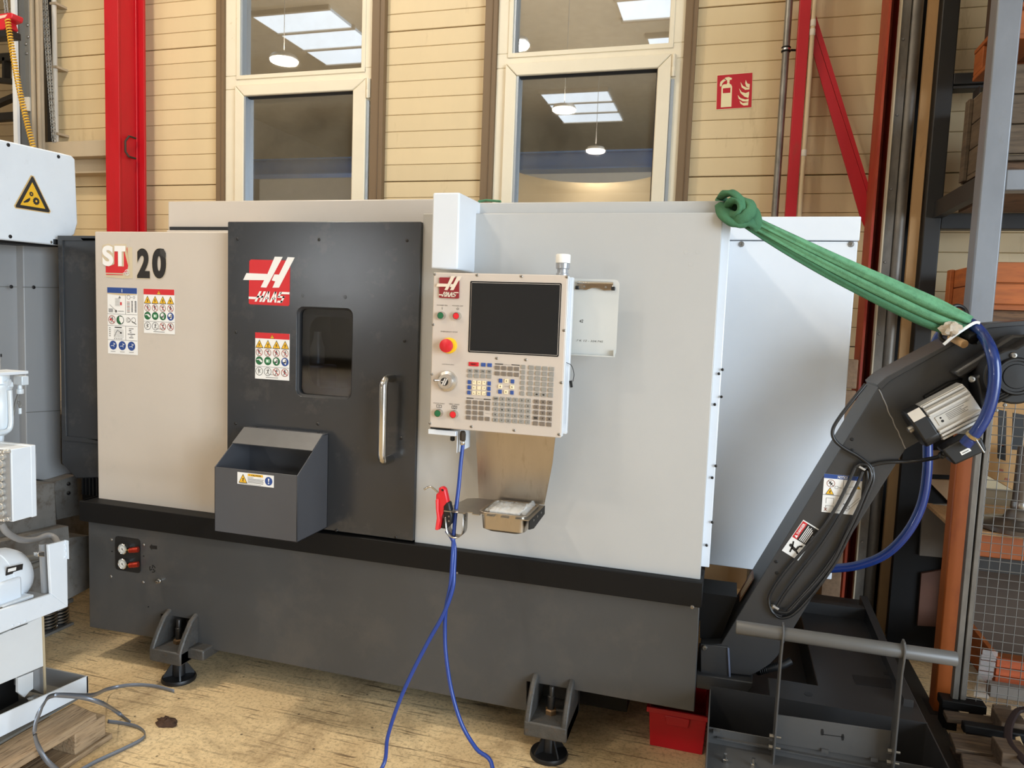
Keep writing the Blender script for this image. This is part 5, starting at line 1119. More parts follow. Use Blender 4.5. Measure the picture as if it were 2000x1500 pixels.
for a in ((1416, 1488), (1471, 1497)):
    p = PZ(*a, zl); MB().lathe((p.x, p.y, zl), (0, 0, 1), [(.0095, 0), (.0095, .009), (.0055, .010), (.0055, .026)], 6).build('bolt', CHROME, ct, smooth=False)
HY = 2.30
hA, hB = P(1437, 1232, HY), P(1869, 1279, HY); hz = (hA.z + hB.z) / 2
MB().lathe((hA.x, HY, hz), (1, 0, 0), [(.019, 0), (.0205, .002), (.0205, hB.x - hA.x - .002), (.019, hB.x - hA.x)], 22).build('handle_tube', mat('handle_grey', (88, 87, 85), .4, .0, var=.05), ct)
for px, pb in ((1526, 1440), (1764, 1470)):
    x = P(px, 1240, HY).x; zb_ = P(px - 14, pb, HY).z - .10
    up = MB().prism([(x, HY - .012, zb_), (x, HY - .016, hz - .06), (x, HY - .026, hz - .02), (x, HY - .027, hz + .012), (x, HY - .014, hz + .032), (x, HY + .008, hz + .034), (x, HY + .025, hz + .014), (x, HY + .027, hz - .02), (x, HY + .03, hz - .08), (x, HY + .05, zb_ + .12), (x, HY + .05, zb_)], (.006, 0, 0))
    up.build('upright', TKG, ct, bevel=.0015)
    for dz in (.075, .04):
        MB().lathe((x - .012, HY + .012, zb_ + dz + .02), (1, 0, 0), [(.008, 0), (.008, .011), (.004, .012), (.004, .034)], 6).build('bolt', SCREW, ct, smooth=False)
y_ = 2.335
MB().prism([P(a, b_, y_) for a, b_ in ((1518, 1396), (1741, 1428), (1737, 1488), (1515, 1452))], (0, .004, 0)).build('number_plate', TKG, ct, bevel=.001)
for a in ((1606, 1430), (1646, 1440)): MB().prism([P(a[0] + x, a[1] + z, y_) + Vector((0, -.0006, 0)) for x, z in ((-2, -6), (2, -6), (3, 0), (2, 6), (-2, 6), (-3, 0))], (0, .0008, 0)).build('slot_end', BLACK, ct)
MB().prism([P(a, b_, y_) + Vector((0, -.0006, 0)) for a, b_ in ((1607, 1433.5), (1646, 1438.5), (1646, 1440), (1607, 1435))], (0, .0008, 0)).build('slot_line', BLACK, ct)
# ---- red plastic crate under the lathe
CR = mat('crate_red', (184, 12, 28), .35, var=.06)
rc_ = thing('red_crate', 'small red plastic crate on the floor under the lathe', 'crate', (-.09, 2.80, 0))
A0, A1 = P(1267, 1455, 2.70), P(1374, 1466, 2.70); zt = .155
cxm, hw_ = (A0.x + A1.x) / 2, (A1.x - A0.x) / 2
w0 = hw_ - .004; w1 = hw_ + .006
def cl(hx, y0, y1, z, i=0): return [Vector((cxm - hx + i, y0 + i, z)), Vector((cxm + hx - i, y0 + i, z)), Vector((cxm + hx - i, y1 - i, z)), Vector((cxm - hx + i, y1 - i, z))]
b = MB(); B0, B1, I1, I0 = cl(w0, 2.70, 2.95, 0), cl(w1, 2.69, 2.96, zt), cl(w1, 2.69, 2.96, zt, .005), cl(w0, 2.70, 2.95, .006, .005)
b.add(B0 + B1 + I1 + I0, [(3, 2, 1, 0)] + [(o + k, o + (k + 1) % 4, o + 4 + (k + 1) % 4, o + 4 + k) for o in (0, 4, 8) for k in range(4)] + [(12, 13, 14, 15)])
b.build('shell', CR, rc_, bevel=.003)
MB().ring(cl(w1 + .008, 2.682, 2.968, zt - .018), cl(w1 - .002, 2.692, 2.958, zt - .018), (0, 0, .02)).build('rim', CR, rc_, bevel=.002)
MB().prism([(cxm + x, 2.688, z) for x, z in ((-.045, zt - .018), (.045, zt - .018), (.045, zt - .03), (.04, zt - .055), (-.04, zt - .055), (-.045, zt - .03))], (0, -.006, 0)).build('grip', CR, rc_, bevel=.003)
# ================================================================ LEFT SIDE: WALL STEEL, DOOR TRACK, MILLING MACHINE, PALLET
RED = mat('red_steel', (186, 10, 24), .42, var=.12, scale=3, stretch=(1, 1, .3), dirt=(150, 14, 24), dirt_at=(.55, .8), bmp=.06, bscale=25)
def vbox(mb, p0, p1, Y, dy, z0=0.0, z1=4.6, py=100):
    mb.box(P(p0, py, Y).x, P(p1, py, Y).x, Y, Y + dy, z0, z1); return mb
YRD = 4.22
rc0, rc1 = P(204, 100, YRD).x, P(231, 100, YRD).x
cl_ = thing('steel_column', 'tall red steel column against the cladding left of the windows', 'column', ((rc0 + rc1) / 2, YRD, 0))
xr_ = P(268, 100, YRD + .15).x; xe = P(283, 100, YRD + .16).x
MB().box(rc0, rc1, YRD, YRD + .018, 0, 4.6).build('front_flange', RED, cl_, bevel=.002)
MB().prism([(rc1 - .004, YRD + .018, 0), (rc1 - .02, YRD + .018, 0), (xr_ - .02, YRD + .15, 0), (xr_, YRD + .15, 0)], (0, 0, 4.6)).build('web', RED, cl_)
MB().box(rc0 - .02, xe, YRD + .15, YRD + .168, 0, 4.6).build('rear_flange', RED, cl_, bevel=.002)
MB().box(xr_ - .004, xr_ + .010, YRD + .13, YRD + .15, 0, 4.6).build('edge_bead', RED, cl_, bevel=.004)
a, b_, c_ = P(252, 266, YRD + .05), P(245, 286, YRD + .035), P(252, 306, YRD + .05)
MB().tube([a + Vector((.0, .06, 0)), a, b_ + Vector((0, 0, .035)), b_ + Vector((0, 0, -.035)), c_, c_ + Vector((0, .06, 0))], .007, 8).build('bar_handle', mat('dark_olive', (48, 40, 28), .6), cl_)
# door track and posts
GALV = mat('galvanised', (158, 158, 154), .42, .45, var=.12, scale=9, stretch=(1, 1, .4)); GPOST = mat('grey_post', (120, 118, 112), .5, .2, var=.08, scale=4); BEIGE = mat('beige_steel', (176, 160, 136), .5, var=.06, scale=4)
dt = thing('door_track', 'grey steel roller door track with bolted plates at the far left', 'door track', (P(45, 100, 4.2).x, 4.2, 0))
t = MB(); vbox(t, 22, 30, 4.16, .02, py=60); t.build('white_edge', mat('white_edge', (226, 228, 228), .4), dt)
t = MB(); vbox(t, 30, 38, 4.20, .08, py=60); t.build('side_channel', GPOST, dt)
t = MB(); vbox(t, 38, 57, 4.24, .06, py=60); t.build('bolted_post', GPOST, dt, bevel=.003)
for p0, p1, d_ in ((58, 63, .0), (64, 68, .03), (70, 75, .0), (76, 80, .02)):
    t = MB(); vbox(t, p0, p1, 4.24 + d_, .018, py=60); t.build('guide_rail', BEIGE, dt, bevel=.002)
for a in ((44, 45), (54, 49), (45, 68), (55, 72), (51, 86), (52, 104)): screw(P(*a, 4.24), r=.012, parent=dt, m=STEEL)
t = MB().box(P(46, 190, 4.23).x, P(57, 190, 4.23).x, 4.225, 4.24, P(50, 217, 4.23).z, P(50, 190, 4.23).z); t.build('label_plate', mat('label_white', (214, 206, 190), .5), dt)
cn = MB(); random.seed(2)
for x0, x1 in ((83, 104), (90, 108)):
    for k in range(46):
        u = k / 45; c = P(x0 + (x1 - x0) * u, -4 + 278 * u, 4.30); n = 8; w_ = .010; h = .017
        loop = [c + (Vector((math.cos(2 * math.pi * q / n) * w_, 0, math.sin(2 * math.pi * q / n) * h)) if k % 2 else Vector((0, math.cos(2 * math.pi * q / n) * w_, math.sin(2 * math.pi * q / n) * h))) for q in range(n)]
        cn.tube(loop, .0028, 5, closed=True)
ch2 = cn.build('door_chain', GALV); tag(ch2, 'two hanging strands of thin steel chain beside the white conduit', 'chain'); stuff(ch2)
t = MB(); vbox(t, 90, 101, 4.46, .05, py=100); tag(t.build('dark_gap_strip', DARKGAP), 'dark vertical strip standing in for the dark gap behind the hanging chain', 'gap strip')  # dark colour stands in for the depth of the gap behind the chain
cd = thing('wall_conduit', 'thin white conduit clipped up the edge of the cladding at the left', 'conduit', (P(107, 100, 4.42).x, 4.42, 0))
x = P(107, 100, 4.42).x; MB().lathe((x, 4.42, 0), (0, 0, 1), [(.017, 0), (.017, 4.6)], 12).build('pipe', mat('conduit_white', (206, 200, 188), .45), cd)
for z in (P(108, 8, 4.42).z, P(110, 132, 4.42).z, P(112, 262, 4.42).z): MB().box(x - .02, x + .035, 4.40, 4.50, z - .008, z + .008).build('clip', BEIGE, cd)
rl = MB(); z1, z0 = P(150, 275, 4.30).z, P(150, 306, 4.30).z
rl.box(P(85, 280, 4.30).x, rc0 + .05, 4.30, 4.44, z0, z1); rl.box(P(150, 310, 4.40).x - .3, rc0 + .05, 4.38, 4.5, z0 - .10, z0)
tag(rl.build('wall_rail', mat('rail_beige', (186, 168, 140), .5, var=.05), bevel=.004), 'beige horizontal steel rail between the door track and the red column', 'rail')
# yellow coiled air line and red balancer
YBAL = 3.7
ba = thing('spring_balancer', 'red tool balancer hanging on a chain at the top left corner', 'balancer', P(8, 50, YBAL))
BALR = mat('balancer_red', (206, 36, 48), .35)
MB().prism([P(a, b_, YBAL) for a, b_ in ((-30, 30), (20, 24), (24, 26), (22, 36), (10, 40), (14, 52), (6, 58), (-30, 60))], (0, .08, 0)).build('housing', BALR, ba, bevel=.006)
MB().prism([P(a, b_, YBAL - .002) for a, b_ in ((-30, 36), (14, 28), (10, 34), (-30, 44))], (0, .02, 0)).build('swirl', mat('swirl_cream', (236, 200, 180), .4), ba)
MB().prism([P(a, b_, YBAL) for a, b_ in ((-30, 61), (18, 57), (19, 71), (-30, 74))], (0, .08, 0)).build('lower_block', BLACK, ba, bevel=.004)
bc = MB()
for k in range(7):
    c = P(10 + k * .5, -6 + 5 * k, YBAL + .03); n = 8
    bc.tube([c + Vector(((math.cos(2 * math.pi * q / n) * .012) if k % 2 else 0, 0 if k % 2 else math.cos(2 * math.pi * q / n) * .012, math.sin(2 * math.pi * q / n) * .018)) for q in range(n)], .0035, 5, closed=True)
stuff(bc.build('chain', GALV, ba))
yc = MB(); N_ = 46 * 10; a, b_ = P(15, 38, YBAL), P(66, 290, YBAL); mid = P(36, 165, YBAL); ax = (b_ - a).normalized(); s1 = Vector((0, 1, 0)); s2 = ax.cross(s1)
pth = []
for k in range(N_):
    u = k / (N_ - 1); c = a * ((1 - u) ** 2) + (mid * 2 - (a + b_) / 2) * (2 * u * (1 - u)) + b_ * u * u; an = 2 * math.pi * k / 10
    pth.append(c + s1 * math.cos(an) * .014 + s2 * math.sin(an) * .014)
yc.tube(pth, .0042, 6)
tag(yc.build('coiled_air_line', mat('coil_yellow', (226, 178, 60), .35)), 'yellow coiled air line hanging from the red balancer', 'air line')
# roof steel seen past the door
TR = mat('dark_truss', (52, 50, 48), .6); FARP = mat('far_cladding', (196, 176, 142), .6, var=.05)
tr = thing('roof_truss', 'dark steel truss bars far away past the door track', 'truss', P(10, 120, 8.0))
def bar(p, q, hw, m=TR, Y=8.0, par=tr, nm='truss_bar'):
    A_, B_ = P(*p, Y), P(*q, Y); d_ = (B_ - A_).normalized(); n = Vector((-d_.z, 0, d_.x)) * hw
    MB().prism([A_ + n, B_ + n, B_ - n, A_ - n], (0, .1, 0)).build(nm, m, par)
bar((-60, 70), (45, 62), .05); bar((-60, 116), (45, 108), .05); bar((-60, 150), (45, 160), .03); bar((-60, 222), (45, 178), .03); bar((-60, 232), (45, 224), .05); bar((6, 112), (6, 152), .02)
fw = MB().box(P(-300, 100, 9.0).x, P(60, 100, 9.0).x, 9.0, 9.1, 0, 8); fwo = struct(fw.build('wall_side_bay', FARP))
for k in range(26):
    MB().box(P(-300, 100, 9.0).x, P(60, 100, 9.0).x, 8.985, 9.0, 2.2 + .17 * k, 2.2 + .17 * k + .155).build('cladding_strip', FARP, fwo)
# ---- milling machine whose right side shows at the left edge
MW = mat('mill_white', (226, 232, 238), .4, var=.03, scale=6, dirt=(206, 208, 208), dirt_at=(.6, .85)); MG = mat('mill_grey', (150, 150, 150), .42, var=.05, scale=2, stretch=(1, 1, .2), dirt=(128, 118, 106), dirt_at=(.58, .9)); MGB = mat('mill_dirty_grey', (120, 116, 110), .55, .2, var=.18, scale=8, dirt=(84, 70, 56), dirt_at=(.5, .75)); MSP = mat('speckled_white', (222, 224, 224), .5, var=.03, scale=5, dirt=(140, 136, 130), dirt_at=(.70, .74))
mm = thing('milling_machine', 'white and grey milling machine cut off by the left edge of the picture', 'machine', (-2.7, 1.8, 0.13))
def px_(pts, X): return [PX(a, b_, X) for a, b_ in pts]
def xp(pts, X, dx, nm, m, bev=0.0, par=mm): return MB().prism(px_(pts, X), (-dx, 0, 0)).build(nm, m, par, bevel=bev)
XH = -2.90
hcv = xp([(-90, 250), (0, 272), (120, 299), (140, 304), (147, 311), (152, 436), (146, 458), (118, 480), (0, 468), (-90, 458)], XH, .5, 'head_cover', MW, .006)
for a in ((16, 283), (114, 306), (20, 462)): screw(PX(*a, XH), (1, 0, 0), .008, BLACK, hcv)
screw(PX(100, 473, XH), (1, 0, 0), .006, SCREW, hcv)
xp([(108, 467), (115, 468), (115, 478), (108, 477)], XH + .012, .012, 'cover_latch', BLACK, par=hcv)
xp([(-90, 459), (0, 468), (118, 480), (118, 483), (0, 474), (-90, 466)], XH - .01, .4, 'cover_underside', BLACKP)
pr = Print(PX(28, 403, XH), (0, 1, 0), (0, 0, 1), (1, 0, 0))
def xq(a, b_): p = PX(a, b_, XH); return (p.y - pr.o.y, p.z - pr.o.z)
pr.poly([xq(*a) for a in ((60, 342), (66, 344), (99, 413), (97, 417), (30, 407), (27, 402))], mat('sticker_rim', (214, 180, 120), .5), 0)
pr.poly([xq(*a) for a in ((62, 344), (65, 346), (97, 412), (95, 415), (31, 405), (30, 402))], BLKI, 2)
pr.poly([xq(*a) for a in ((62.5, 356), (88, 408), (39, 400))], YELI, 5)
for cx_, cy_, r in ((60.5, 379, 5), (70, 393, 8)):
    q = xq(cx_, cy_); rr = abs(xq(cx_, cy_ + r)[1] - q[1])
    pr.poly([(q[0] + (rr if k % 2 else rr * .8) * math.cos(math.pi * k / 12), q[1] + (rr if k % 2 else rr * .8) * math.sin(math.pi * k / 12)) for k in range(24)], BLKI, 8); pr.disc(q[0], q[1], rr * .28, YELI, 10, 10)
pr.poly([xq(*a) for a in ((45, 394), (52, 389), (58, 386), (58, 391), (54, 395), (46, 396))], BLKI, 8)
pr.build('gear_warning_sticker', hcv)
xp([(-90, 470), (44, 478), (52, 885), (60, 945), (-90, 965)], -3.06, .3, 'column_front', MG)
xp([(45, 478), (116, 480), (120, 905), (152, 925), (85, 938), (71, 936), (70, 888), (52, 872)], -3.02, .3, 'column_side', MG, .004)
for y0, y1, a0, a1, xx in ((558, 560, -60, 45, -3.058), (560, 561, 46, 116, -3.018), (805, 801, 52, 119, -3.018)):
    MB().prism(px_([(a0, y0), (a1, y1), (a1, y1 + 1.2), (a0, y0 + 1.2)], xx), (-.004, 0, 0)).build('seam', GPOST, mm)
for a in ((22, 560), (66, 561)): screw(PX(*a, -3.016), (1, 0, 0), .008, BLACK, mm)
xp([(-60, 965), (18, 950), (107, 943), (111, 1032), (0, 1068), (-60, 1085)], -2.82, .4, 'saddle', MGB, .004)
MB().box(-3.7, -3.25, 1.7, 3.7, .14, 1.0).build('column_base', MGB, mm)
xp([(105, 942), (150, 928), (156, 1005), (112, 1015)], -2.95, .3, 'knee', MGB)
for a in ((134, 945), (134, 963)): screw(PX(*a, -2.948), (1, 0, 0), .010, BLACK, mm)
xp([(-60, 1072), (0, 1058), (134, 1027), (137, 1062), (0, 1104), (-60, 1124)], -2.76, .3, 'way', MGB, .003)
xp([(-60, 1115), (138, 1050), (175, 1046), (175, 1148), (130, 1172), (-60, 1240)], -2.80, .5, 'bed_casting', MGB)
for k, yy in enumerate((1092, 1100)):
    MB().tube([PX(48, yy + 12 * k, -2.55), PX(84, yy - 6 + 4 * k, -2.55)], .012, 10).build('coupling', GPOST, mm)
# filter regulator
XF = -2.36
c = PX(2, 800, XF); RGW = mat('regulator_white', (216, 224, 230), .35, .1)
MB().lathe(PX(2, 868, XF), (0, 0, 1), [(.008, 0), (.010, .03), (.02, .035), (.032, .06), (.034, .14), (.035, .19), (.036, .192), (.036, .205), (.030, .21), (.030, .24)], 20).build('filter_bowl', RGW, mm)
MB().box(c.x - .05, c.x + .05, c.y - .10, PX(34, 724, XF).y, PX(30, 729, XF).z, PX(30, 723, XF).z).build('bracket_plate', MW, mm, bevel=.002)
for a, d_ in (((10, 747), (1, .2, 0)), ((14, 752), (.4, 1, 0))):
    MB().lathe(PX(*a, XF + .02), d_, [(.019, -.02), (.019, 0), (.016, .002), (.014, .014), (.009, .016)], 6).build('pipe_fitting', RGW, mm, smooth=False)
MB().tube(spline([PX(19, 762, XF + .04), PX(21, 800, XF + .04), PX(21, 830, XF + .04), PX(14, 842, XF + .04), PX(-6, 846, XF + .04)], 5), .008, 10).build('pipe', RGW, mm)
MB().box(PX(38, 740, XF).x - .02, PX(38, 740, XF).x + .02, PX(34, 740, XF).y, PX(48, 740, XF).y, PX(40, 752, XF).z, PX(40, 734, XF).z).build('valve', RGW, mm, bevel=.003)
MB().lathe(PX(39, 769, XF), (0, 0, 1), [(.011, 0), (.012, .002), (.012, .016), (.008, .018), (.007, .03)], 12).build('valve_tip', RGW, mm)
MB().tube(spline([PX(36, 770, XF), PX(31, 785, XF), PX(28, 800, XF), PX(25, 812, XF)], 4), .004, 8).build('drain_line', GPOST, mm)
MB().lathe(PX(39, 808, XF), (0, 0, 1), [(.006, 0), (.006, .020)], 10).build('tag_weight', RGW, mm)
MB().tube([PX(39, 797, XF), PX(36, 790, XF), PX(33, 783, XF), PX(38, 784, XF), PX(41, 790, XF), PX(39, 797, XF)], .002, 6).build('tag_ring', GPOST, mm)
MB().tube([PX(0, 722, XF), PX(0, 692, XF)], .003, 6).build('rod', GPOST, mm); MB().lathe(PX(0, 697, XF), (0, 0, 1), [(.006, 0), (.006, .010)], 10).build('rod_tip', BLACK, mm)
# junction box with glands
XB = -2.2
q0, q1_ = PX(22, 878, XB), PX(68, 868, XB); zb0 = PX(68, 1008, XB).z
jb = MB().box(XB - .30, XB, q0.y, q1_.y, zb0, q0.z).build('junction_box', MW, mm, bevel=.003)
MB().box(XB - .3, XB + .001, PX(59, 870, XB).y, q1_.y + .003, zb0 - .002, q0.z + .002).build('box_lid', MW, mm, bevel=.003)
MB().box(-3.1, XB - .25, q0.y + .03, q0.y + .07, zb0 + .06, zb0 + .12).build('support_arm', MG, mm, bevel=.003)
MB().box(XF - .06, XF - .02, c.y - .06, c.y - .02, zb0 + .1, PX(30, 729, XF).z).build('support_post', MG, mm)
YG_ = q0.y
MB().box(XB - .29, XB - .004, YG_ - .003, YG_, zb0 + .004, q0.z - .004).build('gland_plate', MG, mm)
for a, r in (((8, 892), .010), ((5, 905), .013), ((6, 919), .011), ((6, 933), .011), ((6, 947), .011), ((6, 960), .011), ((9, 973), .009), ((6, 988), .011), ((9, 1001), .009), ((13, 881), .006), ((19, 881), .006), ((14, 1013), .006), ((19, 1013), .007)):
    MB().lathe(P(a[0], a[1], YG_ - .003), (0, -1, 0), [(r, 0), (r, .008), (r * .75, .010), (r * .7, .022), (r * .4, .024)], 10).build('gland', mat('gland_nickel', (210, 208, 202), .3, .6), mm)
MB().tube(spline([PX(2, 1022, XB - .1), PX(14, 1040, XB - .1), PX(40, 1054, XB - .12), PX(70, 1054, XB - .14), PX(92, 1046, XB - .14), PX(106, 1050, XB - .12), PX(113, 1062, XB - .08)], 6), .011, 10).build('grey_conduit', mat('conduit_grey', (136, 134, 132), .45), mm)
# pump motor in its tray
XM = -2.36
e_ = PX(47, 1110, XM); MB().lathe((XM, e_.y - .42, e_.z - .004), (0, 1, 0), [(.10, 0), (.10, .30), (.103, .302), (.103, .33), (.097, .36), (.080, .39), (.05, .41), (.02, .42)], 28).build('pump_motor', MW, mm)
MB().box(XM + .06, XM + .11, e_.y - .25, e_.y - .10, e_.z - .10, e_.z + .02).build('motor_box', MW, mm, bevel=.008)
pr = Print((XM + .094, e_.y - .115, e_.z + .045), (0, 1, -.1), (0.2, 0, 1), (1, 0, -.2)); pr.slab([(-.03, -.015), (.03, -.015), (.03, .015), (-.03, .015)], BLKI); pr.rect(-.025, -.003, .03, .012, WHITEI, 5); pr.build('motor_plate', mm)
XT_ = -2.2
xp([(-80, 1222), (0, 1192), (100, 1160), (133, 1185), (0, 1237), (-80, 1268)], XT_, .012, 'tray_side', MW, .002)
xp([(95, 1064), (131, 1055), (133, 1185), (100, 1160)], XT_, .012, 'tray_end_post', MW, .002)
xp([(80, 1064), (95, 1062), (98, 1160), (85, 1159)], XT_ - .03, .01, 'post_flange', MG)
xp([(130, 1055), (134, 1056), (135, 1092), (132, 1092)], XT_ + .004, .01, 'hinge', MW)
for yy in (1064, 1076, 1088): screw(PX(127, yy, XT_), (1, 0, 0), .005, MW, mm)
xp([(74, 1079), (88, 1077), (88, 1088), (75, 1087)], XT_ + .01, .02, 'toggle_latch', CHROME, .002)
t = MB(); y0, y1 = PX(-80, 1222, XT_).y, PX(100, 1160, XT_).y; z_ = PX(100, 1162, XT_).z; t.box(XT_ - .5, XT_ - .005, y0, y1, z_ - .012, z_); t.build('tray_floor', MG, mm)
MB().lathe((XT_ - .12, y1 - .05, z_), (0, 0, 1), [(.022, 0), (.022, .05), (.016, .052)], 12).build('rubber_plug', BLACK, mm)
MB().box(XT_ - .16, XT_ - .03, y1 - .20, y1 - .04, z_, z_ + .012).build('motor_foot', MW, mm, bevel=.003)
MB().box(XT_ - .06, XT_ - .02, y1 - .24, y1 - .16, z_, z_ + .016).build('clamp_block', CHROME, mm, bevel=.004)
for a in ((25, 1222), (38, 1218), (50, 1213)): screw(PX(*a, XT_), (1, 0, 0), .004, MW, mm)
MB().prism(px_([(22, 1229), (54, 1217), (54, 1218.5), (22, 1230.5)], XT_ + .0005), (-.001, 0, 0)).build('drain_slot', BLACK, mm)
XK = -2.25
xp([(-80, 1275), (84, 1203), (88, 1300), (0, 1337), (-80, 1370)], XK, .3, 'cabinet', MSP, .002)
xp([(82, 1204), (86, 1204), (91, 1356), (87, 1357)], XK + .002, .004, 'cabinet_edge', mat('edge_ochre', (190, 172, 140), .6), 0)
xp([(66, 1310), (88, 1301), (90, 1358), (66, 1346)], XK - .03, .25, 'leg_plate', MG)
xp([(35, 1324), (65, 1312), (65, 1345), (58, 1350), (48, 1362), (35, 1352)], XK - .01, .01, 'lug', MSP)
xp([(-80, 1372), (36, 1322), (36, 1380), (-80, 1440)], XK - .12, .05, 'dark_recess', BLACK)
MB().lathe(PX(64, 1366, XK + .01), (0, 0, 1), [(.018, -.005), (.018, .008), (.012, .010)], 8).build('anchor_bolt', STEEL, mm)
XR_ = -2.19
rim = xp([(-80, 1432), (0, 1397), (172, 1320), (173, 1352), (90, 1395), (0, 1440), (-80, 1480)], XR_, .006, 'drip_rim', MW, .001)
q = PX(172, 1335, XR_); zt = PX(172, 1320, XR_).z
MB().box(XR_ - .6, XR_, q.y - .006, q.y, .132, zt).build('drip_rim', MG, mm)
MB().box(XR_ - .8, XR_ - .006, q.y - 1.0, q.y - .006, .132, .140).build('drip_floor', GPOST, mm)
# spring mount under the bed
sm = thing('spring_mount', 'grey anti-vibration mount with two coil springs under the bed of the left machine', 'mount', (-2.98, 2.66, 0))
xm0, xm1 = -3.10, -2.99
y0, y1 = PX(92, 1235, xm1).y, PX(145, 1215, xm1).y
MB().box(xm0, xm1, y0 - .1, y1, 0, .014).build('foot_plate', MGB, sm, bevel=.003); MB().box(xm0, xm1, y0 - .1, y1, .115, .135).build('top_plate', MGB, sm, bevel=.003)
for u in (.30, .74):
    yy = y0 + (y1 - y0) * u; pts = [(xm1 - .05 + .040 * math.cos(2 * math.pi * k / 14), yy + .040 * math.sin(2 * math.pi * k / 14), .018 + .095 * k / (14 * 6)) for k in range(14 * 6 + 1)]
    MB().tube(pts, .0062, 8).build('coil_spring', STEEL, sm)
    MB().lathe((xm1 - .05, yy, .014), (0, 0, 1), [(.030, 0), (.030, .10)], 14).build('spring_core', BLACKP, sm)
# ---- pallet
WOODP = mat('pallet_wood', (172, 146, 114), .75, var=.25, scale=6, stretch=(9, .8, 9), bmp=.3, bscale=12, dirt=(96, 74, 52), dirt_at=(.52, .7), rnd=.2)
wp = thing('wooden_pallet', 'worn wooden pallet under the front corner of the white machine', 'pallet', (-2.2, 1.6, 0))
xa = PZ(207, 1447, .0).x; ya = PZ(207, 1447, 0).y
MB().hexa([Vector((xa - .13, ya - .02, .100)), Vector((xa + .005, ya - .04, .098)), Vector((xa + .0, ya - .04, .126)), Vector((xa - .125, ya - .02, .130))], [Vector((xa - .16, ya - 1.2, .100)), Vector((xa - .02, ya - 1.2, .098)), Vector((xa - .03, ya - 1.2, .120)), Vector((xa - .16, ya - 1.2, .126))]).build('deck_board', WOODP, wp, bevel=.004)
MB().box(xa - .62, xa - .20, ya - 1.2, ya - .01, .106, .130).build('deck_board', WOODP, wp, bevel=.004)
MB().box(xa - .105, xa, ya - .13, ya, .020, .100).build('block', WOODP, wp, bevel=.004)
MB().box(xa - .105, xa, ya - .72, ya - .58, .020, .100).build('block', WOODP, wp, bevel=.004)
MB().box(xa - .62, xa - .5, ya - .13, ya, .020, .106).build('block', WOODP, wp, bevel=.004)
MB().box(xa - .11, xa + .01, ya - 1.2, ya + .02, 0, .020).build('bottom_board', WOODP, wp, bevel=.003)
MB().box(xa - .62, xa - .5, ya - 1.2, ya + .02, 0, .020).build('bottom_board', WOODP, wp, bevel=.003)
# ---- cut steel strapping
st = thing('steel_strapping', 'loose loops of cut steel strapping on the floor beside the pallet', 'strapping', PZ(280, 1420, 0))
SB = mat('strap_blue_steel', (128, 134, 144), .35, .5, var=.1)
def band(pts, nm='strap'):
    p = spline(pts, 7); vs = []
    for i, q in enumerate(p):
        t_ = (p[min(i + 1, len(p) - 1)] - p[max(i - 1, 0)]).normalized(); w_ = Vector((0, 0, 1)); w_ = (w_ - t_ * w_.dot(t_)).normalized() * .0075
        vs += [q - w_, q + w_]
    o = MB().add(vs, [(2 * i, 2 * i + 2, 2 * i + 3, 2 * i + 1) for i in range(len(p) - 1)]).build(nm, SB, st); o.modifiers.new('thick', 'SOLIDIFY').thickness = .0012
X_ = xa + .03
band([PZ(340, 1350, .009), PZ(300, 1340, .012), PZ(255, 1338, .02), PZ(210, 1346, .03), PX(178, 1358, -2.12), PX(106, 1358, -2.09), PX(86, 1375, X_), PX(72, 1405, X_), PX(68, 1435, X_), PX(78, 1465, X_), PX(100, 1494, X_ + .02), PZ(135, 1512, .012), PZ(190, 1486, .009), PZ(240, 1463, .009), PZ(275, 1445, .009), PZ(283, 1433, .009), PZ(268, 1420, .010), PZ(240, 1413, .012), PZ(210, 1409, .02)])
band([PX(106, 1357, X_), PX(160, 1362, X_), PX(200, 1374, X_ + .02), PZ(230, 1392, .03), PZ(255, 1411, .010)])
dk = MB(); random.seed(9); c = PZ(325, 1412, .004)
vs = []
for i in range(7):
    for k in range(14):
        th, ph = math.pi / 2 * i / 6, 2 * math.pi * k / 14; r = 1 + random.uniform(-.25, .25)
        vs.append((c.x + .042 * r * math.sin(th) * math.cos(ph), c.y + .030 * r * math.sin(th) * math.sin(ph), .022 * r * math.cos(th)))
dk.add(vs, [(i * 14 + k, i * 14 + (k + 1) % 14, (i + 1) * 14 + (k + 1) % 14, (i + 1) * 14 + k) for i in range(6) for k in range(14)])
tag(dk.build('dirt_lump', mat('dirt', (70, 48, 34), .9, var=.3, scale=50)), 'dark brown lump of dirt on the floor right of the steel strapping', 'dirt')
# ================================================================ RIGHT SIDE: SIGN, STEELWORK, RACK, MESH, PALLET
sgn = thing('fire_extinguisher_sign', 'square red fire extinguisher sign with pale symbols on the cladding', 'sign', P(1434, 178, 4.499))
FW = mat('sign_cream', (240, 226, 180), .45); FR = mat('sign_red', (190, 20, 38), .4)
def c8(x, y): return (1300 + x / 2.857, y / 2.857)
class PS(PX2):
    def cq(s, pts): return s.ql([c8(*a) for a in pts])
pr = PS(1399, 147, 4.4985)
pr.slab(pr.cq([(286, 419), (487, 404), (481, 601), (280, 614)]), FW, .0015)
pr.poly(pr.cq([(289, 422), (485, 406), (479, 599), (283, 611)]), FR, 6)
pr.poly(pr.cq([(312, 485), (322, 472), (342, 470), (344, 462), (356, 461), (358, 469), (366, 472), (371, 484), (367, 596), (308, 600)]), FW, 8)
pr.poly(pr.cq([(320, 494), (362, 490), (361, 518), (319, 521)]), FR, 10)
pr.poly(pr.cq([(303, 474), (306, 458), (322, 444), (336, 440), (338, 448), (326, 456), (316, 468), (314, 480), (304, 484)]), FW, 8)
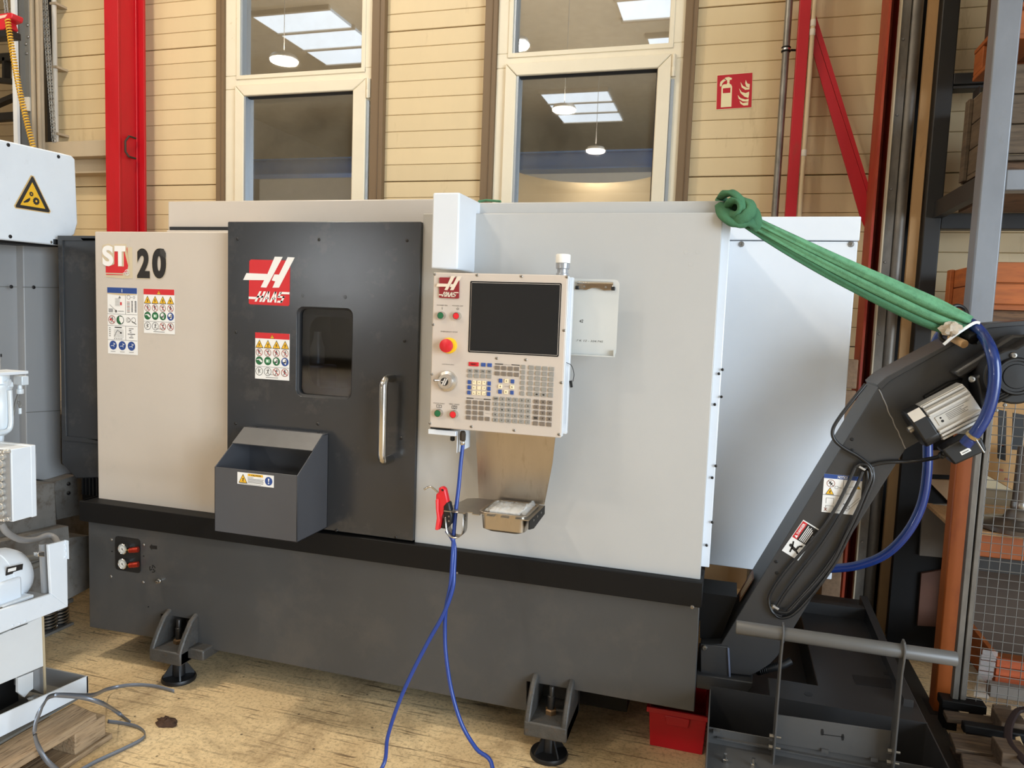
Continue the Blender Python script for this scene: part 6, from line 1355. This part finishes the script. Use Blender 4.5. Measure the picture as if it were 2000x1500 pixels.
pr.poly(pr.cq([(332, 434), (352, 430), (370, 436), (368, 446), (358, 446), (357, 460), (344, 461), (343, 448), (330, 446)]), FW, 8)
for pts in ([(418, 458), (432, 480), (452, 490), (468, 492), (468, 500), (444, 502), (424, 488)], [(447, 446), (456, 466), (470, 470), (468, 492), (450, 484), (444, 466)],
            [(410, 494), (424, 514), (446, 520), (466, 512), (466, 524), (462, 548), (440, 540), (418, 520)], [(402, 530), (418, 548), (444, 556), (464, 552), (462, 568), (430, 566), (408, 552)], [(412, 562), (430, 576), (462, 570), (460, 588), (436, 590), (418, 580)]):
    pr.poly(pr.cq(pts), FW, 8)
pr.build('sign_plate', sgn)
# pipe with its clamp
pi = thing('steel_pipe', 'galvanised steel pipe clamped upright left of the red post', 'pipe', (P(1535, 100, 4.40).x, 4.40, 0))
x = P(1535, 100, 4.40).x; MB().lathe((x, 4.40, 0), (0, 0, 1), [(.019, 0), (.019, 4.6)], 16).build('tube', mat('pipe_galvanised', (136, 132, 124), .4, .6, var=.3, scale=22, stretch=(1, 1, .5)), pi)
z = P(1535, 97, 4.40).z
MB().lathe((x, 4.40, z - .014), (0, 0, 1), [(.023, 0), (.025, .002), (.025, .026), (.023, .028)], 16).build('clamp', BLACKP, pi); MB().lathe((x, 4.40, z - .006), (0, 0, 1), [(.0255, 0), (.0255, .010)], 16).build('clamp_band', CHROME, pi)
MB().tube([(x + .02, 4.41, z), (x + .06, 4.42, z)], .006, 8).build('clamp_rod', BLACKP, pi)
# red post, conduit, brace
RED2 = mat('red_steel_right', (184, 10, 26), .45, var=.12, scale=3, stretch=(1, 1, .3), dirt=(140, 60, 40), dirt_at=(.6, .8)); RED3 = mat('red_oxide', (170, 66, 36), .5, var=.2, scale=4, stretch=(1, 1, .3), dirt=(150, 30, 34), dirt_at=(.45, .7))
t = MB().box(P(1556, 100, 4.32).x, P(1578, 100, 4.32).x, 4.32, 4.40, 0, 4.6); tag(t.build('red_post', RED2, bevel=.003), 'upright red steel post between the galvanised pipe and the diagonal brace', 'post')
cdt = thing('cable_conduit', 'pale conduit running up the right edge of the red post', 'conduit', (P(1584, 100, 4.33).x, 4.33, 0))
x = P(1584, 100, 4.33).x; MB().lathe((x, 4.33, 0), (0, 0, 1), [(.0125, 0), (.0125, 4.6)], 12).build('pipe', mat('conduit_cream', (206, 184, 146), .5), cdt)
for py in (52, 70, 305): MB().lathe((x, 4.33, P(1584, py, 4.33).z), (0, 0, 1), [(.014, 0), (.015, .004), (.015, .03), (.014, .034)], 12).build('sleeve', mat('sleeve_white', (220, 212, 196), .5), cdt)
br = thing('diagonal_brace', 'red diagonal steel brace from the red post down to the wide red column', 'brace', P(1690, 430, 4.36))
MB().prism([P(a, b_, 4.36) for a, b_ in ((1583, 86), (1584, 40), (1692, 372), (1697, 420), (1690, 446), (1680, 424))], (0, .012, 0)).build('face_plate', RED2, br, bevel=.001)
MB().prism([P(a, b_, 4.36) for a, b_ in ((1584, 36), (1587, 8), (1700, 372), (1700, 402), (1693, 374))], (0, .07, 0)).build('top_flange', RED2, br)
X3a, X3b = P(1729, 100, 4.15).x, P(1752, 100, 4.15).x
c3_ = thing('wide_column', 'wide rusty red steel column with a deep shadowed recess right of the brace', 'column', ((X3a + X3b) / 2, 4.2, 0))
MB().box(X3a, X3a + .012, 4.15, 4.36, 0, 4.6).build('left_flange', RED3, c3_); MB().box(X3a + .012, X3b, 4.34, 4.352, 0, 4.6).build('web', RED3, c3_); MB().box(X3b, X3b + .012, 4.15, 4.36, 0, 4.6).build('right_flange', RED3, c3_)
rg_ = thing('roller_door_guide', 'grey galvanised roller door guide with rivets right of the rusty column', 'door guide', (P(1775, 100, 4.14).x, 4.14, 0))
GV2 = mat('guide_galvanised', (112, 106, 98), .45, .4, var=.3, scale=14, stretch=(1, 1, .4), dirt=(110, 90, 70), dirt_at=(.6, .8))
t = MB(); vbox(t, 1753, 1756, 4.12, .05); t.build('pale_edge', mat('pale_edge', (200, 186, 160), .5), rg_)
t = MB(); vbox(t, 1756, 1773, 4.13, .03); t.build('flat_strip', GV2, rg_)
xm = P(1784, 100, 4.15).x; MB().lathe((xm, 4.155, 0), (0, 0, 1), [(.030, 0), (.030, 4.6)], 16).build('rounded_strip', GV2, rg_)
for k in range(9):
    z = P(1764, 77, 4.13).z - .36 * k; MB().lathe((P(1764, 77, 4.13).x, 4.13, z), (0, -1, 0), [(.007, 0), (.005, .004)], 8).build('rivet', SCREW, rg_)
t = MB(); t.box(P(1795, 100, 4.3).x, P(1850, 100, 4.3).x, 4.42, 4.44, 0, 4.6); tag(t.build('gap_shade_board', BLACKP), 'black board standing in for the shade in the gaps behind the plywood strip', 'board')  # black sheet gives the gaps their shade by colour
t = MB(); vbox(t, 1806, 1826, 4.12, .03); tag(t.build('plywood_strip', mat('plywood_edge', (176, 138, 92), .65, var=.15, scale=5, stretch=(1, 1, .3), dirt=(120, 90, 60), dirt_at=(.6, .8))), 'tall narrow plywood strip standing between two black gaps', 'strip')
# ---- steel storage rack
RG = mat('rack_grey', (126, 129, 134), .36, .25, var=.12, scale=6, stretch=(1, 1, .5), dirt=(120, 114, 104), dirt_at=(.6, .85)); RD = mat('rack_dark', (38, 37, 36), .5, var=.08); ORG = mat('rack_orange', (158, 80, 28), .45, var=.12, scale=3, stretch=(1, 1, .3), dirt=(132, 58, 24), dirt_at=(.58, .8))
YK_ = 3.30
xk0, xk1 = P(1940, 100, YK_).x, P(1990, 100, YK_).x
rk = thing('storage_rack', 'grey and orange steel storage rack at the right edge loaded with wooden crates', 'rack', (1.2, 3.6, 0))
MB().box(xk0, xk1, YK_, YK_ + .09, 1.30, 4.4).build('front_post', RG, rk, bevel=.006)
MB().box(xk0 + .004, xk1 - .004, YK_ + .002, YK_ + .088, 1.18, 1.31).build('post_sleeve', RG, rk, bevel=.004)
MB().box(P(1859, 1000, YK_ + .05).x, P(1900, 1000, YK_ + .05).x, YK_ + .05, YK_ + .13, 0, 1.32).build('orange_upright', ORG, rk, bevel=.006)
MB().box(P(1859, 1000, YK_ + .05).x - .02, P(1900, 1000, YK_ + .05).x + .03, YK_ + .02, YK_ + .16, 0, .008).build('foot_plate', RD, rk)
zt_, zb_ = P(1990, 330, YK_).z, P(1990, 371, YK_).z
MB().box(xk1, 2.6, YK_ + .005, YK_ + .085, zb_, zt_).build('front_beam', RG, rk, bevel=.004)
MB().box(xk0 + .02, xk0 + .06, YK_ + .09, 4.1, zb_, zt_).build('side_beam', RD, rk)
xr0, xr1 = P(1834, 100, 4.08).x, P(1868, 100, 4.08).x
MB().box(xr0, xr1, 4.08, 4.17, 0, 4.4).build('rear_post', RD, rk, bevel=.005)
for a, b_ in ((141, 163), (166, 172), (416, 447)):
    MB().box(xr1, 2.6, 4.08, 4.16, P(1900, b_, 4.08).z, P(1900, a, 4.08).z).build('rear_beam', RD, rk, bevel=.003)
zo1, zo0 = P(1960, 1046, YK_ + .25).z, P(1960, 1092, YK_ + .25).z
MB().box(1.0, 2.6, YK_ + .25, YK_ + .30, zo0, zo1).build('orange_beam', ORG, rk, bevel=.004)
MB().box(.98, 2.6, YK_ + .22, 4.1, zo1, zo1 + .016).build('shelf_board', mat('chipboard', (170, 130, 86), .75, var=.25, scale=60), rk)
MB().box(1.0, 2.6, YK_ + .28, YK_ + .33, zo0 - .07, zo0).build('dark_beam', RD, rk)
MB().box(.90, 3.0, 2.75, 4.2, 3.30, 3.36).build('unseen_shade_deck', mat('shade_deck_wood', (140, 110, 78), .8), rk)  # added deck out of view, keeps lamp light off the rack side
MB().box(.90, 3.0, 2.75, 2.83, 3.20, 3.30).build('shade_deck_beam', ORG, rk)  # beam of the added, unseen deck
# crates
CRW = mat('crate_wood', (96, 80, 62), .8, var=.3, scale=5, stretch=(.8, .8, 8), bmp=.2, bscale=10, dirt=(66, 52, 38), dirt_at=(.5, .75), rnd=.12); ORW = mat('orange_wood', (164, 88, 36), .7, var=.25, scale=4, stretch=(.8, .8, 7), bmp=.15, bscale=10, dirt=(140, 66, 28), dirt_at=(.55, .75), rnd=.12); PALW = mat('brown_pallet_wood', (112, 82, 56), .8, var=.25, scale=5, stretch=(.8, .8, 7), dirt=(70, 50, 36), dirt_at=(.5, .7), rnd=.15)
def crate(name, label, X, pxb, zt, zb, yfront, m, n, depth=.7):
    yb = PX(pxb, 300, X).y if False else P(pxb, 300, 3.9).y
    t = thing(name, label, 'crate', (X + depth / 2, (yfront + 3.95) / 2, zb))
    h = (zt - zb) / n
    for k in range(n):
        MB().box(X, X + .02, yfront, 3.95, zb + h * k + .002, zb + h * (k + 1) - .002).build('side_board', m, t, bevel=.003)
        MB().box(X, X + depth, yfront - .02, yfront, zb + h * k + .002, zb + h * (k + 1) - .002).build('end_board', m, t, bevel=.003)
        MB().box(X + .0, X + depth, 3.95, 3.97, zb + h * k + .002, zb + h * (k + 1) - .002).build('end_board', m, t, bevel=.003)
    MB().box(X, X + depth, yfront, 3.95, zb - .02, zb).build('bottom', m, t)
    for yy in (yfront + .02, 3.86): MB().box(X - .018, X, yy, yy + .06, zb - .02, zt).build('batten', m, t, bevel=.003)
    return t
XC = P(1879, 200, 3.97).x
q = PX(1882, 203, XC); zt = q.z; zb = PX(1879, 345, XC).z
cr1 = crate('wooden_crate', 'weathered brown plank crate with a hand hole on the upper rack shelf', XC + .02, 1879, zt, zb, 3.42, CRW, 3)
h_ = PX(1907, 180, XC + .02); MB().box(XC + .0195, XC + .021, h_.y - .05, h_.y + .05, h_.z - .02, h_.z + .016).build('hand_hole', BLACK, cr1)
for yy in (3.45, 3.65, 3.85): MB().box(XC + .03, XC + .7, yy, yy + .10, zb - .13, zb - .02).build('runner', PALW, cr1, bevel=.004)
MB().box(XC + .02, XC + .7, 3.42, 3.95, zb - .15, zb - .13).build('base_board', PALW, cr1)
zt2, zb2 = PX(1850, 531, P(1850, 560, 3.95).x), PX(1848, 598, P(1850, 560, 3.95).x)
XO = P(1852, 560, 3.95).x
cr2 = crate('orange_crate', 'orange plank crate with a wire clip on top behind the grey rack post', XO, 1850, PX(1852, 530, XO).z, PX(1852, 600, XO).z, 3.42, ORW, 2)
for yy in (3.45, 3.65, 3.85): MB().box(XO + .01, XO + .7, yy, yy + .10, PX(1852, 600, XO).z - .10, PX(1852, 600, XO).z - .02).build('runner', PALW, cr2, bevel=.004)
MB().box(XO, XO + .7, 3.42, 3.97, PX(1852, 600, XO).z - .125, PX(1852, 600, XO).z - .10).build('base_board', PALW, cr2)
zz = PX(1852, 530, XO).z; pth = [(XO + .02 + .012 * math.cos(k * .6), 3.46 + .022 * k / 4 + .01 * math.sin(k * .6), zz + .012 + .008 * math.sin(k * 1.1)) for k in range(14)]
MB().tube(pth, .004, 6).build('wire_clip', CHROME, cr2)
pt = thing('orange_pallet', 'orange wooden pallet above the plank crate at the top right corner', 'pallet', (1.4, 3.5, P(1900, 140, 4.0).z))
zp = zt + .10
XPp = XC + .03
for k in range(3): MB().box(XPp + .0, XPp + .8, 3.45 + .19 * k, 3.572 + .19 * k, zp + .02, zp + .12).build('block', ORW, pt, bevel=.004)
MB().box(XPp, XPp + .1, 3.42, 3.955, zp - .0, zp + .02).build('runner', ORW, pt, bevel=.003); MB().box(XPp - .002, XPp + .8, 3.42, 3.955, zp + .12, zp + .14).build('deck_board', ORW, pt, bevel=.003)
MB().box(XPp + .02, XPp + .7, 3.44, 3.9, zp + .14, zp + .60).build('dark_load', mat('dark_load', (70, 50, 36), .8), pt)
# things seen behind the mesh
cbd = mat('cardboard', (176, 136, 88), .8, var=.1, scale=6)
cbx = thing('cardboard_box', 'brown cardboard box with dark slots behind the wire mesh', 'box', (1.3, 3.75, zo1 + .016))
cz0 = P(1960, 930, 3.75).z
MB().prism([P(a, b_, 3.72) for a, b_ in ((1930, 770), (2030, 780), (2030, 960), (1986, 962), (1930, 930))], (0, .3, 0)).build('carton', cbd, cbx, bevel=.003)
for q in (((1950, 800), (1966, 803), (1964, 900), (1948, 895)), ((1978, 806), (2000, 810), (1998, 880), (1976, 878))): MB().prism([P(a, b_, 3.72) + Vector((0, -.001, 0)) for a, b_ in q], (0, .0015, 0)).build('slot', BLACK, cbx)
for a in ((1955, 918), (1967, 936), (1957, 870)): MB().prism([P(a[0] + x, a[1] + z, 3.72) + Vector((0, -.001, 0)) for x, z in ((-4, -3), (5, -1), (4, 3), (-5, 1))], (0, .0015, 0)).build('print_mark', BRNI, cbx)
fl_ = thing('steel_flange', 'round steel base plate with an upright shaft behind the wire mesh', 'machine part', (P(1985, 1025, 3.6).x, 3.6, zo1 + .016))
cxf, zf = P(1992, 1025, 3.6).x, zo1 + .017
MB().lathe((cxf, 3.62, zf), (0, 0, 1), [(.15, 0), (.16, .006), (.16, .022), (.15, .028), (.06, .05), (.045, .08), (.032, .09), (.030, .34), (.028, .36)], 30).build('base_and_shaft', mat('dull_steel', (120, 112, 104), .34, .7, var=.15, scale=9), fl_)
MB().lathe((cxf, 3.62, zf + .09), (0, 0, 1), [(.034, 0), (.036, .003), (.036, .03), (.034, .033)], 24).build('collar', STEEL, fl_)
bx = MB().box(1.10, 1.9, 3.92, 4.30, 0.0, .62); tag(bx.build('brown_box', mat('dark_cardboard', (78, 64, 52), .8, var=.12), bevel=.005), 'large dull brown box under the orange beam behind the mesh', 'box')
rcx = thing('rusty_crate', 'reddish orange plank crate low behind the wire mesh', 'crate', (1.4, 3.45, .12))
x0_ = P(1946, 1300, 3.45).x; za, zb3 = P(1946, 1286, 3.45).z, P(1946, 1352, 3.45).z
for k in range(4):
    h = (za - zb3) / 4; MB().box(x0_, x0_ + .6, 3.45, 3.47, zb3 + h * k + .001, zb3 + h * (k + 1) - .002).build('plank', mat('rusty_plank', (178, 84, 44), .7, var=.25, scale=5, stretch=(.7, 1, 8), rnd=.15), rcx, bevel=.002)
MB().box(x0_, x0_ + .02, 3.47, 3.9, zb3, za).build('side_plank', ORW, rcx)
MB().box(x0_ + .001, x0_ + .6, 3.46, 3.9, zb3 - .01, zb3).build('bottom', ORW, rcx)
pz_ = MB(); a_, b2_ = P(1920, 1268, 3.42), P(1940, 1366, 3.42)
for k in range(9): pz_.box(a_.x - .004 * k * .5, b2_.x - .004 * k * .5, 3.42 + .004 * (k % 2), 3.425 + .004 * (k % 2), a_.z + (b2_.z - a_.z) * (k + 1) / 9, a_.z + (b2_.z - a_.z) * k / 9 - .003)
tag(pz_.build('plastic_wrap', FILM), 'crinkled clear plastic strip standing beside the reddish crate', 'plastic')
# wire mesh panel
YMS = 3.24
wm = thing('wire_mesh_panel', 'galvanised frame with square wire mesh in front of the rack shelves', 'mesh panel', (1.2, YMS, 0))
m0, m1, m2, m3 = [P(a, 1000, YMS).x for a in (1894, 1907, 1911, 1922)]
zm1, zm0 = P(1920, 735, YMS).z, P(1900, 1372, YMS).z
MB().box(m0, m1, YMS, YMS + .03, zm0, zm1).build('frame_post', GV2, wm, bevel=.003); MB().box(m2, m3, YMS + .005, YMS + .03, zm0, zm1).build('frame_post', GV2, wm, bevel=.003); MB().box(m1, m2, YMS + .02, YMS + .03, zm0, zm1).build('frame_back', BLACKP, wm)
MB().box(m0 - .04, m3 + .07, YMS - .02, YMS + .05, zm0 - .035, zm0).build('foot_tube', BLACKP, wm, bevel=.004); MB().box(m0 - .03, m0 + .02, YMS - .02, YMS + .05, 0.0, zm0 - .035).build('foot', BLACKP, wm); MB().box(m3 + .03, m3 + .06, YMS - .02, YMS + .05, 0.0, zm0 - .035).build('foot', BLACKP, wm)
WIRE = mat('mesh_wire', (112, 108, 102), .45, .3); sp_ = P(1960, 1000, YMS).x - P(1939, 1000, YMS).x
ms = MB(); k = 0; x = m3 + .003
while x < 1.75: ms.tube([(x, YMS + .015, zm0), (x, YMS + .015, zm1)], .0017, 5); x += sp_
z = zm0 + .01
while z < zm1: ms.tube([(m3, YMS + .011, z), (1.75, YMS + .011, z)], .0017, 5); z += sp_ * .98
stuff(ms.build('wire_mesh', WIRE, wm))
# floor pallet with odd boards
fp = thing('broken_pallet', 'dark broken wooden pallet on the floor at the bottom right corner', 'pallet', (1.1, 2.85, 0))
DKW = mat('dark_wood', (96, 78, 60), .8, var=.3, scale=6, stretch=(.7, 7, 7), bmp=.2, bscale=10, dirt=(54, 40, 32), dirt_at=(.5, .7), rnd=.2)
def flatp(pts, z, th, nm, m=DKW, bev=.003): MB().prism([PZ(a, b_, z) for a, b_ in pts], (0, 0, -th)).build(nm, m, fp, bevel=bev)
flatp([(1842, 1386), (2040, 1412), (2040, 1424), (1850, 1402)], .10, .02, 'deck_board')
flatp([(1853, 1429), (1945, 1440), (1948, 1474), (1866, 1462)], .10, .02, 'deck_board'); flatp([(1944, 1425), (2040, 1436), (2040, 1462), (1950, 1462)], .10, .02, 'deck_board')
flatp([(1876, 1470), (2040, 1492), (2040, 1540), (1884, 1520)], .10, .025, 'deck_board')
flatp([(1938, 1374), (1975, 1378), (1978, 1412), (1948, 1408)], .12, .02, 'loose_board')
for a in ((1945, 1410), (1946, 1470)):
    p = PZ(*a, .12); MB().box(p.x, p.x + .09, p.y - .05, p.y + .06, .02, .15).build('block', DKW, fp, bevel=.004)
p = PZ(1880, 1412, .13); MB().box(p.x, p.x + .30, p.y - .02, p.y + .02, .10, .135).build('black_bar', BLACKP, fp, bevel=.006)
MB().box(.90, 1.6, 2.62, 3.05, .0, .02).build('bottom_board', DKW, fp)
for yy in (2.70, 2.86, 3.0): MB().box(.95, 1.5, yy, yy + .05, .02, .085).build('bearer', DKW, fp)
gb_ = PZ(1966, 1362, .13)
MB().box(gb_.x - .06, gb_.x + .3, gb_.y, gb_.y + .05, .12, .17).build('grey_slat', mat('grey_slat', (120, 112, 104), .7), fp, bevel=.003)
lo = spline([PZ(a, b_, .135) + Vector((0, 0, z)) for a, b_, z in ((2000, 1410, .05), (1984, 1410, .04), (1971, 1424, .02), (1968, 1445, .01), (1974, 1462, .01), (1990, 1480, .01), (2010, 1500, .01), (2026, 1490, .02), (2030, 1440, .05), (2018, 1414, .06), (2000, 1410, .05))], 5)
tag(MB().tube(lo, .014, 8, flat=(1, .6)).build('rubber_loop', mat('rubber_dark', (46, 34, 34), .6)), 'dark rubber loop lying on the broken pallet at the corner', 'loop')
pc = PZ(1993, 1455, .13); MB_ = MB().prism([PZ(a, b_, .125) for a, b_ in ((1982, 1442), (1992, 1440), (1999, 1460), (1998, 1474), (1986, 1462))], (0, 0, .006))
tag(MB_.build('pale_wood_chip', mat('pale_chip', (206, 180, 138), .7), bevel=.002), 'pale wood chip inside the dark rubber loop', 'wood chip')
# panels in the dark behind the conveyor
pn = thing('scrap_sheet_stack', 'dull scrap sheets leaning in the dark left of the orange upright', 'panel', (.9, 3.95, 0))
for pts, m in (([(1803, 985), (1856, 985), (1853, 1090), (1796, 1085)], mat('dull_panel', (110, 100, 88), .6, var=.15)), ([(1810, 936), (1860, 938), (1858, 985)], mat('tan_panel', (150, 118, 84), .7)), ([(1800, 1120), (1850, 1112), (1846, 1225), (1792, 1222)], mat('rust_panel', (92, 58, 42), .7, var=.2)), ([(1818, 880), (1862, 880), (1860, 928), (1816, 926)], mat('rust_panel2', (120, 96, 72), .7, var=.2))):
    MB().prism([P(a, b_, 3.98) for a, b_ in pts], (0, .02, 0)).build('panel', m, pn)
MB().box(P(1745, 1100, 4.0).x, P(1862, 1100, 4.0).x, 4.0, 4.03, 0, 1.25).build('shade_backing_sheet', BLACKP, pn)  # black backing, paints the darkness behind these sheets
# speckled board showing between the white cabinet and the wide column
p = P(1660, 702, 4.0); tb2 = thing('speckled_board', 'speckled tan board standing between the white cabinet and the wide rusty column', 'board', (p.x, 4.0, 0))
for z0, z1 in ((0, p.z - .155), (p.z - .145, p.z)): MB().box(p.x - .05, p.x + .04, 4.0, 4.04, z0, z1).build('board_piece', mat('tan_block', (140, 112, 86), .8, var=.25, scale=40), tb2, bevel=.004)

mt = MB().box(.70, .93, 2.3, 4.1, 0, .006); tag(mt.build('floor_shade_sheet', mat('floor_shade_dark', (58, 54, 48), .6, var=.15), bevel=.002), 'dark sheet standing in for shade on the floor between the coolant tank and the orange upright', 'shade sheet')  # thin dark sheet painted in place of the shade on the floor
